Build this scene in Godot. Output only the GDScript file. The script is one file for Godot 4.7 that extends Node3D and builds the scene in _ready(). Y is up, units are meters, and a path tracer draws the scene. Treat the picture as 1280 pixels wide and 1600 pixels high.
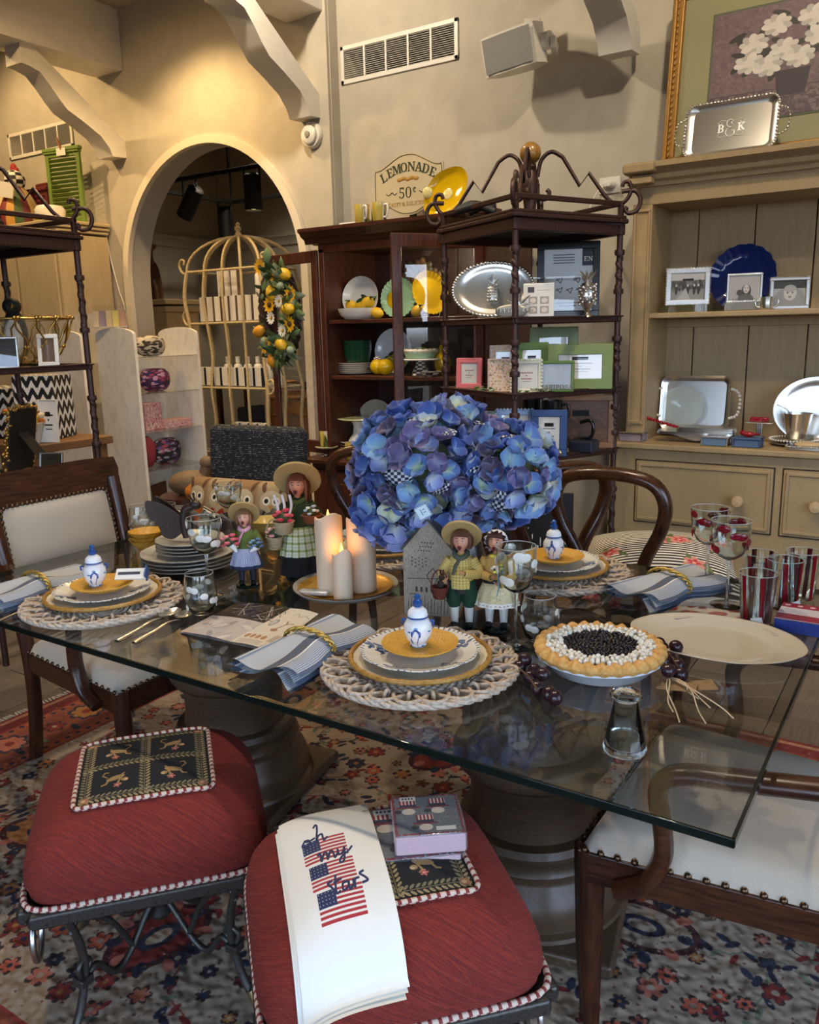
extends Node3D
# A gift shop's dining display. World axes: x along the back wall, z towards the windows behind the camera, metres.

const FPX := 1283.0
const EYE := Vector3(0, 1.48, 0)
const TOP := 0.76
const WALL_Z := -4.72
const CEIL := 3.97
var cam_b: Basis
var taken := {}
var M := {}
var MESH := {}
var rng := RandomNumberGenerator.new()


class MB:
	var v := PackedVector3Array()
	var n := PackedVector3Array()
	var uv := PackedVector2Array()
	var col := PackedColorArray()
	var idx := PackedInt32Array()
	var tint := Color.WHITE
	var tinted := false

	func vert(p: Vector3, nn: Vector3, t := Vector2.ZERO) -> int:
		v.append(p)
		n.append(nn)
		uv.append(t)
		col.append(tint)
		return v.size() - 1

	func color(c: Color) -> MB:
		tint = c.srgb_to_linear()
		tinted = true
		return self

	func tri(a: int, b: int, c: int) -> void:
		var f := (v[b] - v[a]).cross(v[c] - v[a])
		if f.dot(n[a] + n[b] + n[c]) > 0.0:
			idx.append_array([a, c, b])
		else:
			idx.append_array([a, b, c])

	func quad(a: int, b: int, c: int, d: int) -> void:
		tri(a, b, c)
		tri(a, c, d)

	func flat4(a: Vector3, b: Vector3, c: Vector3, d: Vector3) -> MB:
		# corners counter-clockwise seen from outside; u runs a to b, v runs down from d to a
		var nn := (b - a).cross(d - a).normalized()
		quad(vert(a, nn, Vector2(0, 1)), vert(b, nn, Vector2(1, 1)), vert(c, nn, Vector2(1, 0)), vert(d, nn, Vector2(0, 0)))
		return self

	func box(c: Vector3, s: Vector3, bev := 0.0, b := Basis()) -> MB:
		var h := s * 0.5
		bev = minf(bev, minf(h.x, minf(h.y, h.z)) * 0.9)
		var id := {}
		for ax in 3:
			var i := (ax + 1) % 3
			var j := (ax + 2) % 3
			for s0 in [-1, 1]:
				var nn := Vector3.ZERO
				nn[ax] = s0
				for s1 in [-1, 1]:
					for s2 in [-1, 1]:
						var p := Vector3.ZERO
						p[ax] = s0 * h[ax]
						p[i] = s1 * (h[i] - bev)
						p[j] = s2 * (h[j] - bev)
						var sg := [0, 0, 0]
						sg[ax] = s0
						sg[i] = s1
						sg[j] = s2
						var t := Vector2(s1 * 0.5 + 0.5, s2 * 0.5 + 0.5)
						if ax == 2:
							t = Vector2(p.x / s.x + 0.5, 0.5 - p.y / s.y)
						elif ax == 1:
							t = Vector2(p.x / s.x + 0.5, 0.5 + p.z / s.z)
						else:
							t = Vector2(p.z / s.z + 0.5, 0.5 - p.y / s.y)
						id[[ax, sg[0], sg[1], sg[2]]] = vert(c + b * p, b * nn, t)
		for ax in 3:
			for s0 in [-1, 1]:
				var q := []
				for k in [[-1, -1], [1, -1], [1, 1], [-1, 1]]:
					var sg := [0, 0, 0]
					sg[ax] = s0
					sg[(ax + 1) % 3] = k[0]
					sg[(ax + 2) % 3] = k[1]
					q.append(id[[ax, sg[0], sg[1], sg[2]]])
				quad(q[0], q[1], q[2], q[3])
		if bev > 0.0:
			for k in 3:
				var i := (k + 1) % 3
				var j := (k + 2) % 3
				for si in [-1, 1]:
					for sj in [-1, 1]:
						var sg := [0, 0, 0]
						sg[i] = si
						sg[j] = sj
						sg[k] = -1
						var a: int = id[[i, sg[0], sg[1], sg[2]]]
						var d: int = id[[j, sg[0], sg[1], sg[2]]]
						sg[k] = 1
						var e: int = id[[i, sg[0], sg[1], sg[2]]]
						var f: int = id[[j, sg[0], sg[1], sg[2]]]
						quad(a, e, f, d)
			for x in [-1, 1]:
				for y in [-1, 1]:
					for z in [-1, 1]:
						tri(id[[0, x, y, z]], id[[1, x, y, z]], id[[2, x, y, z]])
		return self

	func lathe(pr: Array, seg := 24, xf := Transform3D(), arc := TAU, a0 := 0.0) -> MB:
		var nb := xf.basis.inverse().transposed()
		var m := pr.size() - 1
		var sn := []
		for i in m:
			var d: Vector2 = (pr[i + 1] - pr[i])
			sn.append(Vector2(d.y, -d.x).normalized())
		for i in m:
			var na: Vector2 = sn[i]
			var nc: Vector2 = sn[i]
			if i > 0 and sn[i - 1].dot(sn[i]) > 0.72:
				na = (sn[i - 1] + sn[i]).normalized()
			if i < m - 1 and sn[i + 1].dot(sn[i]) > 0.72:
				nc = (sn[i + 1] + sn[i]).normalized()
			var base := v.size()
			for k in seg + 1:
				var an := a0 + arc * k / seg
				var cs := Vector2(cos(an), sin(an))
				for e in 2:
					var p: Vector2 = pr[i + e]
					var q: Vector2 = na if e == 0 else nc
					vert(xf * Vector3(p.x * cs.x, p.y, p.x * cs.y), (nb * Vector3(q.x * cs.x, q.y, q.x * cs.y)).normalized(), Vector2(float(k) / seg, 1.0 - float(i + e) / m))
			for k in seg:
				quad(base + k * 2, base + k * 2 + 2, base + k * 2 + 3, base + k * 2 + 1)
		return self

	func disc(c: Vector3, r: float, up := true, seg := 24, rz := -1.0) -> MB:
		if rz < 0.0:
			rz = r
		var nn := Vector3.UP if up else Vector3.DOWN
		var o := vert(c, nn, Vector2(0.5, 0.5))
		for k in seg + 1:
			var a := TAU * k / seg
			vert(c + Vector3(cos(a) * r, 0, sin(a) * rz), nn, Vector2(0.5 + 0.5 * cos(a), 0.5 + 0.5 * sin(a)))
		for k in seg:
			tri(o, o + 1 + k, o + 2 + k)
		return self

	func tube(path: Array, r: Variant, sides := 8, closed := false, flat := 1.0) -> MB:
		var m := path.size()
		var up := Vector3.UP
		var base := v.size()
		var rings := m + (1 if closed else 0)
		var prev := Vector3.ZERO
		var nx := Vector3.ZERO
		var length := 0.0
		for i in rings:
			var p: Vector3 = path[i % m]
			var a: Vector3 = path[(i - 1 + m) % m] if (closed or i > 0) else p
			var b: Vector3 = path[(i + 1) % m] if (closed or i < m - 1) else p
			var t := (b - a).normalized()
			if i == 0:
				up = Vector3.UP if absf(t.y) < 0.9 else Vector3.RIGHT
				nx = up.cross(t).normalized()
			else:
				nx = (nx - t * nx.dot(t)).normalized()
				length += (p - prev).length()
			prev = p
			var ny := t.cross(nx).normalized()
			var rr: float = (r[i % m] if r is Array else r)
			for k in sides + 1:
				var an := TAU * k / sides
				var d := nx * cos(an) + ny * sin(an) * flat
				var dn := (nx * cos(an) + ny * sin(an) / flat).normalized()
				vert(p + d * rr, dn, Vector2(float(k) / sides, length * 10.0))
		for i in rings - 1:
			for k in sides:
				var q := base + i * (sides + 1) + k
				quad(q, q + 1, q + sides + 2, q + sides + 1)
		if not closed:
			for e in [0, rings - 1]:
				var p: Vector3 = path[e]
				var t: Vector3 = (path[0] - path[1]).normalized() if e == 0 else (path[m - 1] - path[m - 2]).normalized()
				var o := vert(p, t)
				var ring0: int = base + e * (sides + 1)
				var first := v.size()
				for k in sides + 1:
					vert(v[ring0 + k], t)
				for k in sides:
					tri(o, first + k, first + k + 1)
		return self

	func prism(poly: PackedVector2Array, depth: float, xf := Transform3D(), smooth := 0.75) -> MB:
		# outline in xy, from z -depth/2 to +depth/2
		var m := poly.size()
		var lo := poly[0]
		var hi := poly[0]
		for p in poly:
			lo = lo.min(p)
			hi = hi.max(p)
		var sz := hi - lo
		var tr := Geometry2D.triangulate_polygon(poly)
		for s in [-1.0, 1.0]:
			var base := v.size()
			for p in poly:
				vert(xf * Vector3(p.x, p.y, s * depth * 0.5), (xf.basis * Vector3(0, 0, s)).normalized(), Vector2((p.x - lo.x) / sz.x, 1.0 - (p.y - lo.y) / sz.y))
			for k in range(0, tr.size(), 3):
				tri(base + tr[k], base + tr[k + 1], base + tr[k + 2])
		var area := 0.0
		for i in m:
			area += poly[i].cross(poly[(i + 1) % m])
		var sg := 1.0 if area > 0.0 else -1.0
		var en := []
		for i in m:
			var d := poly[(i + 1) % m] - poly[i]
			en.append(Vector2(d.y, -d.x).normalized() * sg)
		for i in m:
			var na: Vector2 = en[i]
			var nc: Vector2 = en[i]
			var pv: Vector2 = en[(i - 1 + m) % m]
			var nx: Vector2 = en[(i + 1) % m]
			if pv.dot(na) > smooth:
				na = (na + pv).normalized()
			if nx.dot(nc) > smooth:
				nc = (nc + nx).normalized()
			var p := poly[i]
			var q := poly[(i + 1) % m]
			var h := depth * 0.5
			quad(vert(xf * Vector3(p.x, p.y, -h), (xf.basis * Vector3(na.x, na.y, 0)).normalized()), vert(xf * Vector3(q.x, q.y, -h), (xf.basis * Vector3(nc.x, nc.y, 0)).normalized()), vert(xf * Vector3(q.x, q.y, h), (xf.basis * Vector3(nc.x, nc.y, 0)).normalized()), vert(xf * Vector3(p.x, p.y, h), (xf.basis * Vector3(na.x, na.y, 0)).normalized()))
		return self

	func grid(nu: int, nv: int, fn: Callable, flip := false) -> MB:
		var base := v.size()
		var w := nu + 1
		for j in nv + 1:
			for i in w:
				vert(fn.call(float(i) / nu, float(j) / nv), Vector3.UP, Vector2(float(i) / nu, float(j) / nv))
		var wrap_u := v[base].distance_to(v[base + nu]) < 1e-5 and v[base + w].distance_to(v[base + w + nu]) < 1e-5
		for j in nv + 1:
			for i in w:
				var i0 := maxi(i - 1, 0)
				var i1 := mini(i + 1, nu)
				if wrap_u and (i == 0 or i == nu):
					i0 = nu - 1
					i1 = 1
				var j0 := maxi(j - 1, 0)
				var j1 := mini(j + 1, nv)
				var du := v[base + j * w + i1] - v[base + j * w + i0]
				if du.length() < 1e-7:
					var jj := j + (1 if j == 0 else -1)
					du = v[base + jj * w + i1] - v[base + jj * w + i0]
				var dv := v[base + j1 * w + i] - v[base + j0 * w + i]
				var nn := du.cross(dv).normalized()
				n[base + j * w + i] = -nn if flip else nn
		for j in nv:
			for i in nu:
				var q := base + j * w + i
				quad(q, q + 1, q + w + 1, q + w)
		return self

	func ell(c: Vector3, r: Vector3, nu := 16, nv := 10, b := Basis()) -> MB:
		var base := v.size()
		for j in nv + 1:
			var ph := PI * j / nv
			for i in nu + 1:
				var th := TAU * i / nu
				var d := Vector3(sin(ph) * cos(th), cos(ph), sin(ph) * sin(th))
				vert(c + b * (d * r), (b * (d / r)).normalized(), Vector2(float(i) / nu, float(j) / nv))
		for j in nv:
			for i in nu:
				var q := base + j * (nu + 1) + i
				quad(q, q + 1, q + nu + 2, q + nu + 1)
		return self

	func add(o: MB, xf := Transform3D()) -> MB:
		var base := v.size()
		var nb := xf.basis.inverse().transposed()
		for i in o.v.size():
			v.append(xf * o.v[i])
			n.append((nb * o.n[i]).normalized())
		uv.append_array(o.uv)
		col.append_array(o.col)
		tinted = tinted or o.tinted
		for i in o.idx:
			idx.append(base + i)
		return self

	func done() -> ArrayMesh:
		var a := []
		a.resize(Mesh.ARRAY_MAX)
		a[Mesh.ARRAY_VERTEX] = v
		a[Mesh.ARRAY_NORMAL] = n
		a[Mesh.ARRAY_TEX_UV] = uv
		if tinted:
			a[Mesh.ARRAY_COLOR] = col
		a[Mesh.ARRAY_INDEX] = idx
		var m := ArrayMesh.new()
		m.add_surface_from_arrays(Mesh.PRIMITIVE_TRIANGLES, a)
		return m


class Pic:
	# a picture drawn from discs, lines and polygons: what is printed, woven or painted on a thing
	var im: Image
	var w: int
	var h: int

	func _init(ww: int, hh: int, c: Color) -> void:
		w = ww
		h = hh
		im = Image.create_empty(w, h, false, Image.FORMAT_RGB8)
		im.fill(c)

	func rect(x: float, y: float, ww: float, hh: float, c: Color) -> Pic:
		im.fill_rect(Rect2i(roundi(x), roundi(y), maxi(1, roundi(ww)), maxi(1, roundi(hh))), c)
		return self

	func poly(p: Array, c: Color) -> Pic:
		var y0 := INF
		var y1 := -INF
		for q in p:
			y0 = minf(y0, q.y)
			y1 = maxf(y1, q.y)
		for y in range(maxi(0, floori(y0)), mini(h - 1, ceili(y1)) + 1):
			var yy := y + 0.5
			var xs := []
			for i in p.size():
				var a: Vector2 = p[i]
				var b: Vector2 = p[(i + 1) % p.size()]
				if (a.y <= yy) != (b.y <= yy):
					xs.append(a.x + (yy - a.y) / (b.y - a.y) * (b.x - a.x))
			xs.sort()
			for k in range(0, xs.size() - 1, 2):
				var xa := maxi(0, roundi(xs[k]))
				var xb := mini(w, roundi(xs[k + 1]))
				if xb > xa:
					im.fill_rect(Rect2i(xa, y, xb - xa, 1), c)
		return self

	func oval(x: float, y: float, rx: float, ry: float, c: Color, turn := 0.0, seg := 14) -> Pic:
		var p := []
		for k in seg:
			var a := TAU * k / seg
			p.append(Vector2(x, y) + Vector2(cos(a) * rx, sin(a) * ry).rotated(turn))
		return poly(p, c)

	func line(pts: Array, wd: float, c: Color) -> Pic:
		for i in pts.size() - 1:
			var a: Vector2 = pts[i]
			var b: Vector2 = pts[i + 1]
			var d := (b - a).normalized() * wd * 0.5
			var s := Vector2(-d.y, d.x)
			poly([a + s - d * 0.4, b + s + d * 0.4, b - s + d * 0.4, a - s - d * 0.4], c)
		return self

	func bloom(x: float, y: float, r: float, petals: int, c: Color, mid: Color, turn := 0.0) -> Pic:
		for k in petals:
			var a := turn + TAU * k / petals
			oval(x + cos(a) * r * 0.58, y + sin(a) * r * 0.58, r * 0.42, r * 0.3, c, a, 10)
		return oval(x, y, r * 0.3, r * 0.3, mid, 0.0, 10)

	func speckle(r: RandomNumberGenerator, count: int, size: float, cols: Array) -> Pic:
		for i in count:
			rect(r.randf() * w, r.randf() * h, 1.0 + r.randf() * size, 1.0 + r.randf() * size, cols[r.randi() % cols.size()])
		return self

	func tex() -> ImageTexture:
		return ImageTexture.create_from_image(im)


# ---- names, nodes
func V(x: float, y: float, z: float) -> Vector3:
	return Vector3(x, y, z)

func W(x: float, y: float) -> Vector2:
	return Vector2(x, y)

func mb() -> MB:
	return MB.new()

func rgb(r: float, g: float, b: float) -> Color:
	return Color(r / 255.0, g / 255.0, b / 255.0)

func numbered(called: String) -> String:
	if not taken.has(called):
		taken[called] = 0
		return called
	taken[called] += 1
	return "%s_%03d" % [called, taken[called]]

func tag(o: Node, label: String, category: String, group := "") -> Node:
	o.set_meta("label", label)
	o.set_meta("category", category)
	if group:
		o.set_meta("group", group)
	return o

func thing(called: String, label: String, category: String, at := Vector3.ZERO, turn := 0.0, group := "") -> Node3D:
	var o := Node3D.new()
	o.name = numbered(called)
	add_child(o)
	o.position = at
	o.rotation.y = turn
	tag(o, label, category, group)
	return o

func part(parent: Node, called: String, mesh: Variant, m: Material, xf := Transform3D(), label := "") -> MeshInstance3D:
	var o := MeshInstance3D.new()
	o.name = called
	o.mesh = mesh.done() if mesh is MB else mesh
	o.material_override = m
	o.transform = xf
	parent.add_child(o, true)
	if label:
		o.set_meta("label", label)
	return o

func solo(called: String, label: String, category: String, mesh: Variant, m: Material, at := Vector3.ZERO, turn := 0.0, group := "") -> MeshInstance3D:
	var o := MeshInstance3D.new()
	o.name = numbered(called)
	o.mesh = mesh.done() if mesh is MB else mesh
	o.material_override = m
	add_child(o)
	o.position = at
	o.rotation.y = turn
	tag(o, label, category, group)
	return o

func struct(called: String, mesh: Variant, m: Material, at := Vector3.ZERO, parent: Node = null) -> MeshInstance3D:
	var o := MeshInstance3D.new()
	o.name = called
	o.mesh = mesh.done() if mesh is MB else mesh
	o.material_override = m
	o.position = at
	(parent if parent else self).add_child(o, true)
	if parent == null:
		o.set_meta("kind", "structure")
	return o

func copy(root: Node3D, at: Vector3, turn: float, label := "", group := "") -> Node3D:
	var base := String(root.name)
	var cut := RegEx.create_from_string("_[0-9]{3}$").sub(base, "")
	var r: Node3D = root.duplicate()
	r.name = numbered(cut)
	add_child(r)
	r.position = at
	r.rotation.y = turn
	if label:
		r.set_meta("label", label)
	if group:
		r.set_meta("group", group)
	return r

func T(x: float, y: float, z: float, b := Basis()) -> Transform3D:
	return Transform3D(b, V(x, y, z))

func ry(a: float) -> Basis:
	return Basis(Vector3.UP, a)

func rx(a: float) -> Basis:
	return Basis(Vector3.RIGHT, a)

func rz(a: float) -> Basis:
	return Basis(Vector3.BACK, a)

# ---- a pixel of the photograph as a direction
func ray(x: float, y: float) -> Vector3:
	return cam_b * V(x - 640.0, 800.0 - y, -FPX)

func on_y(x: float, y: float, h: float) -> Vector3:
	var r := ray(x, y)
	return EYE + r * ((h - EYE.y) / r.y)

func on_z(x: float, y: float, z: float) -> Vector3:
	var r := ray(x, y)
	return EYE + r * ((z - EYE.z) / r.z)

func on_x(x: float, y: float, xx: float) -> Vector3:
	var r := ray(x, y)
	return EYE + r * ((xx - EYE.x) / r.x)

# ---- materials
func mat(key: String, c: Color, rough := 0.6, metal := 0.0, opt := {}) -> StandardMaterial3D:
	if M.has(key):
		return M[key]
	var m := StandardMaterial3D.new()
	m.resource_name = key
	m.albedo_color = c
	m.roughness = rough
	m.metallic = metal
	for k in opt:
		m.set(k, opt[k])
	M[key] = m
	return m

func noise_tex(freq: float, seed_: int, ramp: Array, size := 256, normal := false, oct := 4, bump := 4.0) -> NoiseTexture2D:
	var f := FastNoiseLite.new()
	f.noise_type = FastNoiseLite.TYPE_SIMPLEX_SMOOTH
	f.frequency = freq
	f.seed = seed_
	f.fractal_octaves = oct
	var t := NoiseTexture2D.new()
	t.width = size
	t.height = size
	t.seamless = true
	t.generate_mipmaps = false
	if normal:
		t.as_normal_map = true
		t.bump_strength = bump
	if ramp.size():
		var g := Gradient.new()
		var offs := PackedFloat32Array()
		var cols := PackedColorArray()
		for i in ramp.size():
			offs.append(float(i) / (ramp.size() - 1))
			cols.append(ramp[i])
		g.offsets = offs
		g.colors = cols
		t.color_ramp = g
	t.noise = f
	return t

func grained(key: String, ramp: Array, scale: Vector3, rough := 0.5, freq := 0.02, opt := {}) -> StandardMaterial3D:
	# colour that varies with a noise, laid in the thing's own axes; an uneven scale draws the noise out into grain
	if M.has(key):
		return M[key]
	var m := mat(key, Color.WHITE, rough, 0.0, opt)
	m.albedo_texture = noise_tex(freq, hash(key) % 1000, ramp)
	m.uv1_triplanar = true
	m.uv1_scale = scale
	return m

func pic_mat(key: String, p: Pic, rough := 0.7, opt := {}) -> StandardMaterial3D:
	var m := mat(key, Color.WHITE, rough, 0.0, opt)
	m.albedo_texture = p.tex()
	return m

func solid_glass(key: String, c: Color, a := 0.0) -> StandardMaterial3D:
	var m := mat(key, Color(c.r, c.g, c.b, a), 0.0)
	m.refraction_enabled = true
	m.refraction_scale = 0.05
	m.transparency = BaseMaterial3D.TRANSPARENCY_ALPHA
	return m

func pane(key: String, c: Color, a: float, rough := 0.0) -> StandardMaterial3D:
	var m := mat(key, Color(c.r, c.g, c.b, a), rough)
	m.transparency = BaseMaterial3D.TRANSPARENCY_ALPHA
	return m

# ---- outlines
func rrect(w: float, h: float, r: float, k := 5) -> PackedVector2Array:
	var p := PackedVector2Array()
	for q in [[1, 1, 0], [-1, 1, 1], [-1, -1, 2], [1, -1, 3]]:
		for i in k + 1:
			var a: float = (q[2] + float(i) / k) * PI / 2
			p.append(W(q[0] * (w / 2 - r) + cos(a) * r, q[1] * (h / 2 - r) + sin(a) * r))
	return p

func curve(pts: Array, per := 6, closed := false) -> Array:
	# a smooth line through the points (Catmull-Rom)
	var out := []
	var m := pts.size()
	for i in (m if closed else m - 1):
		var a = pts[(i - 1 + m) % m] if (closed or i > 0) else pts[i]
		var b = pts[i]
		var c = pts[(i + 1) % m]
		var d = pts[(i + 2) % m] if (closed or i < m - 2) else c
		for k in per:
			var t := float(k) / per
			out.append(0.5 * ((2.0 * b) + (c - a) * t + (2.0 * a - 5.0 * b + 4.0 * c - d) * t * t + (3.0 * b - a - 3.0 * c + d) * t * t * t))
	if not closed:
		out.append(pts[m - 1])
	return out

func v2s(a: Array, s := 1.0) -> Array:
	var o := []
	for i in range(0, a.size(), 2):
		o.append(W(a[i], a[i + 1]) * s)
	return o

func v3s(a: Array, s := 1.0) -> Array:
	var o := []
	for i in range(0, a.size(), 3):
		o.append(V(a[i], a[i + 1], a[i + 2]) * s)
	return o

func text_mesh(s: String, size: float, depth := 0.002, serif := true, bold := true) -> TextMesh:
	var f := SystemFont.new()
	f.font_names = PackedStringArray(["Droid Serif" if serif else "Droid Sans"])
	if bold:
		f.font_weight = 700
	var t := TextMesh.new()
	t.text = s
	t.font = f
	t.font_size = 32
	t.pixel_size = size / 32.0
	t.depth = depth
	t.curve_step = 4.0
	return t

# ---- the scene
func _ready() -> void:
	rng.seed = 41
	# camera
	cam_b = Basis.from_euler(V(deg_to_rad(-12.42), deg_to_rad(33.17), deg_to_rad(-1.33)), EULER_ORDER_YXZ)
	var cam := Camera3D.new()
	cam.name = "camera"
	cam.transform = Transform3D(cam_b, EYE)
	cam.fov = rad_to_deg(2.0 * atan(800.0 / FPX))
	cam.near = 0.05
	cam.far = 100.0
	cam.current = true
	add_child(cam)
	# sky outside the shop windows
	var sm := ProceduralSkyMaterial.new()
	sm.sky_top_color = rgb(150, 178, 215)
	sm.sky_horizon_color = rgb(205, 218, 235)
	sm.ground_bottom_color = rgb(95, 95, 92)
	sm.ground_horizon_color = rgb(140, 142, 145)
	sm.sky_energy_multiplier = SKY_ENERGY
	sm.ground_energy_multiplier = SKY_ENERGY * 0.8
	var sky := Sky.new()
	sky.sky_material = sm
	var env := Environment.new()
	env.background_mode = Environment.BG_SKY
	env.sky = sky
	env.tonemap_mode = Environment.TONE_MAPPER_LINEAR
	env.tonemap_exposure = EXPOSURE
	env.sdfgi_enabled = true
	env.ssao_enabled = true
	env.ssil_enabled = true
	var we := WorldEnvironment.new()
	we.name = "environment"
	we.environment = env
	add_child(we)

	materials()
	room()
	ceiling_lamps()
	far_room()
	wall_fittings()
	rug()
	dining_table()
	armchairs()
	stools()
	balloon_chairs()
	hutch()
	armoire()
	etageres()
	left_background()
	birdcage_shelf()
	wreath()
	place_settings()
	napkins()
	glassware()
	plate_stacks()
	candles()
	carolers()
	house_and_hydrangea()
	pie()
	tabletop_small()
	hutch_goods()
	armoire_goods()
	etagere_goods()

const SKY_ENERGY := 2.7
const EXPOSURE := 1.06

func materials() -> void:
	var paint := noise_tex(0.012, 3, [Color(0.93, 0.93, 0.93), Color(1, 1, 1)], 512)
	for a in [["wall_paint", rgb(192, 185, 170)], ["ceiling_paint", rgb(196, 182, 156)]]:
		var m := mat(a[0], a[1], 0.85)
		m.albedo_texture = paint
		m.uv1_triplanar = true
		m.uv1_world_triplanar = true
		m.uv1_scale = Vector3.ONE * 0.7
	grained("white_beam", [rgb(216, 211, 202), rgb(226, 222, 214)], V(2, 2, 1.2), 0.7)
	mat("white_trim", rgb(225, 216, 196), 0.5)
	mat("white_plastic", rgb(225, 222, 214), 0.4)
	mat("duct_metal", rgb(150, 150, 148), 0.5, 0.4)
	grained("dark_wood", [rgb(30, 15, 9), rgb(62, 33, 19), rgb(84, 48, 27)], V(14, 14, 1.6), 0.28)
	grained("dark_wood_x", [rgb(30, 15, 9), rgb(62, 33, 19), rgb(84, 48, 27)], V(1.6, 14, 14), 0.28)
	grained("dark_wood_y", [rgb(30, 15, 9), rgb(62, 33, 19), rgb(84, 48, 27)], V(14, 1.6, 14), 0.28)
	grained("cherry", [rgb(42, 21, 14), rgb(72, 36, 23), rgb(90, 50, 31)], V(12, 1.4, 12), 0.35)
	grained("cherry_x", [rgb(42, 21, 14), rgb(72, 36, 23), rgb(90, 50, 31)], V(1.4, 12, 12), 0.35)
	grained("cherry_back", [rgb(50, 25, 18), rgb(66, 34, 24)], V(16, 1.0, 16), 0.5)
	grained("hutch_paint", [rgb(148, 124, 86), rgb(160, 136, 97), rgb(154, 130, 92)], V(2, 0.7, 2), 0.55)
	grained("hutch_back", [rgb(150, 128, 92), rgb(164, 140, 104)], V(6, 0.5, 6), 0.65)
	grained("iron", [rgb(46, 28, 24), rgb(62, 38, 32), rgb(74, 50, 42)], Vector3.ONE * 9, 0.45, 0.03, {"metallic": 0.35})
	grained("stool_iron", [rgb(52, 50, 48), rgb(84, 82, 78), rgb(66, 60, 54)], Vector3.ONE * 10, 0.42, 0.03, {"metallic": 0.7})
	mat("silver", rgb(222, 220, 214), 0.24, 1.0)
	mat("silver_satin", rgb(205, 203, 198), 0.3, 1.0)
	mat("gold", rgb(205, 168, 92), 0.28, 1.0)
	mat("black", rgb(16, 16, 17), 0.6)
	mat("black_gloss", rgb(12, 12, 14), 0.2)
	mat("white_glaze", rgb(232, 228, 218), 0.12)
	mat("cream_glaze", rgb(214, 202, 180), 0.16)
	mat("paper", rgb(225, 222, 214), 0.85)
	mat("chrome", rgb(225, 225, 225), 0.1, 1.0)
	mat("vertex", Color.WHITE, 0.6, 0.0, {"vertex_color_use_as_albedo": true})
	mat("vertex_gloss", Color.WHITE, 0.2, 0.0, {"vertex_color_use_as_albedo": true})
	pane("glass", rgb(70, 80, 78), 0.03)
	pane("shelf_glass", rgb(120, 150, 145), 0.1)
	var linen := mat("linen", rgb(196, 184, 166), 0.9, 0.0, {"rim_enabled": true, "rim": 0.25})
	linen.albedo_texture = noise_tex(0.25, 5, [Color(0.86, 0.86, 0.86), Color(1, 1, 1)], 256)
	linen.uv1_triplanar = true
	linen.uv1_scale = Vector3.ONE * 7
	linen.normal_enabled = true
	linen.normal_texture = noise_tex(0.3, 6, [], 256, true, 2, 4.0)
	linen.normal_scale = 0.4

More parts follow.
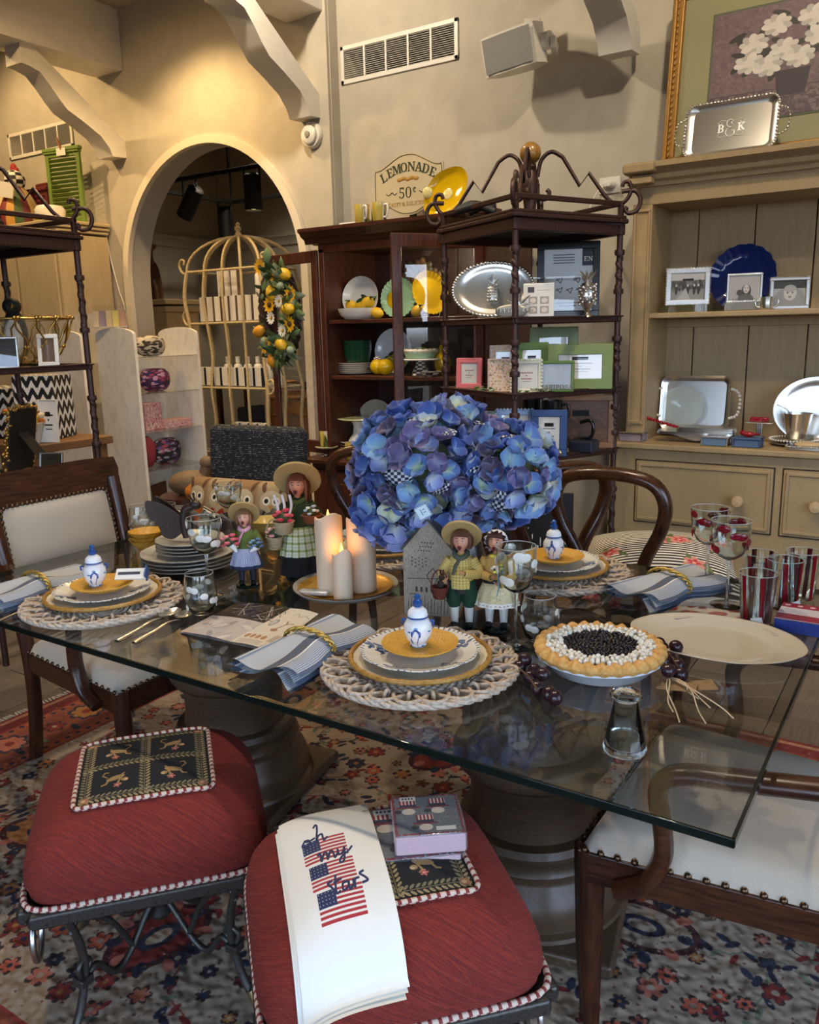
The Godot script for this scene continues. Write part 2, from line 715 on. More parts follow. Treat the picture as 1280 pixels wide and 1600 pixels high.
func room() -> void:
	var paint: Material = M.wall_paint
	# floor: a dark subfloor, and boards on it where they show
	struct("floor", mb().box(V(-3, -0.06, -2.75), V(12, 0.1, 12), 0.0), mat("subfloor", rgb(44, 36, 29), 0.7))
	var fl: Node = get_node("floor")
	var tones := []
	for k in 4:
		var d := k * 9
		tones.append(grained("floor_board_%d" % k, [rgb(86 + d, 73 + d, 61 + d), rgb(116 + d, 101 + d, 86 + d)], V(16, 16, 1.2), 0.38))
	var boards := []
	for l in [0.62, 0.9, 1.2]:
		boards.append(mb().box(Vector3.ZERO, V(0.186, 0.012, l - 0.004), 0.002).done())
	for i in 42:
		var x := -7.0 + i * 0.19
		var z := -4.7 - 0.31 * (i % 3)
		var far_end := -4.55 if x > -5.8 else -4.6
		while z < -1.0 and (x < -3.0 or z < -2.95):
			var k := rng.randi() % 3
			var l: float = [0.62, 0.9, 1.2][k]
			if z >= -4.75:
				struct("plank", boards[k], tones[rng.randi() % 4], V(x, -0.004, z + l / 2), fl)
			z += l
	# back wall with the arched opening
	var pts := PackedVector2Array()
	pts.append_array([W(-6.3, 0), W(-5.815, 0), W(-5.815, 1.93)])
	for k in range(1, 40):
		var a := PI - PI * k / 40
		pts.append(W(-4.87 + cos(a) * 0.945, 1.93 + sin(a) * 0.965))
	pts.append_array([W(-3.925, 1.93), W(-3.925, 0), W(-3.63, 0), W(-3.63, CEIL), W(-6.3, CEIL)])
	var wb := mb().prism(pts, 0.2, T(0, 0, WALL_Z - 0.1))
	holed(wb, -9.0, -6.3, WALL_Z - 0.1, Rect2(-7.265, 3.083, 0.87, 0.174))
	struct("wall_back", wb, paint)
	struct("wall_back_right", holed(mb(), -3.63, 3.03, WALL_Z - 0.19, Rect2(-3.58, 3.118, 0.85, 0.194)), paint)
	var lining := mat("lining_paint", rgb(176, 172, 164), 0.75)
	var arch := PackedVector2Array()
	var inner := PackedVector2Array()
	for k in 41:
		var a := PI - PI * k / 40
		arch.append(W(-4.87 + cos(a) * 0.995, 1.93 + sin(a) * 1.012))
		inner.append(W(-4.87 + cos(a) * 0.932, 1.93 + sin(a) * 0.952))
	var band := PackedVector2Array([W(-5.865, 0)])
	band.append_array(arch)
	band.append(W(-3.875, 0))
	band.append(W(-3.938, 0))
	inner.reverse()
	band.append_array(inner)
	band.append(W(-5.802, 0))
	struct("trim_1", mb().prism(band, 0.045, T(0, 0, WALL_Z + 0.012)), M.white_trim)
	var reveal := mb()
	reveal.grid(48, 1, func(u: float, w: float):
		var a := PI - PI * u
		return V(-4.87 + cos(a) * 0.94, 1.93 + sin(a) * 0.96, WALL_Z - 0.205 * w))
	for s in [-1, 1]:
		reveal.box(V(-4.87 + s * 0.945, 0.965, WALL_Z - 0.1), V(0.012, 1.93, 0.206))
	struct("trim_2", reveal, lining)
	# the shallow pilaster between the two wall planes
	struct("trim_3", mb().box(V(-3.72, CEIL / 2, WALL_Z + 0.012), V(0.17, CEIL, 0.03), 0.004), paint)
	# other walls, ceiling
	struct("wall_left", mb().box(V(-9.0, CEIL / 2, -1.0), V(0.2, CEIL, 7.9)), paint)
	# the wall with the shop windows, behind the camera and to its right
	var cut := [[-2.2, -0.1], [0.25, 2.4]]
	var wr := mb()
	wr.box(V(-5.65, CEIL / 2, 2.9), V(6.9, CEIL, 0.2)).box(V(0.075, CEIL / 2, 2.9), V(0.35, CEIL, 0.2)).box(V(2.7, CEIL / 2, 2.9), V(0.6, CEIL, 0.2))
	wr.box(V(0.1, 0.2, 2.9), V(4.6, 0.4, 0.2)).box(V(0.1, 3.4, 2.9), V(4.6, 1.14, 0.2))
	struct("wall_front", wr, paint)
	var wx := mb()
	wx.box(V(2.95, CEIL / 2, -3.7), V(0.2, CEIL, 2.4)).box(V(2.95, CEIL / 2, 2.4), V(0.2, CEIL, 1.2))
	wx.box(V(2.95, 0.2, -0.35), V(0.2, 0.4, 4.3)).box(V(2.95, 3.4, -0.35), V(0.2, 1.14, 4.3))
	struct("wall_right", wx, paint)
	var n := 0
	for w in [[V(-1.15, 1.615, 2.9), 2.1, 0.0], [V(1.325, 1.615, 2.9), 2.15, 0.0], [V(2.95, 1.615, -0.35), 4.3, PI / 2]]:
		n += 1
		var f := mb()
		var b := ry(w[2])
		for s in [-1, 1]:
			f.box(b * V(s * (w[1] / 2 - 0.03), 0, 0), V(0.06, 2.43, 0.1), 0.005, b)
			f.box(b * V(0, s * 1.185, 0), V(w[1], 0.06, 0.1), 0.005, b)
		f.box(Vector3.ZERO, V(0.05, 2.43, 0.08), 0.005, b)
		var win := struct("window_%d" % n, f, M.white_trim, w[0])
		struct("pane", mb().box(Vector3.ZERO, V(w[1] - 0.1, 2.33, 0.006), 0.0, b), M.glass, Vector3.ZERO, win)
	struct("ceiling", mb().box(V(-3, CEIL + 0.1, -3.0), V(12.2, 0.2, 13)), M.ceiling_paint)
	# beams with their brackets
	var beam := mb().box(Vector3.ZERO, V(0.33, CEIL - 3.53, 7.5), 0.006).done()
	var px := [[32, 71], [54, 76], [193, 220], [196, 246], [178, 244], [172, 230], [159, 212], [131, 189], [107, 171], [94, 154], [80, 133], [64, 112], [47, 102], [34, 97]]
	var prof := PackedVector2Array()
	for p in px:
		var q := on_x(p[0], p[1], -5.72)
		prof.append(W(-(q.z - WALL_Z), clampf(q.y, 0, 3.53)))
	prof[0] = W(prof[0].x, 3.53)
	prof[1] = W(prof[1].x, 3.53)
	prof[2].x = 0.0
	prof[3].x = 0.0
	var brack := mb().prism(prof, 0.18, Transform3D(ry(PI / 2), Vector3.ZERO)).done()
	for i in 4:
		var x: float = [-5.84, -3.82, -1.66, 0.5][i]
		var o := struct("ceiling_beam" + ("" if i == 0 else "_%03d" % i), beam, M.white_beam, V(x, (3.53 + CEIL) / 2, WALL_Z + 3.75))
		struct("bracket", brack, M.white_beam, V(0.02, -(3.53 + CEIL) / 2, -3.75), o)

func holed(m: MB, x0: float, x1: float, z: float, h: Rect2) -> MB:
	# a stretch of wall, 0.2 thick, with one duct opening through it
	m.box(V((x0 + h.position.x) / 2, CEIL / 2, z), V(h.position.x - x0, CEIL, 0.2)).box(V((x1 + h.end.x) / 2, CEIL / 2, z), V(x1 - h.end.x, CEIL, 0.2))
	var c := h.get_center()
	return m.box(V(c.x, h.position.y / 2, z), V(h.size.x, h.position.y, 0.2)).box(V(c.x, (CEIL + h.end.y) / 2, z), V(h.size.x, CEIL - h.end.y, 0.2))

func ceiling_lamps() -> void:
	# recessed warm downlights between the beams
	var warm := Color(1.0, 0.92, 0.8)
	var housing := mb().lathe(v2s([0.055, -0.02, 0.085, -0.02, 0.09, -0.012, 0.09, 0.0]), 24).done()
	var face := mb().lathe(v2s([0.0, -0.012, 0.056, -0.012]), 20).done()
	var glow := mat("lamp_glow", Color(1, 0.9, 0.72), 0.5, 0.0, {"emission_enabled": true, "emission": Color(1, 0.82, 0.56), "emission_energy_multiplier": 9.0})
	var spots := [[-4.75, -4.05, 3.4, 1, 0.0], [-3.3, -3.4, 3.2, 0, 0.75], [-6.7, -3.5, 3.0, 1, 0.6], [-2.6, -1.9, 4.2, 0, 0.0], [-1.0, -2.0, 3.4, 0, 0.0], [-4.9, -2.6, 3.0, 1, 0.5], [-0.6, -3.0, 3.0, 0, 0.8], [-6.2, -6.8, 2.0, 0, 0.0], [-4.0, -6.8, 2.0, 0, 0.0]]  # last two are unseen lamps added to brighten the far room
	for s in spots:
		var o := thing("ceiling_downlight", "round recessed downlight in the ceiling", "light", V(s[0], CEIL, s[1]), 0.0, "recessed ceiling downlights")
		part(o, "trim_ring", housing, M.white_plastic)
		part(o, "lamp_face", face, glow)
		var l := SpotLight3D.new()
		l.name = "downlight_beam"
		l.light_color = Color(1.0, 0.83, 0.58) if s[3] else warm
		l.light_energy = s[2]
		l.spot_angle = 62.0
		l.spot_angle_attenuation = 0.6
		l.spot_range = 12.0
		l.spot_attenuation = 2.0
		l.light_size = 0.06
		l.shadow_enabled = true
		l.rotation.x = -PI / 2 + s[4]  # some are swivelled to wash the wall
		l.position = V(0, -0.05, 0)
		o.add_child(l)

func far_room() -> void:
	# the room seen through the arch
	var p: Material = M.wall_paint
	struct("wall_far", mb().box(V(-4.5, CEIL / 2, -8.3), V(9.5, CEIL, 0.2)), p)
	struct("wall_far_left", mb().box(V(-8.35, CEIL / 2, -6.6), V(0.2, CEIL, 3.3)), p)
	struct("wall_far_right", mb().box(V(-1.6, CEIL / 2, -6.6), V(0.2, CEIL, 3.3)), p)
	struct("floor_far", mb().box(V(-4.9, -0.055, -6.55), V(7.0, 0.1, 3.3)), M.floor_board_1)
	var q := on_z(287, 390, -8.2)
	var rail := PackedVector2Array([W(0, -0.07), W(0.02, -0.07), W(0.03, 0.0), W(0.06, 0.03), W(0.06, 0.06), W(0, 0.06)])
	struct("trim_4", mb().prism(rail, 6.5, Transform3D(ry(-PI / 2), V(-5.0, q.y, -8.2))), p)
	struct("trim_5", mb().prism(rail, 3.3, Transform3D(Basis(), V(-8.25, q.y, -6.6))), p)
	# hanging track with black spotlights
	var blk: Material = M.black
	var t := thing("track_light_rail", "black ceiling track on thin rods seen through the arch", "track light", V(0, 0, 0))
	var a := on_z(262, 285, -6.3)
	var b := on_z(410, 257, -6.3)
	var c := on_z(362, 316, -7.4)
	var y1 := (a.y + b.y) / 2
	part(t, "rail", mb().box(V((a.x + b.x) / 2, y1, -6.3), V((b.x - a.x) + 1.2, 0.04, 0.04), 0.004), blk)
	part(t, "rail", mb().box(V(c.x + 0.9, c.y, -7.4), V(1.8, 0.04, 0.04), 0.004), blk)
	part(t, "rail", mb().box(V(c.x, c.y, -6.9 + 0.25), V(0.04, 0.04, 1.5), 0.004), blk)
	for r in [[b.x - 0.45, y1, -6.3], [c.x, c.y, -7.4]]:
		part(t, "rod", mb().tube([V(r[0], r[1], r[2]), V(r[0], CEIL, r[2])], 0.012, 6), blk)
	var can := mb().lathe(v2s([0.0, 0.17, 0.06, 0.17, 0.085, 0.15, 0.085, -0.17, 0.078, -0.17, 0.078, 0.0, 0.0, 0.0]), 20).done()
	var yoke := mb().tube(v3s([-0.1, 0, 0, -0.1, 0.22, 0, 0, 0.25, 0, 0.1, 0.22, 0, 0.1, 0, 0]), 0.01, 6).done()
	var heads := [[395, 300, -6.3, 0.0, "black spotlight pointing straight down with its lamp lit", 2.0], [298, 316, -6.3, -0.7, "black spotlight tilted sideways on the upper track rail", 0.0], [352, 346, -7.4, 0.0, "unlit black spotlight hanging above the birdcage shelf finial", 0.0], [243, 338, -7.4, 0.5, "black spotlight half hidden by the edge of the arch", 0.0]]
	for h in heads:
		var at := on_z(h[0], h[1], h[2])
		var o := thing("track_spotlight", h[4], "spotlight", at, 0.0)
		part(o, "can", can, blk, Transform3D(rz(h[3]), Vector3.ZERO))
		part(o, "yoke", yoke, blk)
		if h[5] > 0.0:
			var glow := mat("spot_glow", Color(1, 0.93, 0.7), 0.5, 0.0, {"emission_enabled": true, "emission": Color(1, 0.9, 0.62), "emission_energy_multiplier": 3.0})
			part(o, "lamp_face", mb().lathe(v2s([0.0, -0.15, 0.077, -0.15]), 18), glow)
			var l := SpotLight3D.new()
			l.name = "spotlight_beam"
			l.light_color = Color(1, 0.82, 0.58)
			l.light_energy = h[5]
			l.spot_angle = 40.0
			l.spot_range = 9.0
			l.spot_attenuation = 2.0
			l.light_size = 0.06
			l.shadow_enabled = true
			l.rotation.x = -PI / 2
			l.position = V(0, -0.17, 0)
			o.add_child(l)
	# cream cabinet with a carved figure on top
	var cb := on_z(228, 470, -5.9)
	var w := 0.75
	var cab := thing("cream_cabinet", "tall cream cabinet with a louvered panel beyond the arch", "cabinet", V(cb.x + 0.1, 0, -5.95))
	var cream := grained("cream_wood", [rgb(196, 168, 122), rgb(212, 186, 142)], V(6, 1, 6), 0.6)
	var h0 := cb.y
	part(cab, "body", mb().box(V(0, h0 / 2 - 0.06, 0), V(w, h0 - 0.1, 0.42), 0.004), cream)
	part(cab, "cornice", mb().box(V(0, h0 - 0.03, 0), V(w + 0.08, 0.05, 0.5), 0.008).box(V(0, h0 - 0.1, 0), V(w + 0.04, 0.06, 0.46), 0.008), cream)
	for s in [-1, 1]:
		var d := part(cab, "door", mb().box(V(s * w / 4, h0 / 2 - 0.1, 0.215), V(w / 2 - 0.03, h0 - 0.3, 0.02), 0.004), cream)
		for k in 16:
			part(d, "slat", mb().box(V(s * w / 4, h0 - 0.35 - k * 0.075, 0.228), V(w / 2 - 0.13, 0.05, 0.012), 0.003, rx(0.25)), cream)
	var fg := thing("carved_figure", "brown carved animal figure standing on the cream cabinet", "figurine", V(cb.x + 0.06, h0, -5.95))
	var bm := grained("carved_brown", [rgb(70, 42, 22), rgb(112, 74, 40)], Vector3.ONE * 8, 0.5)
	part(fg, "body", mb().lathe(v2s([0.0, 0.0, 0.1, 0.0, 0.12, 0.05, 0.11, 0.2, 0.09, 0.32, 0.06, 0.38, 0.0, 0.4]), 14, Transform3D(Basis().scaled(V(1, 1, 0.8)), Vector3.ZERO)).tube(v3s([0, 0.32, 0.02, 0.01, 0.42, 0.04, 0.05, 0.5, 0.06]), [0.07, 0.055, 0.05], 10).ell(V(0.09, 0.53, 0.07), V(0.085, 0.05, 0.05)), bm)
	part(fg, "ear", mb().tube(v3s([0.03, 0.55, 0.05, 0.0, 0.62, 0.04, -0.02, 0.66, 0.04]), [0.022, 0.016, 0.004], 7), bm)
	part(fg, "leg", mb().tube(v3s([0.08, 0.2, 0.07, 0.13, 0.12, 0.08, 0.14, 0.0, 0.08]), [0.04, 0.03, 0.03], 8), bm)

# ---- rug
func rug() -> void:
	var w := 1320
	var h := 1040
	var cream := rgb(150, 131, 110)
	var red := rgb(118, 38, 30)
	var navy := rgb(34, 36, 52)
	var gold := rgb(146, 96, 50)
	var pink := rgb(160, 92, 72)
	var sage := rgb(98, 104, 84)
	var p := Pic.new(w, h, rgb(120, 44, 36))
	p.rect(8, 8, w - 16, h - 16, rgb(160, 116, 84))
	p.rect(16, 16, w - 32, h - 32, rgb(112, 40, 34))
	var r := RandomNumberGenerator.new()
	r.seed = 7
	# main border: brick ground with blooms, leaves and a winding vine
	p.rect(40, 40, w - 80, h - 80, rgb(118, 60, 42))
	for pass_ in 2:
		var b := 86.0
		var steps := 128
		for k in steps:
			var d := fposmod(float(k) / steps * 2.0 * (w + h - 4 * b), 2.0 * (w + h - 4 * b))
			var q := Vector2.ZERO
			var lw := w - 2 * b
			var lh := h - 2 * b
			if d < lw:
				q = W(b + d, b)
			elif d < lw + lh:
				q = W(w - b, b + d - lw)
			elif d < 2 * lw + lh:
				q = W(w - b - (d - lw - lh), h - b)
			else:
				q = W(b, h - b - (d - 2 * lw - lh))
			q += W(r.randf_range(-6, 6), r.randf_range(-6, 6))
			if pass_ == 0:
				p.oval(q.x + r.randf_range(-30, 30), q.y + r.randf_range(-30, 30), 13, 5, [navy, sage, cream][k % 3], r.randf() * TAU)
			elif k % 4 == 0:
				p.bloom(q.x, q.y, 30, 8, navy, cream).bloom(q.x, q.y, 24, 8, [cream, pink, gold][(k / 4) % 3], red)
			elif k % 4 == 2:
				p.bloom(q.x, q.y, 19, 6, rgb(60, 26, 24), gold).bloom(q.x, q.y, 14, 6, red, cream)
	for g in [40, 132]:
		p.rect(g, g, w - 2 * g, 14, rgb(140, 70, 44)).rect(g, h - g - 14, w - 2 * g, 14, rgb(140, 70, 44)).rect(g, g, 14, h - 2 * g, rgb(140, 70, 44)).rect(w - g - 14, g, 14, h - 2 * g, rgb(140, 70, 44))
		for k in range(0, w - 2 * g, 18):
			p.oval(g + k + 9, g + 7, 4, 4, navy).oval(g + k + 9, h - g - 7, 4, 4, navy)
		for k in range(0, h - 2 * g, 18):
			p.oval(g + 7, g + k + 9, 4, 4, navy).oval(w - g - 7, g + k + 9, 4, 4, navy)
	# cream field
	p.rect(150, 150, w - 300, h - 300, red).rect(154, 154, w - 308, h - 308, cream)
	for k in 110:
		var a := W(r.randf_range(180, w - 180), r.randf_range(180, h - 180))
		var t := r.randf() * TAU
		var pts := [a]
		for s in 7:
			t += r.randf_range(-0.8, 0.8)
			pts.append(pts[-1] + Vector2.from_angle(t) * 17)
		for i in pts.size():
			pts[i] = pts[i].clamp(W(165, 165), W(w - 165, h - 165))
		p.line(pts, 2.0, [rgb(60, 52, 50), rgb(116, 60, 46), sage][k % 3])
		for q in pts:
			p.oval(q.x + 6, q.y + 4, 8, 3, [navy, sage, red][r.randi() % 3], r.randf() * TAU)
	var gx := 0
	for yy in range(180, h - 168, 32):
		gx += 1
		for xx in range(182 + (gx % 2) * 18, w - 168, 36):
			var q := W(xx + r.randf_range(-9, 9), yy + r.randf_range(-9, 9))
			var c: Color = [red, red, rgb(172, 82, 58), gold, pink, navy][r.randi() % 6]
			var s := r.randf_range(5, 13)
			if r.randf() < 0.2:
				p.oval(q.x, q.y, 8, 4, navy, r.randf() * TAU).oval(q.x + 10, q.y + 5, 8, 4, navy, r.randf() * TAU)
			else:
				p.bloom(q.x, q.y, s + 2.5, 5 + r.randi() % 3, rgb(52, 34, 34), c, r.randf() * TAU).bloom(q.x, q.y, s, 6, c, [cream, gold, navy][r.randi() % 3], r.randf() * TAU)
	for k in 9:
		var q := W(300 + (k % 3) * 350 + r.randf_range(-60, 60), 290 + (k / 3) * 220 + r.randf_range(-40, 40))
		var t := r.randf() * TAU
		p.oval(q.x, q.y, 58, 36, rgb(60, 26, 26), t, 20).oval(q.x, q.y, 50, 29, [gold, red, cream][k % 3], t, 20)
		for s in 10:
			var e := q + Vector2.from_angle(t + TAU * s / 10) * 44
			p.oval(e.x, e.y, 9, 6, [navy, pink][s % 2], t + TAU * s / 10)
		p.oval(q.x, q.y, 24, 14, navy, t, 16).oval(q.x, q.y, 15, 8, cream, t)
	p.speckle(r, 6000, 2.0, [rgb(126, 100, 82), rgb(96, 58, 46), rgb(160, 142, 122)])
	var m := pic_mat("rug_pile", p, 0.95, {})
	m.normal_enabled = true
	m.normal_texture = noise_tex(0.35, 12, [], 256, true, 2, 6.0)
	m.normal_scale = 0.2
	var o := thing("oriental_rug", "oriental rug with cream field, brick red flowers and patterned border", "rug", V(-1.36, 0.002, -1.71))
	part(o, "pile", mb().box(V(0, 0.006, 0), V(3.28, 0.012, 2.58), 0.003), m)
	var fr := mb()
	for k in 170:
		for s in [-1, 1]:
			var z := -1.28 + k * 0.0151
			fr.box(V(s * (1.64 + 0.02), 0.003, z), V(0.045, 0.004, 0.006), 0.0, ry(rng.randf_range(-0.3, 0.3)))
	var f := part(o, "fringe", fr, mat("fringe", rgb(196, 184, 160), 0.9))
	f.set_meta("kind", "stuff")

# ---- dining table
func dining_table() -> void:
	var t := thing("dining_table", "rectangular glass dining table on two turned wooden pedestals", "table", V(-1.33, 0, -1.77))
	var lx := 2.28
	var lz := 1.3
	part(t, "glass_top", mb().box(V(0, TOP - 0.0075, 0), V(lx - 0.012, 0.015, lz - 0.012), 0.0), pane("table_glass", rgb(24, 36, 30), 0.2))
	var edge := mb()
	for s in [-1, 1]:
		edge.box(V(0, TOP - 0.0075, s * (lz / 2 - 0.003)), V(lx, 0.0155, 0.006), 0.0015)
		edge.box(V(s * (lx / 2 - 0.003), TOP - 0.0075, 0), V(0.006, 0.0155, lz), 0.0015)
	part(t, "polished_edge", edge, pane("table_edge", rgb(14, 24, 20), 0.9, 0.06))
	var wood := grained("pedestal_wood", [rgb(58, 42, 30), rgb(92, 70, 50), rgb(74, 58, 44), rgb(110, 90, 68)], V(5, 7, 5), 0.36)
	var prof := v2s([0.0, 0.744, 0.215, 0.744, 0.225, 0.735, 0.225, 0.715, 0.2, 0.7, 0.17, 0.66, 0.158, 0.6, 0.156, 0.54, 0.165, 0.49, 0.168, 0.47])
	var ring := v2s([0.165, 0.475, 0.186, 0.47, 0.198, 0.455, 0.203, 0.438, 0.198, 0.42, 0.186, 0.405, 0.16, 0.4])
	var shaft := v2s([0.165, 0.41, 0.158, 0.38, 0.156, 0.3, 0.162, 0.262, 0.176, 0.255])
	var lower := v2s([0.16, 0.262, 0.185, 0.256, 0.193, 0.24, 0.186, 0.224, 0.196, 0.218, 0.204, 0.2, 0.196, 0.182, 0.2, 0.17, 0.222, 0.14, 0.236, 0.1, 0.23, 0.07, 0.245, 0.064, 0.25, 0.05])
	for s in [-1, 1]:
		var ped := part(t, "pedestal", mb().lathe(shaft, 40).lathe(prof, 40), wood, T(s * 0.53, 0, 0.0))
		part(ped, "ring_moulding", mb().lathe(ring, 40), wood)
		part(ped, "turned_base", mb().lathe(lower, 40), wood)
		part(ped, "plinth", mb().box(V(0, 0.035, 0), V(0.5, 0.04, 0.5), 0.012, ry(0.2)), wood)
		for k in 10:
			var a := TAU * k / 10
			var leaf := mb().grid(6, 8, func(u: float, w: float):
				var y := 0.49 + 0.21 * w
				var half := 0.045 * sin(PI * clampf(w * 0.9 + 0.08, 0, 1))
				var rr := 0.166 + 0.012 * sin(PI * u) + 0.045 * w * w * w
				var an := a + (u - 0.5) * 2.0 * half / 0.16
				return V(cos(an) * rr, y, sin(an) * rr), true)
			part(ped, "carved_leaf", leaf, wood)

# ---- armchairs at the ends
func nail(r: float) -> ArrayMesh:
	return mb().lathe(v2s([r, 0.0, r * 0.85, r * 0.45, r * 0.5, r * 0.75, 0.0, r * 0.85]), 7).done()

func armchairs() -> void:
	var wood: Material = M.dark_wood
	var woody: Material = M.dark_wood_y
	var t := thing("armchair", "dark wood armchair with linen back panel at the left table end", "chair", V(-2.265, 0.006, -1.72), 0.0, "")
	# seat
	var fw := 0.3
	var bw := 0.235
	var seat := mb().grid(24, 24, func(u: float, w: float):
		var x := lerpf(-0.27, 0.285, u)
		var half := lerpf(bw, fw, u) + 0.005
		var z := lerpf(-half, half, w)
		var e := (1.0 - pow(absf(u * 2 - 1), 6)) * (1.0 - pow(absf(w * 2 - 1), 6))
		return V(x, 0.437 + 0.05 * pow(e, 0.35) + 0.012 * e, z), true)
	part(t, "seat", seat, M.linen)
	var rail := mb()
	var b0 := V(-0.27, 0.405, bw)
	rail.box(V(0.275, 0.405, 0), V(0.035, 0.07, fw * 2 - 0.04), 0.005)
	rail.box(V(-0.265, 0.405, 0), V(0.035, 0.07, bw * 2 - 0.02), 0.005)
	for s in [-1, 1]:
		rail.box(V(0.005, 0.405, s * (fw + bw) / 2 - s * 0.008), V(0.54, 0.07, 0.032), 0.005, ry(-s * atan2(fw - bw, 0.55)))
	part(t, "seat_rail", rail, M.dark_wood_x)
	for s in [-1, 1]:
		var leg := mb().tube(v3s([0.27, 0.44, s * (fw - 0.022), 0.27, 0.4, s * (fw - 0.022), 0.268, 0.2, s * (fw - 0.024), 0.262, 0.012, s * (fw - 0.026)]), [0.034, 0.034, 0.029, 0.021], 4)
		part(t, "leg", leg, woody)
		var back := curve(v3s([-0.36, 0.012, s * 0.2, -0.3, 0.22, s * 0.215, -0.275, 0.43, s * 0.228, -0.3, 0.66, s * 0.24, -0.37, 0.96, s * 0.25]), 5)
		part(t, "leg", mb().tube(back, 0.028, 6, false, 0.8), woody)
		var arm := curve(v3s([-0.32, 0.735, s * 0.245, -0.2, 0.708, s * 0.285, -0.02, 0.688, s * 0.31, 0.09, 0.672, s * 0.318, 0.128, 0.63, s * 0.318, 0.118, 0.56, s * 0.315, 0.115, 0.49, s * 0.312, 0.145, 0.42, s * 0.312, 0.2, 0.385, s * 0.31]), 5)
		part(t, "arm", mb().tube(arm, 0.026, 8, false, 0.72), M.dark_wood_x)
		var nl := nail(0.008)
		for k in 17:
			var u := 0.02 + k * 0.06
			var x := lerpf(-0.27, 0.285, u)
			part(t, "nail_head", nl, mat("nail_bronze", rgb(92, 72, 52), 0.3, 0.9), Transform3D(rx(s * PI / 2), V(x, 0.442, s * (lerpf(bw, fw, u) + 0.003))))
	var nf := nail(0.008)
	for k in 26:
		part(t, "nail_head", nf, M.nail_bronze, Transform3D(rz(-PI / 2), V(0.289, 0.442, -0.285 + k * 0.0228)))
	# back: a wooden crest and frame round a linen panel, raked
	var rake := rz(0.2)
	var bx := Transform3D(Basis(), V(-0.335, 0.69, 0))
	bx.basis = rake * ry(PI / 2)
	var crest := PackedVector2Array(v2s([-0.275, 0.345, -0.15, 0.352, 0.15, 0.352, 0.275, 0.345, 0.285, 0.3, 0.278, 0.265, 0.256, 0.25, 0.25, 0.23, -0.25, 0.23, -0.256, 0.25, -0.278, 0.265, -0.285, 0.3]))
	part(t, "crest_rail", mb().prism(crest, 0.034), M.dark_wood_x, bx)
	var fr := mb()
	for s in [-1, 1]:
		fr.box(V(s * 0.232, 0.105, 0), V(0.05, 0.26, 0.034), 0.006, rz(s * -0.05))
	fr.box(V(0, -0.005, 0), V(0.44, 0.035, 0.034), 0.006)
	part(t, "back_frame", fr, M.dark_wood_x, bx)
	var panel := mb()
	for f in [1.0, -1.0]:
		panel.grid(16, 14, func(u: float, w: float):
			var x := lerpf(-0.208, 0.208, u)
			var y := lerpf(0.012, 0.232, w)
			var e := (1.0 - pow(absf(u * 2 - 1), 5)) * (1.0 - pow(absf(w * 2 - 1), 5))
			return V(x, y, f * (0.014 + 0.016 * e)), f < 0)
	part(t, "back_panel", panel, M.linen, bx)
	var nb := nail(0.0075)
	var outline := rrect(0.428, 0.228, 0.03, 3)
	var walk := []
	for i in outline.size():
		var a := outline[i]
		var b := outline[(i + 1) % outline.size()]
		var cnt := maxi(1, roundi(a.distance_to(b) / 0.0185))
		for k in cnt:
			walk.append(a.lerp(b, float(k) / cnt))
	for q in walk:
		part(t, "nail_head", nb, M.nail_bronze, bx * Transform3D(rx(PI / 2), V(q.x, q.y + 0.121, 0.017)))
	copy(t, V(-0.25, 0.006, -1.72), PI, "dark wood armchair with linen seat at the right table end")

# ---- footstools
func dome(x: float, z: float, a: float) -> float:
	var s := pow(pow(absf(x / a), 5.5) + pow(absf(z / a), 5.5), 1.0 / 5.5)
	return 0.432 + 0.118 * pow(maxf(0.0, 1.0 - pow(s, 3.4)), 0.5) - 0.012 * s * s

func needlepoint() -> Pic:
	var p := Pic.new(640, 640, rgb(20, 20, 22))
	var leaf := rgb(150, 132, 92)
	var leaf2 := rgb(118, 108, 76)
	var r := RandomNumberGenerator.new()
	r.seed = 5
	for c in [46, 320, 594]:
		for ax in 2:
			var k := 30
			while k < 615:
				for s in [-1, 1]:
					var q := W(c + s * 16, k) if ax == 0 else W(k, c + s * 16)
					var an: float = (-PI / 2 + s * 0.75) if ax == 0 else s * 0.75
					p.oval(q.x, q.y, 15, 6.5, leaf if s > 0 else leaf2, an)
				k += 25
			if ax == 0:
				p.rect(c - 2, 20, 4, 600, leaf2)
			else:
				p.rect(20, c - 2, 600, 4, leaf2)
	for q in [[183, 183, 1.0], [457, 183, -1.0], [183, 457, -1.0], [457, 457, 1.0]]:
		var x: float = q[0]
		var y: float = q[1]
		var s: float = q[2]
		var fur := rgb(152, 122, 76)
		p.oval(x, y, 46, 20, fur, s * 0.35).oval(x - s * 44, y + 24, 17, 15, fur).oval(x - s * 50, y + 27, 9, 8, rgb(196, 170, 128))
		p.line([W(x + s * 38, y - 10), W(x + s * 62, y - 40), W(x + s * 52, y - 66), W(x + s * 34, y - 60)], 7, fur)
		p.line([W(x - s * 26, y + 6), W(x - s * 12, y + 44), W(x - s * 28, y + 58)], 10, fur)
		p.line([W(x + s * 30, y + 10), W(x + s * 44, y + 44), W(x + s * 64, y + 50)], 11, fur)
		p.line([W(x - s * 20, y - 10), W(x - s * 40, y - 36)], 9, fur)
		p.bloom(x - s * 10, y + 62, 20, 5, rgb(168, 92, 84), rgb(196, 150, 110))
	for c in [[46, 46], [594, 46], [46, 594], [594, 594]]:
		p.oval(c[0], c[1], 22, 18, rgb(160, 104, 72)).oval(c[0] - 4, c[1], 10, 8, rgb(196, 160, 120))
	p.speckle(r, 5000, 1.5, [rgb(26, 26, 28), rgb(14, 14, 16)])
	return p

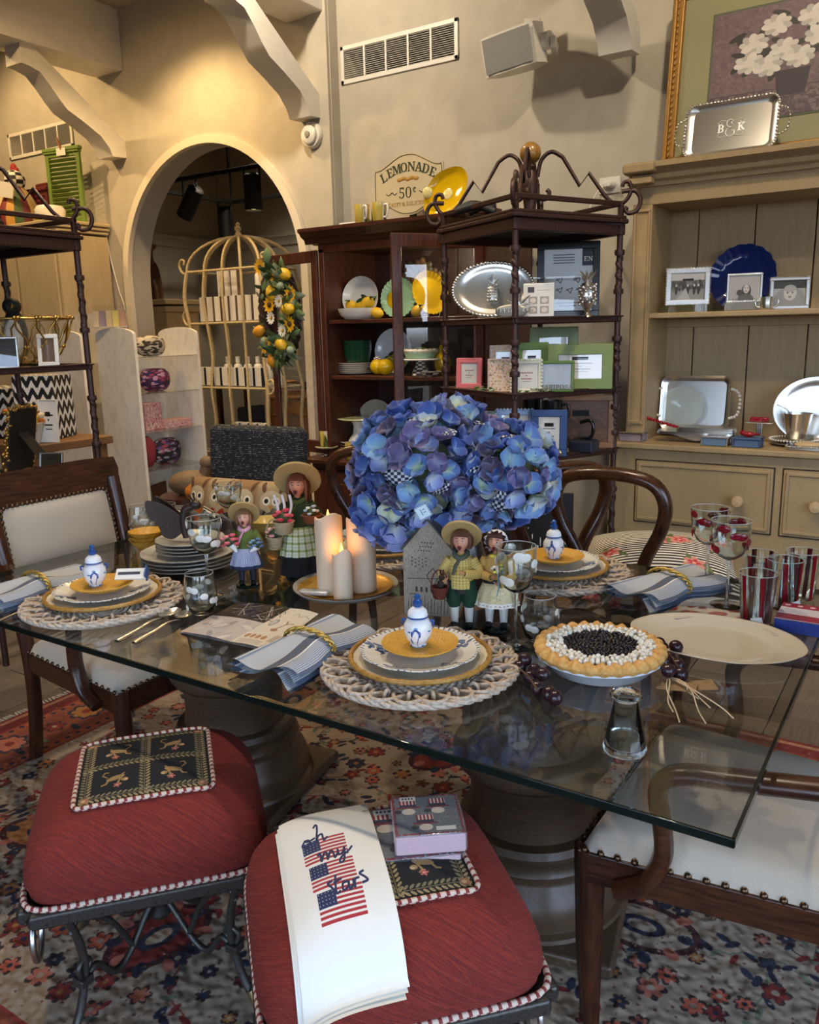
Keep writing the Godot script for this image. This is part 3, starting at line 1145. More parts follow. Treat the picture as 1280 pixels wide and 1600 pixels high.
func stools() -> void:
	var weave := Pic.new(256, 256, rgb(106, 27, 19))
	var r := RandomNumberGenerator.new()
	r.seed = 3
	for k in 900:
		var x := r.randi() % 256
		var y := r.randi() % 256
		var c: Color = [rgb(124, 36, 22), rgb(94, 22, 18), rgb(136, 48, 28), rgb(102, 25, 24)][r.randi() % 4]
		p_streak(weave, x, y, 30 + r.randi() % 60, c)
	var red := pic_mat("red_weave", weave, 0.92, {})
	red.uv1_triplanar = true
	red.uv1_scale = Vector3.ONE * 4.5
	red.normal_enabled = true
	red.normal_texture = noise_tex(0.2, 31, [], 256, true, 2, 5.0)
	red.normal_scale = 0.5
	var np := pic_mat("needlepoint", needlepoint(), 0.95)
	var cp := Pic.new(16, 32, rgb(206, 186, 168))
	cp.poly([W(0, 0), W(16, 8), W(16, 20), W(0, 12)], rgb(124, 44, 40))
	var cord := pic_mat("cord", cp, 0.8)
	cord.uv1_scale = V(1, 6, 1)
	var iron: Material = M.stool_iron
	var a := 0.245
	var t := thing("footstool", "red upholstered footstool with monkey needlepoint, nothing lying on it", "stool", V(-1.405, 0.017, -1.06), 0.86)
	var cush := mb().grid(72, 20, func(u: float, w: float):
		var an := TAU * u
		var d := W(cos(an), sin(an))
		d /= pow(pow(absf(d.x), 5.5) + pow(absf(d.y), 5.5), 1.0 / 5.5)
		var q := d * a * sin(w * PI / 2)
		return V(q.x, dome(q.x, q.y, a), q.y))
	cush.grid(72, 3, func(u: float, w: float):
		var an := TAU * u
		var d := W(cos(an), sin(an))
		d /= pow(pow(absf(d.x), 5.5) + pow(absf(d.y), 5.5), 1.0 / 5.5)
		var q := d * (a - 0.006 * w)
		return V(q.x, lerpf(dome(q.x, q.y, a), 0.396, w), q.y))
	part(t, "cushion", cush, red)
	var ph := 0.138
	var patch := mb().grid(24, 24, func(u: float, w: float):
		var x := lerpf(-ph, ph, u)
		var z := lerpf(-ph, ph, w)
		return V(x, dome(x, z, a) + 0.004, z), true)
	var pt := part(t, "needlepoint_patch", patch, np)
	var loop := []
	for q in rrect(ph * 2.02, ph * 2.02, 0.02, 4):
		loop.append(q)
	var dense := []
	for i in loop.size():
		var b: Vector2 = loop[(i + 1) % loop.size()]
		var cnt := maxi(1, roundi(loop[i].distance_to(b) / 0.02))
		for k in cnt:
			var q: Vector2 = loop[i].lerp(b, float(k) / cnt)
			dense.append(V(q.x, dome(q.x, q.y, a) + 0.005, q.y))
	part(pt, "cord_edge", mb().tube(dense, 0.005, 6, true), cord)
	var welt := []
	for k in 96:
		var an := TAU * k / 96
		var d := W(cos(an), sin(an))
		d /= pow(pow(absf(d.x), 9) + pow(absf(d.y), 9), 1.0 / 9)
		welt.append(V(d.x * a * 0.985, 0.397, d.y * a * 0.985))
	part(t, "welt", mb().tube(welt, 0.006, 6, true), cord)
	var rail := mb()
	for s in [-1, 1]:
		rail.box(V(0, 0.376, s * a * 0.97), V(a * 1.84, 0.034, 0.022), 0.008).box(V(s * a * 0.97, 0.376, 0), V(0.022, 0.034, a * 1.84), 0.008)
	rail.box(V(0, 0.385, 0), V(a * 1.9, 0.012, a * 1.9))
	part(t, "seat_frame", rail, iron)
	var lp := curve(v3s([0.2, 0.37, 0.2, 0.165, 0.3, 0.165, 0.15, 0.2, 0.15, 0.165, 0.1, 0.165, 0.195, 0.035, 0.195]), 5)
	var lmesh := mb().tube(lp, 0.0115, 6, false, 0.7).tube(curve(v3s([0.195, 0.035, 0.195, 0.215, 0.012, 0.215, 0.236, 0.015, 0.236, 0.238, 0.035, 0.238, 0.225, 0.042, 0.225]), 4), 0.009, 6).done()
	var tip := mb().tube(v3s([0.185, 0.07, 0.185, 0.205, 0.025, 0.205, 0.225, 0.008, 0.225]), [0.018, 0.022, 0.01], 6, false, 0.6).done()
	var collar := mb().box(V(0.155, 0.16, 0.155), V(0.034, 0.022, 0.034), 0.005, ry(PI / 4)).done()
	var sc := mb().tube(curve(v3s([0.155, 0.15, 0.155, 0.13, 0.17, 0.13, 0.1, 0.12, 0.1, 0.07, 0.13, 0.07, 0.03, 0.19, 0.03, 0.015, 0.215, 0.015, 0.03, 0.225, 0.04]), 5), 0.008, 6).tube(curve(v3s([0.155, 0.155, 0.155, 0.165, 0.19, 0.16, 0.15, 0.205, 0.15, 0.138, 0.19, 0.14, 0.145, 0.178, 0.145]), 4), 0.006, 6).tube(curve(v3s([0.06, 0.14, 0.06, 0.1, 0.25, 0.1, 0.15, 0.3, 0.15, 0.165, 0.28, 0.165]), 4), 0.007, 6).done()
	for k in 4:
		var q := Transform3D(ry(k * PI / 2), Vector3.ZERO)
		var lg := part(t, "leg", lmesh, iron, q)
		part(lg, "leaf_foot", tip, mat("leaf_metal", rgb(150, 130, 92), 0.35, 0.85))
		part(lg, "collar", collar, iron)
		part(t, "stretcher_scroll", sc, iron, q)
	part(t, "finial", mb().lathe(v2s([0.0, 0.15, 0.02, 0.16, 0.03, 0.175, 0.016, 0.19, 0.022, 0.21, 0.034, 0.235, 0.034, 0.26, 0.024, 0.29, 0.008, 0.31, 0.0, 0.315]), 16), iron)
	for s in [-1, 1]:
		var ringp := []
		for k in 24:
			var an := TAU * k / 24
			ringp.append(V(s * (a - 0.01), 0.27 + cos(an) * 0.05, 0.13 + sin(an) * 0.05))
		part(t, "ring_handle", mb().tube(ringp, 0.0065, 6, true), M.silver_satin)
		part(t, "ring_bracket", mb().tube(curve(v3s([s * (a - 0.01), 0.36, 0.13, s * (a + 0.01), 0.335, 0.15, s * (a + 0.005), 0.31, 0.14, s * (a - 0.015), 0.322, 0.12]), 4), 0.012, 6, false, 0.4), iron)
	copy(t, V(-0.775, 0.017, -1.07), 0.83, "red upholstered footstool with a tea towel and napkin packs lying on it")
	stool_goods(Transform3D(ry(0.83), V(-0.775, 0.017, -1.07)), a)

func p_streak(p: Pic, x: int, y: int, l: int, c: Color) -> void:
	for k in l:
		p.rect((x + k) % 256, (y + k * 2 / 3) % 256, 2, 1, c)

func flag(p: Pic, x: float, y: float, w: float, h: float) -> void:
	for k in 13:
		p.rect(x, y + k * h / 13.0, w, h / 13.0 + 1, rgb(170, 44, 48) if k % 2 == 0 else rgb(232, 226, 216))
	p.rect(x, y, w * 0.4, h * 7 / 13.0, rgb(36, 44, 84))
	for i in 5:
		for j in 4:
			p.rect(x + 4 + i * w * 0.075, y + 3 + j * h * 0.13, 3, 3, rgb(220, 216, 208))

func stool_goods(xf: Transform3D, a: float) -> void:
	# towel, folded: a printed top sheet over two more layers that follow the cushion
	var p := Pic.new(420, 640, rgb(236, 232, 222))
	flag(p, 84, 168, 192, 98)
	flag(p, 96, 280, 192, 98)
	flag(p, 108, 390, 192, 98)
	var ink := rgb(30, 42, 78)
	# brush lettering: oh / my / stars
	var strokes := [
		[120, 178, 112, 190, 122, 200, 134, 192, 132, 178, 120, 176, 132, 182, 150, 178], [152, 140, 160, 130, 162, 146, 152, 196, 160, 176, 172, 172, 174, 194, 186, 186],
		[148, 240, 156, 236, 156, 262, 166, 240, 174, 240, 174, 262, 184, 240, 192, 242, 194, 262, 204, 250], [206, 238, 208, 256, 220, 250, 226, 236, 218, 276, 206, 282, 210, 268, 236, 250, 248, 238],
		[172, 330, 160, 334, 168, 346, 172, 358, 158, 360], [184, 316, 178, 362, 190, 362], [176, 336, 198, 330], [214, 342, 200, 344, 198, 362, 212, 356, 216, 342, 216, 364, 228, 352], [228, 340, 230, 362, 234, 342, 246, 338], [262, 322, 250, 328, 262, 340, 268, 350, 252, 354]]
	for s in strokes:
		var pen := []
		for q in v2s(s):
			pen.append(W(86 + (q.x - 112) * 1.55, 92 + (q.y - 130) * 1.35))
		p.line(curve(pen, 5), 9.0, ink)
	var tm := pic_mat("towel_cloth", p, 0.9, {"rim_enabled": true, "rim": 0.2})
	var t := thing("tea_towel", "white folded tea towel printed with three flags and brush lettering", "towel", Vector3.ZERO)
	var plain := mat("towel_plain", rgb(232, 228, 216), 0.9)
	var inv := xf.affine_inverse()
	# corners of the towel as the photograph shows them, on the cushion
	var c := []
	for q in [[436, 1305], [572, 1278], [640, 1512], [474, 1556]]:
		var s := inv * on_y(q[0], q[1], 0.53)
		c.append(W(s.x, s.z))
	for layer in 3:
		var grow: float = [0.0, 0.004, 0.009][layer]
		var sheet := mb().grid(20, 28, func(u: float, w: float):
			var q: Vector2 = c[0].lerp(c[1], u + grow * (0.5 - u)).lerp(c[3].lerp(c[2], u), w) + W(-grow, grow * 1.6) * (1.0 if layer else 0.0)
			var lift := 0.0025 * sin(u * 5.0 + layer) * sin(w * 4.0) + 0.0025
			return xf * V(q.x, dome(clampf(q.x, -a * 0.96, a * 0.96), clampf(q.y, -a * 0.96, a * 0.96), a) + 0.007 + 0.003 * (2 - layer) + lift * 0.6, q.y), true)
		part(t, "printed_layer" if layer == 0 else "under_layer", sheet, tm if layer == 0 else plain)
	# packs of paper napkins
	var n := Pic.new(320, 320, rgb(122, 34, 44))
	n.rect(14, 14, 292, 292, rgb(104, 112, 120))
	var r := RandomNumberGenerator.new()
	r.seed = 8
	n.speckle(r, 500, 10, [rgb(118, 126, 132), rgb(90, 98, 108), rgb(134, 138, 140)])
	for g in [[75, 70], [215, 70], [145, 200]]:
		n.rect(g[0] - 40, g[1] - 38, 80, 62, rgb(222, 214, 204))
		for k in 5:
			n.rect(g[0] - 40 + k * 17, g[1] - 38, 9, 44, rgb(140, 34, 44))
		n.rect(g[0] - 40, g[1] + 4, 80, 20, rgb(34, 40, 74)).rect(g[0] - 56, g[1] + 24, 112, 12, rgb(120, 34, 42))
		n.oval(g[0], g[1] + 62, 32, 26, rgb(214, 206, 190)).oval(g[0] - 50, g[1] + 60, 18, 16, rgb(52, 44, 60))
	n.rect(40, 8, 76, 34, rgb(228, 226, 220)).rect(190, 262, 90, 30, rgb(224, 222, 216))
	for k in 4:
		n.rect(50 + k * 15, 16, 9, 14, rgb(70, 64, 66))
	var top := pic_mat("napkin_print", n, 0.25)
	var side := Pic.new(64, 64, rgb(206, 184, 190))
	for k in 12:
		side.rect(0, k * 5 + 3, 64, 1.4, rgb(158, 72, 88))
	var sm := pic_mat("napkin_side", side, 0.3)
	var spots := [[640, 1318, 0.533, 0.165, 0.5, "larger pack of printed party napkins lying underneath"], [668, 1292, 0.574, 0.127, 0.45, "smaller square pack of printed party napkins lying on top"]]
	for s in spots:
		var at := on_y(s[0], s[1], s[2] + 0.014)
		at.y = s[2]
		var b := ry(xf.basis.get_euler().y + s[4] - 0.62) 
		var o := thing("napkin_pack", s[5], "napkins", at, 0.0)
		part(o, "paper_stack", mb().box(V(0, 0.019, 0), V(s[3], 0.038, s[3]), 0.004, b), sm)
		part(o, "printed_top", mb().box(V(0, 0.0392, 0), V(s[3] * 0.985, 0.0024, s[3] * 0.985), 0.001, b), top)
		part(o, "clear_wrap", mb().box(V(0, 0.0205, 0), V(s[3] + 0.004, 0.0425, s[3] + 0.004), 0.005, b), pane("wrap", rgb(240, 240, 245), 0.05, 0.05))

# ---- balloon-back chairs and tweed chair
func balloon_chairs() -> void:
	var wood := grained("balloon_wood", [rgb(34, 17, 9), rgb(62, 33, 17), rgb(78, 44, 23)], V(9, 3, 9), 0.25)
	var t := thing("balloon_back_chair", "dark wood balloon back chair whose hoop stands before the striped cushion", "chair", V(-0.885, 0.006, -2.58), PI)
	var hoop := curve(v3s([-0.125, 0.44, 0.01, -0.1, 0.6, 0.0, -0.115, 0.72, -0.01, -0.17, 0.84, -0.03, -0.182, 0.93, -0.045, -0.135, 0.995, -0.055, 0, 1.015, -0.06, 0.135, 0.995, -0.055, 0.182, 0.93, -0.045, 0.17, 0.84, -0.03, 0.115, 0.72, -0.01, 0.1, 0.6, 0.0, 0.125, 0.44, 0.01]), 5)
	part(t, "hoop_back", mb().tube(hoop, 0.026, 10, false, 0.85), wood)
	part(t, "cross_rail", mb().tube(curve(v3s([-0.1, 0.64, -0.002, -0.04, 0.66, -0.005, 0, 0.645, -0.008, 0.04, 0.66, -0.005, 0.1, 0.64, -0.002]), 4), 0.016, 8), wood)
	var plan := PackedVector2Array()
	for k in 28:
		var an := TAU * k / 28
		plan.append(W(cos(an) * 0.215, sin(an) * 0.2 + 0.2))
	part(t, "seat_frame", mb().prism(plan, 0.06, T(0, 0.415, 0, rx(PI / 2))), wood)
	part(t, "seat", mb().ell(V(0, 0.445, 0.2), V(0.2, 0.045, 0.185), 24, 10), mat("seat_damask", rgb(120, 92, 62), 0.8))
	for s in [-1, 1]:
		part(t, "leg", mb().tube(curve(v3s([s * 0.15, 0.41, 0.34, s * 0.17, 0.3, 0.36, s * 0.15, 0.12, 0.35, s * 0.165, 0.012, 0.37]), 4), [0.03, 0.03, 0.028, 0.026, 0.024, 0.022, 0.02, 0.019, 0.018, 0.017, 0.017, 0.018, 0.02], 8), wood)
		part(t, "leg", mb().tube(curve(v3s([s * 0.125, 0.44, 0.01, s * 0.135, 0.2, 0.0, s * 0.15, 0.012, -0.06]), 5), 0.018, 8), wood)
	copy(t, V(-1.1, 0.006, -2.6), PI + 1.0, "dark wood balloon back chair turned aside, partly behind the hydrangeas")
	copy(t, V(-1.92, 0.006, -2.7), PI + 0.3, "dark wood balloon back chair mostly hidden between candles and hydrangeas")
	# striped floral cushion on the seat of the first chair
	var p := Pic.new(512, 512, rgb(222, 212, 192))
	for k in 30:
		p.rect(0, k * 17, 512, 9, rgb(22, 22, 24))
	var r := RandomNumberGenerator.new()
	r.seed = 19
	for k in 12:
		var q := W(r.randf() * 512, r.randf() * 512)
		for s in 4:
			p.oval(q.x + r.randf_range(-42, 42), q.y + r.randf_range(-30, 30), 32, 10, [rgb(72, 84, 44), rgb(96, 106, 60)][s % 2], r.randf() * TAU)
		p.bloom(q.x, q.y, 40, 6, rgb(196, 130, 112), rgb(176, 60, 66), r.randf() * TAU).bloom(q.x, q.y, 24, 5, rgb(184, 52, 62), rgb(214, 160, 130))
	var cm := pic_mat("striped_floral", p, 0.85)
	var cu := thing("throw_cushion", "black and white striped throw cushion with red flowers", "cushion", V(-0.8, 0.62, -2.86), 0.35)
	var puff := mb()
	for f in [1.0, -1.0]:
		puff.grid(26, 26, func(u: float, w: float):
			var x := (u - 0.5) * 2
			var z := (w - 0.5) * 2
			var e := pow(maxf(0, (1 - x * x) * (1 - z * z)), 0.42)
			var pin := 1.0 - 0.07 * (1 - absf(x * z))
			return V(x * 0.27 * pin, f * 0.115 * e, z * 0.24 * pin), f > 0)
	part(cu, "cover", puff, cm, Transform3D(rx(0.18) , Vector3.ZERO))
	# the second cushion's trellis-print corner, between the first one and the table
	var q := Pic.new(256, 256, rgb(206, 196, 172))
	for i in 8:
		for j in 8:
			q.oval(i * 32 + (j % 2) * 16, j * 32 + 16, 12, 11, rgb(160, 50, 54))
	var ck := thing("seat_pad", "red and cream quatrefoil print seat pad under the striped cushion", "cushion", V(-0.62, 0.53, -2.72), 0.4)
	part(ck, "cover", mb().ell(Vector3.ZERO, V(0.2, 0.035, 0.15), 24, 10), pic_mat("trellis_print", q, 0.85))
	# tweed chair with an owl cushion
	var tw := Pic.new(256, 256, rgb(20, 22, 27))
	for k in 1500:
		tw.rect(r.randi() % 256, (r.randi() % 42) * 6 + 2, 4 + r.randi() % 8, 2, [rgb(84, 86, 90), rgb(132, 130, 126), rgb(36, 40, 52), rgb(52, 54, 60)][r.randi() % 4])
	var tm := pic_mat("tweed", tw, 0.95)
	tm.uv1_triplanar = true
	tm.uv1_scale = Vector3.ONE * 2.6
	var ch := thing("tweed_chair", "slipcovered chair with black and grey tweed back behind the glasses", "chair", V(-2.79, 0.0145, -2.92), 0.12)
	part(ch, "backrest", mb().box(V(0, 0.8, 0), V(0.55, 0.47, 0.1), 0.03, rx(-0.08)), tm)
	part(ch, "seat", mb().box(V(0, 0.47, 0.26), V(0.54, 0.1, 0.5), 0.03), tm)
	part(ch, "skirt", mb().box(V(0, 0.27, 0.25), V(0.53, 0.32, 0.5), 0.01), tm)
	for s in [-1, 1]:
		for z in [0.02, 0.46]:
			part(ch, "leg", mb().box(V(s * 0.23, 0.056, z), V(0.04, 0.112, 0.04), 0.004), wood)
	var op := Pic.new(512, 256, rgb(150, 130, 98))
	for i in 4:
		var x := 64.0 + i * 128
		op.rect(x - 60, 0, 120, 256, [rgb(140, 108, 70), rgb(160, 138, 102)][i % 2])
		op.oval(x, 190, 52, 90, [rgb(196, 96, 32), rgb(160, 52, 28), rgb(176, 138, 48)][i % 3])
		op.oval(x, 80, 50, 46, rgb(186, 168, 136))
		for s in [-1, 1]:
			op.oval(x + s * 20, 76, 17, 17, rgb(232, 222, 204)).oval(x + s * 20, 76, 9, 9, rgb(20, 18, 18))
			op.oval(x + s * 40, 24, 10, 22, rgb(90, 60, 40), s * 0.4)
			op.oval(x + s * 38, 180, 13, 50, rgb(70, 52, 40), s * 0.3)
		op.poly([W(x - 8, 92), W(x + 8, 92), W(x, 114)], rgb(196, 128, 40))
	var oc := thing("owl_cushion", "cream cushion printed with orange owls on the tweed chair", "cushion", V(-2.77, 0.665, -2.75), 0.12)
	var op2 := mb()
	for f in [1.0, -1.0]:
		op2.grid(22, 18, func(u: float, w: float):
			var x := (u - 0.5) * 2
			var y := (0.5 - w) * 2
			var e := pow(maxf(0, (1 - x * x) * (1 - y * y)), 0.45)
			return V(x * 0.29, y * 0.15, f * 0.07 * e), f < 0)
	part(oc, "cover", op2, pic_mat("owl_print", op, 0.85), Transform3D(rx(-0.15), Vector3.ZERO))

# ---- fittings on the wall
func vent(label: String, c: Vector3, w: float, h: float) -> void:
	var o := thing("wall_vent", label, "vent", c)
	var du := mb()
	for s in [-1, 1]:
		du.box(V(s * (w / 2 - 0.022), 0, -0.255), V(0.004, h - 0.04, 0.48)).box(V(0, s * (h / 2 - 0.021), -0.255), V(w - 0.04, 0.004, 0.48))
	du.box(V(0, 0, -0.497), V(w - 0.04, h - 0.04, 0.004))
	part(o, "duct", du, M.duct_metal)
	var f := mb()
	for s in [-1, 1]:
		f.box(V(0, s * (h / 2 - 0.014), 0), V(w, 0.028, 0.014), 0.004).box(V(s * (w / 2 - 0.014), 0, 0), V(0.028, h, 0.014), 0.004)
	for k in 4:
		f.box(V((k - 1.5) * (w - 0.05) / 5, 0, 0.001), V(0.016, h - 0.04, 0.012), 0.003)
	part(o, "frame", f, M.white_plastic)
	var slat := mb().box(Vector3.ZERO, V(w - 0.05, 0.0018, 0.004), 0.0, rx(-0.3)).done()
	for k in 15:
		part(o, "slat", slat, M.white_plastic, T(0, (k - 7) * (h - 0.05) / 15, -0.002))

func wall_fittings() -> void:
	vent("white slatted vent on the wall left of the speaker", V(-3.155, 3.215, -4.805), 0.9, 0.235)
	vent("white slatted vent above the green shutter", V(-6.83, 3.17, WALL_Z + 0.01), 0.92, 0.215)
	# smoke detector
	var sd := thing("smoke_detector", "round white alarm fixed to the wall beside the arch", "alarm", V(-3.78, 2.79, WALL_Z + 0.03))
	var up := rx(PI / 2)
	part(sd, "base", mb().lathe(v2s([0.0, 0.0, 0.085, 0.0, 0.085, 0.018, 0.078, 0.028, 0.0, 0.03]), 28), M.white_plastic, Transform3D(up, Vector3.ZERO))
	part(sd, "cover", mb().lathe(v2s([0.062, 0.028, 0.06, 0.048, 0.05, 0.056, 0.0, 0.058]), 28), M.white_plastic, Transform3D(up, Vector3.ZERO))
	part(sd, "sensor", mb().lathe(v2s([0.022, 0.056, 0.02, 0.064, 0.0, 0.066]), 18), mat("grey_plastic", rgb(130, 128, 124), 0.5), Transform3D(up, Vector3.ZERO))
	# speaker
	var sp := thing("wall_speaker", "grey white loudspeaker tilted down on its wall bracket", "speaker", V(-2.2, 2.99, -4.55), -0.12)
	var tilt := rx(0.2) * rz(0.06)
	var prof := PackedVector2Array()
	for k in 13:
		var a := PI * k / 12
		prof.append(W(-cos(a) * 0.17, -0.02 - sin(a) * 0.12))
	prof.append_array([W(0.17, 0.07), W(0.09, 0.085), W(-0.09, 0.085), W(-0.17, 0.07)])
	part(sp, "cabinet", mb().prism(prof, 0.2, Transform3D(rx(-PI / 2).inverse() * Basis(), Vector3.ZERO)), M.white_plastic, Transform3D(tilt, Vector3.ZERO))
	var gr := grained("speaker_grille", [rgb(128, 128, 126), rgb(142, 142, 140)], Vector3.ONE * 40, 0.8, 0.2)
	part(sp, "grille", mb().grid(14, 8, func(u: float, w: float):
		var x := lerpf(-0.155, 0.155, u)
		return V(x, lerpf(-0.088, 0.088, w), 0.092 - 0.35 * x * x)), gr, Transform3D(tilt, Vector3.ZERO))
	part(sp, "swivel_knob", mb().lathe(v2s([0.0, 0.0, 0.045, 0.0, 0.045, 0.05, 0.0, 0.05]), 20), M.white_plastic, Transform3D(tilt * rz(-PI / 2), tilt * V(0.16, 0.0, -0.03)))
	part(sp, "bracket", mb().box(V(0.2, 0.0, -0.08), V(0.03, 0.06, 0.16), 0.006, ry(0.42)), M.white_plastic)
	part(sp, "mounting_plate", mb().box(V(0.03, 0.13, -0.13), V(0.09, 0.12, 0.01), 0.003, ry(0.42)), M.white_plastic)
	# outlet with plug and cord
	var ol := thing("wall_outlet", "white wall outlet with two plugs above the iron shelf", "outlet", V(-1.725, 2.265, -4.805))
	part(ol, "cover_plate", mb().box(Vector3.ZERO, V(0.125, 0.09, 0.01), 0.004), M.white_plastic)
	for s in [-1, 1]:
		part(ol, "plug", mb().lathe(v2s([0.0, 0.0, 0.02, 0.0, 0.02, 0.02, 0.011, 0.045, 0.0, 0.045]), 14), M.white_plastic, Transform3D(rx(PI / 2) * rz(s * 0.3), V(s * 0.022, 0, 0.004)))
	part(ol, "cord", mb().tube(curve(v3s([-0.02, -0.01, 0.04, -0.05, -0.05, 0.08, -0.1, -0.2, 0.14, -0.12, -0.3, 0.3]), 6), 0.004, 6), M.white_plastic)

# ---- picture frame helper
func picture(called: String, label: String, at: Vector3, turn: float, w: float, h: float, bar: float, fm: Material, pm: Material, lean := 0.14, opt := {}) -> Node3D:
	# stands on its lower edge and leans back
	var o := thing(called, label, opt.get("cat", "picture frame"), at, turn, opt.get("group", ""))
	var b := Transform3D(rx(-lean), Vector3.ZERO)
	var d: float = opt.get("deep", 0.014)
	var f := mb()
	for s in [-1, 1]:
		f.box(V(0, h / 2 + s * (h / 2 - bar / 2), 0), V(w, bar, d), minf(0.004, bar * 0.3)).box(V(s * (w / 2 - bar / 2), h / 2, 0), V(bar, h - bar * 1.8, d), minf(0.004, bar * 0.3))
	part(o, "frame", f, fm, b)
	part(o, "picture", mb().box(V(0, h / 2, -0.002), V(w - bar * 1.9, h - bar * 1.9, 0.004)), pm, b)
	if opt.get("bead", 0.0) > 0.0:
		var bd: float = opt.bead
		var s := mb()
		var per := rrect(w, h, 0.004, 1)
		for i in per.size():
			var a := per[i]
			var c := per[(i + 1) % per.size()]
			var cnt := maxi(1, roundi(a.distance_to(c) / (bd * 2.1)))
			for k in cnt:
				var q := a.lerp(c, float(k) / cnt)
				s.ell(V(q.x, q.y + h / 2, d * 0.3), Vector3.ONE * bd, 6, 4)
		part(o, "beaded_edge", s, fm, b)
	if opt.get("glass", true):
		part(o, "glass", mb().box(V(0, h / 2, 0.002), V(w - bar * 1.8, h - bar * 1.8, 0.002)), M.glass, b)
	if opt.get("easel", true):
		part(o, "easel_back", mb().box(V(0, h * 0.36, -h * 0.36 * sin(lean) - 0.02), V(w * 0.25, h * 0.72, 0.004), 0.0, rx(0.22)), M.black)
	return o

func photo_print(key: String, kind: int) -> StandardMaterial3D:
	if M.has(key):
		return M[key]
	var p := Pic.new(128, 96, rgb(172, 170, 166))
	var r := RandomNumberGenerator.new()
	r.seed = hash(key) % 9999
	if kind == 0:
		p.rect(0, 0, 128, 30, rgb(186, 184, 180)).rect(0, 26, 128, 34, rgb(88, 86, 82)).rect(0, 58, 128, 40, rgb(142, 140, 136))
		for k in 60:
			p.oval(r.randf() * 128, 30 + r.randf() * 30, 5, 7, [rgb(60, 58, 56), rgb(112, 110, 106), rgb(40, 40, 38)][k % 3])
		for x in [20, 64, 88, 104]:
			p.oval(x, 62, 5, 16, rgb(34, 34, 34)).oval(x, 44, 4, 5, rgb(190, 186, 180))
		p.poly([W(20, 96), W(56, 52), W(74, 96)], rgb(176, 174, 168))
	elif kind == 1:
		p.oval(72, 60, 20, 26, rgb(52, 50, 48)).oval(72, 52, 13, 17, rgb(198, 194, 188)).oval(70, 92, 34, 22, rgb(92, 90, 86)).oval(44, 66, 12, 12, rgb(66, 64, 62)).oval(66, 48, 2, 2, rgb(40, 40, 40)).oval(78, 48, 2, 2, rgb(40, 40, 40)).oval(72, 60, 5, 2, rgb(120, 100, 96))
	else:
		p.rect(0, 0, 128, 30, rgb(58, 58, 58)).oval(64, 80, 66, 54, rgb(150, 148, 144), 0, 24).oval(66, 48, 26, 28, rgb(200, 196, 190), 0, 20).oval(56, 46, 3, 3, rgb(60, 58, 56)).oval(76, 46, 3, 3, rgb(60, 58, 56)).oval(66, 62, 7, 3, rgb(120, 112, 108)).oval(66, 30, 24, 14, rgb(170, 166, 160))
	return pic_mat(key, p, 0.5)

func card_print(key: String, ink: Color, base := Color(0.86, 0.85, 0.82)) -> StandardMaterial3D:
	if M.has(key):
		return M[key]
	var p := Pic.new(96, 128, base)
	p.rect(22, 44, 52, 5, ink).rect(44, 58, 8, 6, ink).rect(26, 74, 44, 5, ink).rect(30, 88, 36, 3, ink)
	return pic_mat(key, p, 0.6)

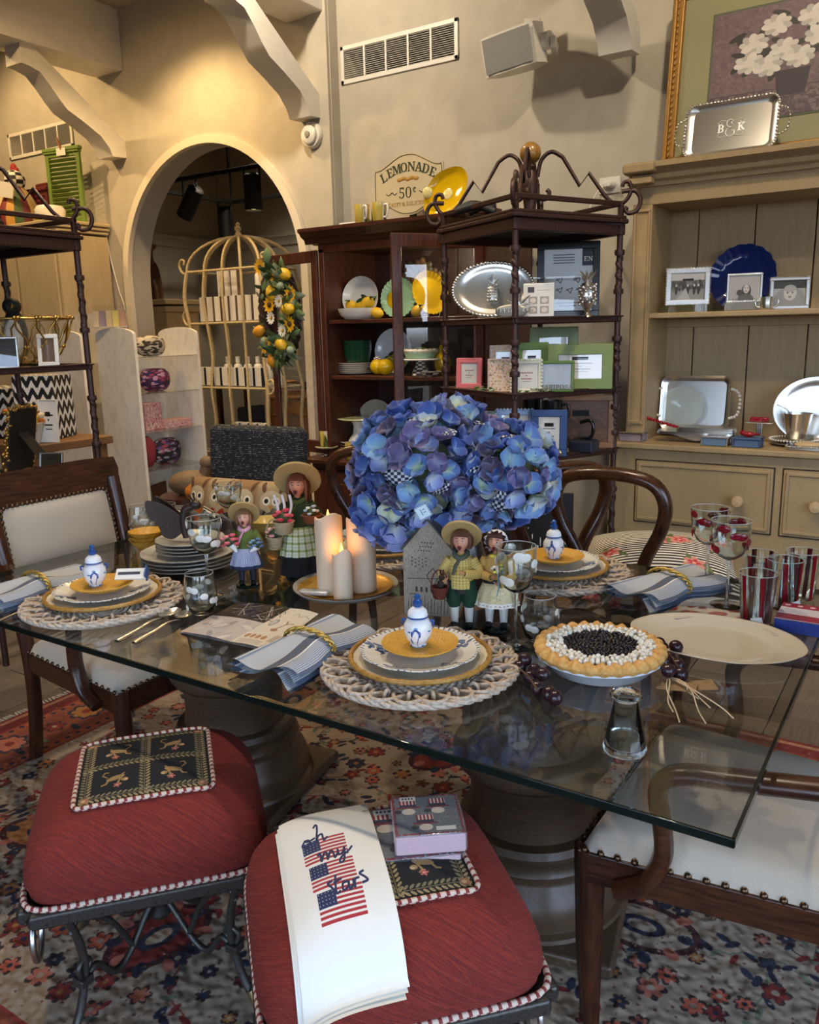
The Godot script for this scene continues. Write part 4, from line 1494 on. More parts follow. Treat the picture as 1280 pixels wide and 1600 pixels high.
# ---- hutch
func hutch() -> void:
	var pm: Material = M.hutch_paint
	var t := thing("painted_hutch", "tall olive tan painted hutch with open shelves against the wall", "hutch", V(0, 0, 0))
	var x0 := -1.49
	var x1 := 0.55
	var xm := (x0 + x1) / 2
	var w := x1 - x0
	part(t, "base_cabinet", mb().box(V(xm, 0.425, -4.475), V(w, 0.85, 0.44), 0.004), pm)
	part(t, "counter", mb().box(V(xm, 0.866, -4.46), V(w + 0.06, 0.032, 0.49), 0.008), pm)
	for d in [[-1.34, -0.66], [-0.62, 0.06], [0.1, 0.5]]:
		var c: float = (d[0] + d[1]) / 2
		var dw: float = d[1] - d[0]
		part(t, "gap_shade_sheet", mb().box(V(c, 0.625, -4.2575), V(dw + 0.008, 0.338, 0.008)), mat("gap_shade", rgb(40, 34, 26), 0.9))  # dark sheet painted as the shade in the gap round the drawer
		var dr := part(t, "drawer_front", mb().box(V(c, 0.625, -4.252), V(dw - 0.004, 0.326, 0.016), 0.004), pm)
		var mo := mb()
		for s in [-1, 1]:
			mo.box(V(c, 0.625 + s * 0.143, -4.242), V(dw - 0.03, 0.018, 0.012), 0.005).box(V(c + s * (dw / 2 - 0.022), 0.625, -4.242), V(0.018, 0.29, 0.012), 0.005)
		part(dr, "moulding", mo, pm)
	for k in [[-0.815, 0.618], [-0.465, 0.622]]:
		part(t, "knob", mb().lathe(v2s([0.0, 0.0, 0.014, 0.0, 0.013, 0.012, 0.027, 0.022, 0.03, 0.032, 0.024, 0.044, 0.0, 0.048]), 18), grained("knob_wood", [rgb(176, 150, 108), rgb(192, 166, 124)], Vector3.ONE * 8, 0.5), Transform3D(rx(PI / 2), V(k[0], k[1], -4.243)))
	# upper part
	var st := mb()
	st.box(V(-1.375, 1.48, -4.5), V(0.1, 1.2, 0.36), 0.004)
	part(t, "left_stile", st, pm)
	var sp := mb()
	for s in [-1, 1]:
		sp.box(V(-1.375 + s * 0.036, 1.5, -4.317), V(0.012, 1.08, 0.012), 0.004)
	sp.box(V(-1.375, 2.045, -4.317), V(0.084, 0.014, 0.012), 0.004).box(V(-1.375, 0.98, -4.317), V(0.09, 0.02, 0.014), 0.004)
	part(t, "stile_moulding", sp, pm)
	part(t, "right_stile", mb().box(V(x1 - 0.05, 1.48, -4.5), V(0.1, 1.2, 0.36), 0.004), pm)
	part(t, "frieze", mb().box(V(xm + 0.04, 2.12, -4.5), V(w - 0.12, 0.1, 0.36), 0.004), pm)
	var cor := PackedVector2Array(v2s([0, 0.0, 0.02, 0.0, 0.025, 0.02, 0.045, 0.03, 0.05, 0.05, 0.04, 0.06, 0.06, 0.075, 0.085, 0.08, 0.085, 0.105, 0, 0.105]))
	var cm := mb().prism(cor, w - 0.02, Transform3D(ry(-PI / 2), V(xm + 0.06, 2.155, -4.32)))
	cm.box(V(-1.375, 2.178, -4.285), V(0.13, 0.035, 0.1), 0.008).box(V(-1.375, 2.235, -4.275), V(0.16, 0.05, 0.12), 0.012)
	cm.box(V(-1.385, 2.207, -4.5), V(0.14, 0.1, 0.36), 0.01)
	cm.box(V(xm + 0.04, 2.245, -4.5), V(w - 0.08, 0.03, 0.38), 0.003)
	part(t, "cornice", cm, pm)
	part(t, "shelf", mb().box(V(xm + 0.04, 1.528, -4.5), V(w - 0.2, 0.028, 0.33), 0.006), pm)
	part(t, "shelf_batten", mb().box(V(xm + 0.04, 1.49, -4.655), V(w - 0.2, 0.045, 0.02), 0.003), M.hutch_back)
	for k in 7:
		part(t, "back_board", mb().box(V(-1.325 + k * 0.283, 1.48, -4.678), V(0.2775, 1.2, 0.02), 0.003), M.hutch_back)

# ---- armoire
func armoire() -> void:
	var c: Material = M.cherry
	var cx: Material = M.cherry_x
	var t := thing("cherry_armoire", "reddish brown armoire with open glass doors full of lemon crockery", "armoire", Vector3.ZERO)
	var xl := -3.3
	var xr := -2.14
	var xm := (xl + xr) / 2
	var w := xr - xl
	part(t, "side_panel", mb().box(V(xl + 0.015, 1.34, -4.38), V(0.03, 1.28, 0.56), 0.003), c)
	part(t, "side_panel", mb().box(V(xr - 0.015, 1.34, -4.38), V(0.03, 1.28, 0.56), 0.003), c)
	for k in 9:
		part(t, "back_board", mb().box(V(xl + 0.09 + k * 0.1265, 1.34, -4.66), V(0.123, 1.28, 0.014), 0.003), M.cherry_back)
	for y in [1.545, 1.205]:
		part(t, "shelf", mb().box(V(xm, y, -4.38), V(w - 0.06, 0.024, 0.5), 0.004), cx)
	var face := mb()
	for s in [-1, 1]:
		face.box(V(xm + s * (w / 2 - 0.02), 1.34, -4.105), V(0.04, 1.28, 0.022), 0.004)
	face.box(V(xm, 1.985, -4.105), V(w, 0.06, 0.022), 0.004)
	part(t, "face_frame", face, c)
	part(t, "top_panel", mb().box(V(xm, 1.985, -4.38), V(w, 0.02, 0.56)), cx)
	var cor := PackedVector2Array(v2s([0, 0.0, 0.02, 0.0, 0.03, 0.025, 0.06, 0.04, 0.075, 0.06, 0.09, 0.065, 0.09, 0.085, 0, 0.085]))
	part(t, "cornice", mb().prism(cor, w + 0.17, Transform3D(ry(-PI / 2), V(xm, 2.01, -4.1))).box(V(xm, 2.05, -4.4), V(w + 0.13, 0.085, 0.56), 0.006), cx)
	# lower cabinet and its ledge
	part(t, "ledge", mb().box(V(xm - 0.03, 0.688, -4.34), V(w + 0.2, 0.03, 0.7), 0.008), cx)
	part(t, "lower_cabinet", mb().box(V(xm - 0.03, 0.34, -4.36), V(w + 0.12, 0.66, 0.62), 0.006), c)
	for s in [-1, 1]:
		var dr := part(t, "lower_door", mb().box(V(xm - 0.03 + s * 0.31, 0.36, -4.042), V(0.58, 0.54, 0.02), 0.005), c)
		part(dr, "door_panel", mb().box(V(xm - 0.03 + s * 0.31, 0.36, -4.03), V(0.42, 0.38, 0.014), 0.006), c)
		part(dr, "knob", mb().ell(V(xm - 0.03 + s * 0.06, 0.42, -4.018), Vector3.ONE * 0.014, 10, 8), M.gold)
	# cabinet light under the top
	part(t, "puck_lamp", mb().lathe(v2s([0.0, -0.012, 0.03, -0.012, 0.034, 0.0]), 18, T(-2.62, 1.974, -4.28)), mat("puck_glow", rgb(255, 245, 225), 0.4, 0.0, {"emission_enabled": true, "emission": Color(1, 0.93, 0.8), "emission_energy_multiplier": 12.0}))
	var pl := OmniLight3D.new()
	pl.name = "cabinet_light"
	pl.light_color = Color(1, 0.93, 0.8)
	pl.light_energy = 0.13
	pl.omni_range = 6.0
	pl.omni_attenuation = 2.0
	pl.light_size = 0.03
	pl.shadow_enabled = true
	pl.position = V(-2.62, 1.94, -4.28)
	t.add_child(pl)
	# glazed doors: the left one folded right back, the right one ajar
	for d in [[V(-3.3, 0.715, -4.09), V(-3.78, 0.715, -4.17)], [V(-2.16, 0.715, -4.09), V(-2.475, 0.715, -3.665)]]:
		var a: Vector3 = d[0]
		var b: Vector3 = d[1]
		var along := (b - a).normalized()
		var len_ := (b - a).length()
		var bs := Basis(along, Vector3.UP, along.cross(Vector3.UP))
		var xf := Transform3D(bs, a)
		var f := mb()
		for x in [0.03, len_ - 0.03]:
			f.box(V(x, 0.635, 0), V(0.055, 1.25, 0.022), 0.005)
		f.box(V(len_ / 2, 1.225, 0), V(len_ - 0.06, 0.07, 0.022), 0.005).box(V(len_ / 2, 0.05, 0), V(len_ - 0.06, 0.08, 0.022), 0.005)
		var door := part(t, "glass_door", f, c, xf)
		part(door, "pane", mb().box(V(len_ / 2, 0.64, 0), V(len_ - 0.1, 1.12, 0.005)), M.glass)
		part(door, "knob", mb().ell(V(len_ - 0.03, 0.6, 0.022), V(0.012, 0.012, 0.016), 10, 8), M.black_gloss)
		part(door, "pull_tassel", mb().tube(v3s([len_ - 0.03, 0.6, 0.03, len_ - 0.032, 0.57, 0.034, len_ - 0.03, 0.55, 0.032]), [0.006, 0.01, 0.014], 8), M.black)

# ---- iron shelf towers
func scroll_pts() -> Array:
	# from the finial outwards along one corner: arch, zigzag, curl, end hook; x outwards, y up
	return curve(v2s([0.03, 0.1, 0.045, 0.155, 0.085, 0.18, 0.13, 0.16]), 6) + v2s([0.2, 0.06, 0.235, 0.1]) + curve(v2s([0.3, 0.02, 0.335, -0.005, 0.375, -0.004, 0.4, 0.03, 0.395, 0.058, 0.374, 0.062, 0.366, 0.047]), 5)

func tower(label: String, corner: Vector3, e1: Vector3, e2: Vector3, side: float, ys: Array, top: float) -> Node3D:
	# four turned posts; corner is one of them, e1 and e2 point along the sides
	var t := thing("iron_etagere", label, "shelf", V(corner.x, 0, corner.z))
	var iron: Material = M.iron
	var cs := [Vector3.ZERO, e1 * side, e2 * side, (e1 + e2) * side]
	var marks: Array = ys + [top]
	for p in cs:
		var po := part(t, "post", mb().tube([p + Vector3.UP * 0.0, p + Vector3.UP * top], 0.0145, 8), iron)
		for i in marks.size() - 1:
			var a: float = marks[i]
			var b: float = marks[i + 1]
			var lo := lerpf(a, b, 0.3)
			var hi := lerpf(a, b, 0.72)
			var tw := []
			for k in 25:
				var an := k * 0.9
				tw.append(p + V(cos(an) * 0.006, lerpf(lo, hi, k / 24.0), sin(an) * 0.006))
			part(po, "rope_twist", mb().tube(tw, 0.0135, 6), iron)
			for y in [lo, hi]:
				part(po, "collar", mb().lathe(v2s([0.014, -0.012, 0.022, -0.012, 0.024, 0.0, 0.022, 0.012, 0.014, 0.012]), 12, T(p.x, y, p.z)), iron)
	var bs := Basis(e1, Vector3.UP, e1.cross(Vector3.UP))
	var mid := (e1 + e2) * side / 2
	for y in ys:
		var rim := mb()
		for q in [[0, 1], [0, 2], [1, 3], [2, 3]]:
			var a: Vector3 = cs[q[0]]
			var b: Vector3 = cs[q[1]]
			var d := (b - a).normalized()
			rim.box((a + b) / 2 + Vector3.UP * y, V((b - a).length() + 0.04, 0.03, 0.022), 0.006, Basis(d, Vector3.UP, d.cross(Vector3.UP)))
			rim.box((a + b) / 2 + Vector3.UP * (y + 0.012), V((b - a).length() + 0.05, 0.008, 0.034), 0.003, Basis(d, Vector3.UP, d.cross(Vector3.UP)))
		part(t, "shelf_rim", rim, iron)
		part(t, "glass_shelf", mb().box(mid + Vector3.UP * (y + 0.005), V(side - 0.02, 0.008, side - 0.02), 0.0, bs), M.shelf_glass)
	# crown: moulded top, gallery rail, scrolls and ball
	var crown := mb()
	for q in [[0, 1], [0, 2], [1, 3], [2, 3]]:
		var a: Vector3 = cs[q[0]]
		var b: Vector3 = cs[q[1]]
		var d := (b - a).normalized()
		var bb := Basis(d, Vector3.UP, d.cross(Vector3.UP))
		var l := (b - a).length()
		crown.box((a + b) / 2 + Vector3.UP * (top - 0.015), V(l + 0.04, 0.05, 0.03), 0.004, bb).box((a + b) / 2 + Vector3.UP * (top + 0.02), V(l + 0.065, 0.02, 0.05), 0.006, bb).box((a + b) / 2 + Vector3.UP * (top + 0.037), V(l + 0.045, 0.016, 0.04), 0.005, bb)
	part(t, "crown_moulding", crown, iron)
	part(t, "mesh_top", mb().box(mid + Vector3.UP * (top + 0.005), V(side, 0.008, side), 0.0, bs), mat("mesh_top", rgb(30, 24, 22), 0.8))
	var gal := mb()
	for q in [[0, 1], [0, 2], [1, 3], [2, 3]]:
		var a: Vector3 = cs[q[0]]
		var b: Vector3 = cs[q[1]]
		var d := (b - a).normalized()
		gal.box((a + b) / 2 + Vector3.UP * (top + 0.098), V((b - a).length() + 0.024, 0.022, 0.018), 0.004, Basis(d, Vector3.UP, d.cross(Vector3.UP)))
	for p in cs:
		gal.box(p + Vector3.UP * (top + 0.07), V(0.024, 0.075, 0.024), 0.004)
	part(t, "gallery_rail", gal, iron)
	var reach := side * 0.5 * sqrt(2.0)
	for p in cs:
		var out: Vector3 = (p - mid).normalized()
		var path := []
		for q in scroll_pts():
			path.append(mid + out * (q.x / 0.375 * reach * 0.99) + Vector3.UP * (top + 0.11 + q.y * 1.3))
		part(t, "scroll", mb().tube(path, 0.0115, 7, false, 0.8), iron)
		var hook := []
		for q in curve(v2s([0.0, 0.03, 0.06, 0.03, 0.085, -0.01, 0.07, -0.055, 0.035, -0.065, 0.02, -0.05, 0.028, -0.038]), 5):
			hook.append(p + out * q.x + Vector3.UP * (top + 0.12 + q.y))
		part(t, "end_hook", mb().tube(hook, 0.0105, 7), iron)
		var inner := []
		for q in curve(v2s([0.035, 0.1, 0.04, 0.04, 0.075, 0.03, 0.09, 0.055, 0.078, 0.07]), 5):
			inner.append(mid + out * q.x + Vector3.UP * (top + 0.11 + q.y))
		part(t, "inner_curl", mb().tube(inner, 0.01, 7), iron)
	part(t, "finial_stem", mb().lathe(v2s([0.03, 0.04, 0.036, 0.06, 0.028, 0.1, 0.034, 0.16, 0.042, 0.22, 0.03, 0.25, 0.022, 0.27, 0.03, 0.285, 0.02, 0.3]), 14, Transform3D(Basis(), mid + Vector3.UP * top)), iron)
	var amber := grained("amber_ball", [rgb(60, 36, 6), rgb(140, 96, 20), rgb(190, 140, 40)], Vector3.ONE * 12, 0.06, 0.05, {"clearcoat_enabled": true})
	part(t, "amber_ball", mb().ell(mid + Vector3.UP * (top + 0.345), Vector3.ONE * 0.05, 20, 14), amber)
	return t

func etageres() -> void:
	var e1 := V(-0.865, 0, -0.5).normalized()
	var e2 := V(0.43, 0, -0.9).normalized()
	var near := V(-1.6, 0, -3.32)
	tower("dark iron shelf tower with amber ball finial beside the tan hutch", near, e1, e2, 0.615, [0.2, 0.89, 1.185, 1.515], 1.93)
	tower("dark iron shelf tower with gold ware behind the left armchair", V(-3.55, 0, -2.58), V(-1, 0, 0), V(0, 0, 1), 0.61, [0.3, 0.8, 1.345], 1.93)

# ---- left background
func left_background() -> void:
	var cab := thing("cream_wall_cabinet", "tall cream cabinet with moulded top left of the arch", "cabinet", Vector3.ZERO)
	var cr := grained("cream_paint", [rgb(178, 160, 124), rgb(190, 172, 136)], V(2, 0.6, 2), 0.6)
	var x1 := -6.02
	part(cab, "body", mb().box(V(x1 - 0.55, 1.15, -4.45), V(1.1, 2.3, 0.48), 0.004), cr)
	var cor := mb()
	for k in 3:
		cor.box(V(x1 - 0.55 - 0.0, 2.33 + k * 0.03, -4.45 + 0.01 * k), V(1.12 + k * 0.03, 0.028, 0.5 + k * 0.02), 0.008)
	part(cab, "cornice", cor, cr)
	for s in [-1, 1]:
		part(cab, "door", mb().box(V(x1 - 0.55 + s * 0.27, 1.15, -4.2), V(0.5, 2.1, 0.02), 0.006), cr)
	var ctop := 2.404
	# green shutter
	var sh := thing("green_shutter", "lime green louvered shutter with a clothes peg, standing on the cabinet", "shutter", V(-6.27, ctop, -4.52), 0.2)
	var gm := grained("green_paint", [rgb(98, 122, 48), rgb(116, 142, 60)], V(4, 1, 4), 0.6)
	var fr := mb()
	for s in [-1, 1]:
		fr.box(V(s * 0.185, 0.3, 0), V(0.045, 0.6, 0.03), 0.004)
	fr.box(V(0, 0.03, 0), V(0.33, 0.06, 0.03), 0.004).box(V(0, 0.575, 0), V(0.33, 0.05, 0.03), 0.004).box(V(0, 0.61, 0.005), V(0.45, 0.03, 0.05), 0.006).box(V(0, 0.585, 0.005), V(0.43, 0.015, 0.045), 0.004)
	part(sh, "frame", fr, gm)
	for k in 14:
		part(sh, "slat", mb().box(V(0, 0.085 + k * 0.034, 0), V(0.33, 0.03, 0.008), 0.002, rx(0.7)), gm)
	part(sh, "note_card", mb().box(V(0.02, 0.585, 0.034), V(0.11, 0.06, 0.003)), M.paper)
	part(sh, "clothes_peg", mb().box(V(-0.0, 0.65, 0.03), V(0.022, 0.11, 0.014), 0.003, rz(0.45)), mat("peg", rgb(132, 84, 50), 0.7))
	sh.scale = V(0.86, 0.97, 1.0)
	# dark red box and striped doll
	var bx := thing("red_lantern_box", "dark red slatted box behind the striped rooster doll", "box", V(-6.6, ctop, -4.58))
	var rm := mat("dark_red_paint", rgb(92, 26, 30), 0.6)
	part(bx, "body", mb().box(V(0, 0.15, 0), V(0.24, 0.3, 0.2), 0.006), rm)
	part(bx, "roof", mb().box(V(0, 0.31, 0), V(0.28, 0.03, 0.24), 0.008).box(V(0, 0.345, 0), V(0.16, 0.045, 0.14), 0.012), rm)
	for k in 6:
		part(bx, "slat", mb().box(V(0, 0.05 + k * 0.04, 0.104), V(0.18, 0.022, 0.01), 0.003, rx(0.5)), rm)
	var dl := thing("rooster_doll", "plump cloth rooster with striped skirt and check head on the cabinet", "doll", V(-6.72, ctop, -4.36), 0.3)
	var sk := mb()
	var cols := [rgb(176, 150, 96), rgb(96, 30, 36), rgb(60, 84, 46), rgb(190, 140, 60), rgb(120, 40, 46), rgb(206, 188, 150)]
	for k in 18:
		sk.color(cols[k % 6])
		sk.lathe(v2s([0.2, 0.0, 0.205, 0.05, 0.18, 0.15, 0.12, 0.26, 0.06, 0.33]), 2, Transform3D(), TAU / 18, TAU * k / 18)
	part(dl, "skirt", sk, M.vertex)
	part(dl, "dotted_wing", mb().ell(V(-0.16, 0.18, 0.02), V(0.14, 0.13, 0.1), 16, 10), mat("dotted_cloth", rgb(208, 200, 150), 0.85))
	for k in 9:
		var a := k * 2.4
		part(dl, "dot", mb().ell(V(-0.16 + cos(a) * 0.08, 0.18 + sin(a * 1.3) * 0.08, 0.105), V(0.014, 0.014, 0.012), 8, 6), M.black)
	var ck := Pic.new(64, 64, rgb(225, 220, 210))
	for i in 8:
		for j in 8:
			if (i + j) % 2 == 0:
				ck.rect(i * 8, j * 8, 8, 8, rgb(18, 18, 20))
	part(dl, "head", mb().ell(V(0.0, 0.38, 0), V(0.085, 0.085, 0.08), 18, 12), pic_mat("check_cloth", ck, 0.7))
	part(dl, "comb", mb().ell(V(0.0, 0.47, 0), V(0.03, 0.05, 0.02), 10, 8).ell(V(0.03, 0.455, 0), V(0.02, 0.03, 0.02), 8, 6), mat("comb_red", rgb(150, 24, 28), 0.7))
	part(dl, "paper_tag", mb().box(V(0.05, 0.28, 0.17), V(0.13, 0.12, 0.003), 0.0, rz(-0.2)), M.paper)
	solo("white_bowl", "white rounded dish beside the foot of the green shutter", "bowl", mb().lathe(v2s([0.0, 0.01, 0.06, 0.0, 0.11, 0.03, 0.12, 0.09, 0.1, 0.12, 0.0, 0.13]), 20), M.white_glaze, V(-6.2, ctop, -4.3))
	solo("check_planter", "black and white check pot at the cabinet's near end", "pot", mb().lathe(v2s([0.0, 0.0, 0.09, 0.0, 0.13, 0.12, 0.14, 0.2, 0.13, 0.2, 0.1, 0.02, 0.0, 0.02]), 20), M.check_cloth, V(-7.02, ctop, -4.12))
	# white cord on the wall
	solo("extension_cord", "thin white cord hanging down the wall beside the arch", "cord", mb().tube(curve([on_z(164, 355, WALL_Z + 0.01), on_z(172, 400, WALL_Z + 0.01), on_z(185, 450, WALL_Z + 0.01), on_z(197, 492, WALL_Z + 0.01), on_z(198, 560, WALL_Z + 0.01)], 6), 0.006, 6), M.white_plastic)
	# white display unit: two arched sides, glass shelves, open to the right
	var wm := grained("display_white", [rgb(196, 190, 178), rgb(216, 210, 200), rgb(206, 200, 188)], V(2, 1, 2), 0.6)
	var du := thing("display_unit", "white arched display unit with glass shelves before the arch", "shelf", Vector3.ZERO)
	var ap := PackedVector2Array([W(-0.21, 0), W(0.21, 0), W(0.21, 1.5)])
	for k in range(1, 12):
		var a := PI * k / 12
		ap.append(W(cos(a) * 0.21, 1.5 + sin(a) * 0.05))
	ap.append(W(-0.21, 1.5))
	part(du, "side_panel", mb().prism(ap, 0.025), wm, T(-5.03, 0, -3.9))
	part(du, "side_panel", mb().prism(ap, 0.025), wm, T(-5.03, 0, -4.48))
	part(du, "back_panel", mb().box(V(-5.23, 0.72, -4.19), V(0.02, 1.44, 0.56)), wm)
	var sy := [0.24, 0.52, 0.8, 1.08, 1.34]
	for y in sy:
		part(du, "glass_shelf", mb().box(V(-5.02, y, -4.19), V(0.4, 0.006, 0.555)), M.shelf_glass)
	var d2 := thing("display_unit", "white display panel pair with a taller arched back board behind", "shelf", Vector3.ZERO)
	part(d2, "side_panel", mb().prism(ap, 0.025, T(0, 0, 0, Basis().scaled(V(1.1, 0.995, 1)))), wm, T(-5.62, 0, -3.88))
	var bp := PackedVector2Array([W(-0.36, 0), W(0.36, 0), W(0.36, 1.6)])
	for k in range(1, 12):
		var a := PI * k / 12
		bp.append(W(cos(a) * 0.36, 1.6 + sin(a) * 0.07))
	bp.append(W(-0.36, 1.6))
	part(d2, "back_board", mb().prism(bp, 0.025), wm, T(-5.72, 0, -4.19))
	for y in [0.35, 0.7, 1.0, 1.3]:
		part(d2, "glass_shelf", mb().box(V(-5.62, y, -4.03), V(0.44, 0.006, 0.3)), M.shelf_glass)
	var cb := thing("clear_card_box", "clear acrylic box of small cards standing on the display", "box", V(-5.1, 1.555, -3.92), 0.3)
	part(cb, "acrylic_box", mb().box(V(0, 0.075, 0), V(0.3, 0.15, 0.1)), M.glass)
	part(cb, "ledge", mb().box(V(0, 0.003, 0), V(0.3, 0.006, 0.1)), wm)
	for k in 5:
		part(cb, "card", mb().box(V(-0.11 + k * 0.055, 0.062, 0.0), V(0.045, 0.11, 0.012)), mat("card_%d" % k, [rgb(208, 190, 160), rgb(150, 136, 150), rgb(206, 186, 150), rgb(214, 200, 120), rgb(190, 150, 130)][k], 0.8))
	var pouch := func(label: String, y: float, z: float, base: Color, dots: Array, key: String, high: float):
		var p := Pic.new(128, 128, base)
		var r := RandomNumberGenerator.new()
		r.seed = hash(key) % 777
		for k in 240:
			p.oval(r.randf() * 128, r.randf() * 128, 3 + r.randf() * 3, 2 + r.randf() * 3, dots[k % dots.size()], r.randf() * 3)
		var m := mb().grid(18, 12, func(u: float, w: float):
			var an := TAU * u
			var s := sin(PI * w)
			return V(cos(an) * 0.15 * pow(s, 0.5), high * 0.5 * (1 - cos(PI * w)), sin(an) * 0.08 * pow(s, 0.4)))
		var o := solo("fabric_pouch", label, "pouch", m, pic_mat(key, p, 0.8), V(-4.99, y, z), PI / 2 + 0.25)
	pouch.call("soft leopard spotted pouch on the top glass shelf", 1.343, -4.17, rgb(190, 176, 152), [rgb(40, 34, 30), rgb(70, 58, 46)], "leopard", 0.15)
	pouch.call("purple flowered pouch on the second glass shelf", 1.083, -4.19, rgb(66, 26, 56), [rgb(150, 60, 96), rgb(196, 150, 170), rgb(50, 40, 90)], "purple_print", 0.17)
	pouch.call("black flowered bag bulging on the lower glass shelf", 0.523, -4.24, rgb(34, 28, 36), [rgb(160, 60, 80), rgb(150, 150, 160), rgb(90, 60, 110)], "black_print", 0.2)
	var pk := Pic.new(64, 64, rgb(206, 156, 150))
	var r2 := RandomNumberGenerator.new()
	r2.seed = 4
	pk.speckle(r2, 160, 5, [rgb(180, 90, 96), rgb(220, 190, 180), rgb(160, 120, 110)])
	var pkm := pic_mat("pink_print", pk, 0.7)
	solo("gift_box", "upright pink flowered gift box on the third glass shelf", "box", mb().box(V(0, 0.1, 0), V(0.19, 0.2, 0.1), 0.004), pkm, V(-4.98, 0.803, -4.09), PI / 2 + 0.2)
	solo("gift_box", "flat pink flowered gift box lying beside the upright one", "box", mb().box(V(0, 0.03, 0), V(0.26, 0.06, 0.14), 0.004), pkm, V(-4.98, 0.803, -4.31), PI / 2)
	solo("red_pouch", "red flowered pouch tucked beside the black bag", "pouch", mb().ell(V(0, 0.12, 0), V(0.07, 0.12, 0.06), 14, 10), mat("red_cloth", rgb(140, 44, 52), 0.8), V(-4.97, 0.523, -4.04))
	solo("wooden_sign", "small wooden sign board on the bottom glass shelf", "sign", mb().box(V(0, 0.07, 0), V(0.17, 0.14, 0.015), 0.003, rz(0.06)), M.dark_wood_x, V(-4.97, 0.255, -4.12), PI / 2 + 0.2)
	# low wooden table with planters behind the left iron tower
	var wd := grained("oak", [rgb(104, 72, 44), rgb(132, 94, 58)], V(1, 8, 8), 0.5)
	var tb := thing("oak_table", "low oak display table behind the left iron shelf", "table", V(-5.1, 0, -3.1))
	part(tb, "top", mb().box(V(0, 0.84, 0), V(1.2, 0.05, 0.6), 0.006), wd)
	for sx in [-1, 1]:
		for sz in [-1, 1]:
			part(tb, "leg", mb().box(V(sx * 0.53, 0.408, sz * 0.24), V(0.07, 0.815, 0.07), 0.005), wd)
	var ch := Pic.new(128, 128, rgb(222, 218, 208))
	for j in range(-2, 8):
		for i in 4:
			ch.line([W(i * 32, j * 28), W(i * 32 + 16, j * 28 + 20), W(i * 32 + 32, j * 28)], 10, rgb(20, 20, 22))
	var chm := pic_mat("chevron", ch, 0.5)
	solo("chevron_box", "black and white chevron box on the oak table", "box", mb().box(V(0, 0.16, 0), V(0.34, 0.32, 0.3), 0.006), chm, V(-5.2, 0.865, -3.1), 0.2)
	solo("chevron_box", "taller chevron pattern box nearer the white display", "box", mb().box(V(0, 0.2, 0), V(0.26, 0.4, 0.26), 0.006), chm, V(-4.82, 0.865, -3.15), 0.5)
	var fl := thing("orange_flower_pot", "scalloped pot with small orange and yellow flowers on the oak table", "flower pot", V(-4.68, 0.865, -2.92))
	part(fl, "pot", mb().lathe(v2s([0.0, 0.0, 0.07, 0.0, 0.1, 0.11, 0.11, 0.12, 0.1, 0.125, 0.0, 0.12]), 20), M.cream_glaze)
	for k in 30:
		var a := k * 2.4
		var rr := 0.02 + 0.09 * sqrt(k / 30.0)
		part(fl, "blossom", mb().ell(V(cos(a) * rr, 0.16 + 0.04 * sin(k * 1.7), sin(a) * rr), V(0.022, 0.018, 0.022), 7, 5), mat("blossom_%d" % (k % 3), [rgb(196, 110, 30), rgb(206, 170, 60), rgb(220, 200, 160)][k % 3], 0.7))
	var ps := picture("price_sign", "white printed price sign standing on the oak table", V(-4.58, 0.865, -3.0), 0.35, 0.13, 0.26, 0.004, M.paper, card_print("price_card", rgb(40, 40, 40)), 0.06, {"cat": "sign", "glass": false})
	# gold wire bowl and frames on the left tower
	var gb := thing("gold_wire_bowl", "wide gold wire bowl with glass lining on the left iron shelf", "bowl", V(-3.8, 1.364, -2.42))
	var rim := []
	for k in 32:
		var a := TAU * k / 32
		rim.append(V(cos(a) * 0.22, 0.215, sin(a) * 0.22))
	part(gb, "rim", mb().tube(rim, 0.006, 6, true), M.gold)
	part(gb, "glass_liner", mb().lathe(v2s([0.0, 0.02, 0.08, 0.025, 0.16, 0.09, 0.2, 0.21]), 28), pane("liner", rgb(200, 190, 160), 0.12))
	for k in 30:
		var a := TAU * k / 30
		var tw := []
		for j in 7:
			var f := j / 6.0
			var an := a + (0.35 if k % 2 else -0.35) * f * 1.6 + 0.06 * sin(j * 3.0)
			var rr := lerpf(0.08, 0.225, pow(f, 0.6))
			tw.append(V(cos(an) * rr, 0.008 + 0.21 * pow(f, 1.5), sin(an) * rr))
		part(gb, "twig", mb().tube(tw, 0.0045, 5), M.gold)
		part(gb, "bead", mb().ell(tw[6], Vector3.ONE * 0.01, 7, 5), M.gold)
		part(gb, "bead", mb().ell(tw[3], Vector3.ONE * 0.008, 7, 5), M.gold)
	var dark := mat("dark_card", rgb(20, 20, 22), 0.5)
	picture("photo_frame", "silver beaded frame with a plain black card", V(-3.8, 1.356, -2.08), 0.8, 0.17, 0.15, 0.016, M.silver_satin, dark, 0.2, {"bead": 0.005})
	picture("photo_frame", "narrow silver frame with dark picture under the gold bowl", V(-3.6, 1.356, -2.18), 0.8, 0.12, 0.14, 0.008, M.silver_satin, dark, 0.12)
	picture("photo_frame", "small brown picture frame at the shelf's far corner", V(-3.6, 1.356, -2.4), 0.6, 0.1, 0.15, 0.02, M.paper, mat("brown_picture", rgb(110, 84, 62), 0.5), 0.1)
	# tall black easel-back frame with gold coral edge, seen from behind
	var ef := thing("coral_frame", "black backed easel frame edged in gold coral, seen from behind", "picture frame", V(-3.98, 0.817, -2.42), 2.05)
	var tl := rx(0.18)
	part(ef, "back_panel", mb().box(V(0, 0.17, 0), V(0.24, 0.32, 0.012), 0.003), M.black, Transform3D(tl, Vector3.ZERO))
	part(ef, "easel_leg", mb().box(V(0.0, 0.12, 0.1), V(0.09, 0.27, 0.006), 0.002, rx(-0.62)), M.black)
	var co := mb()
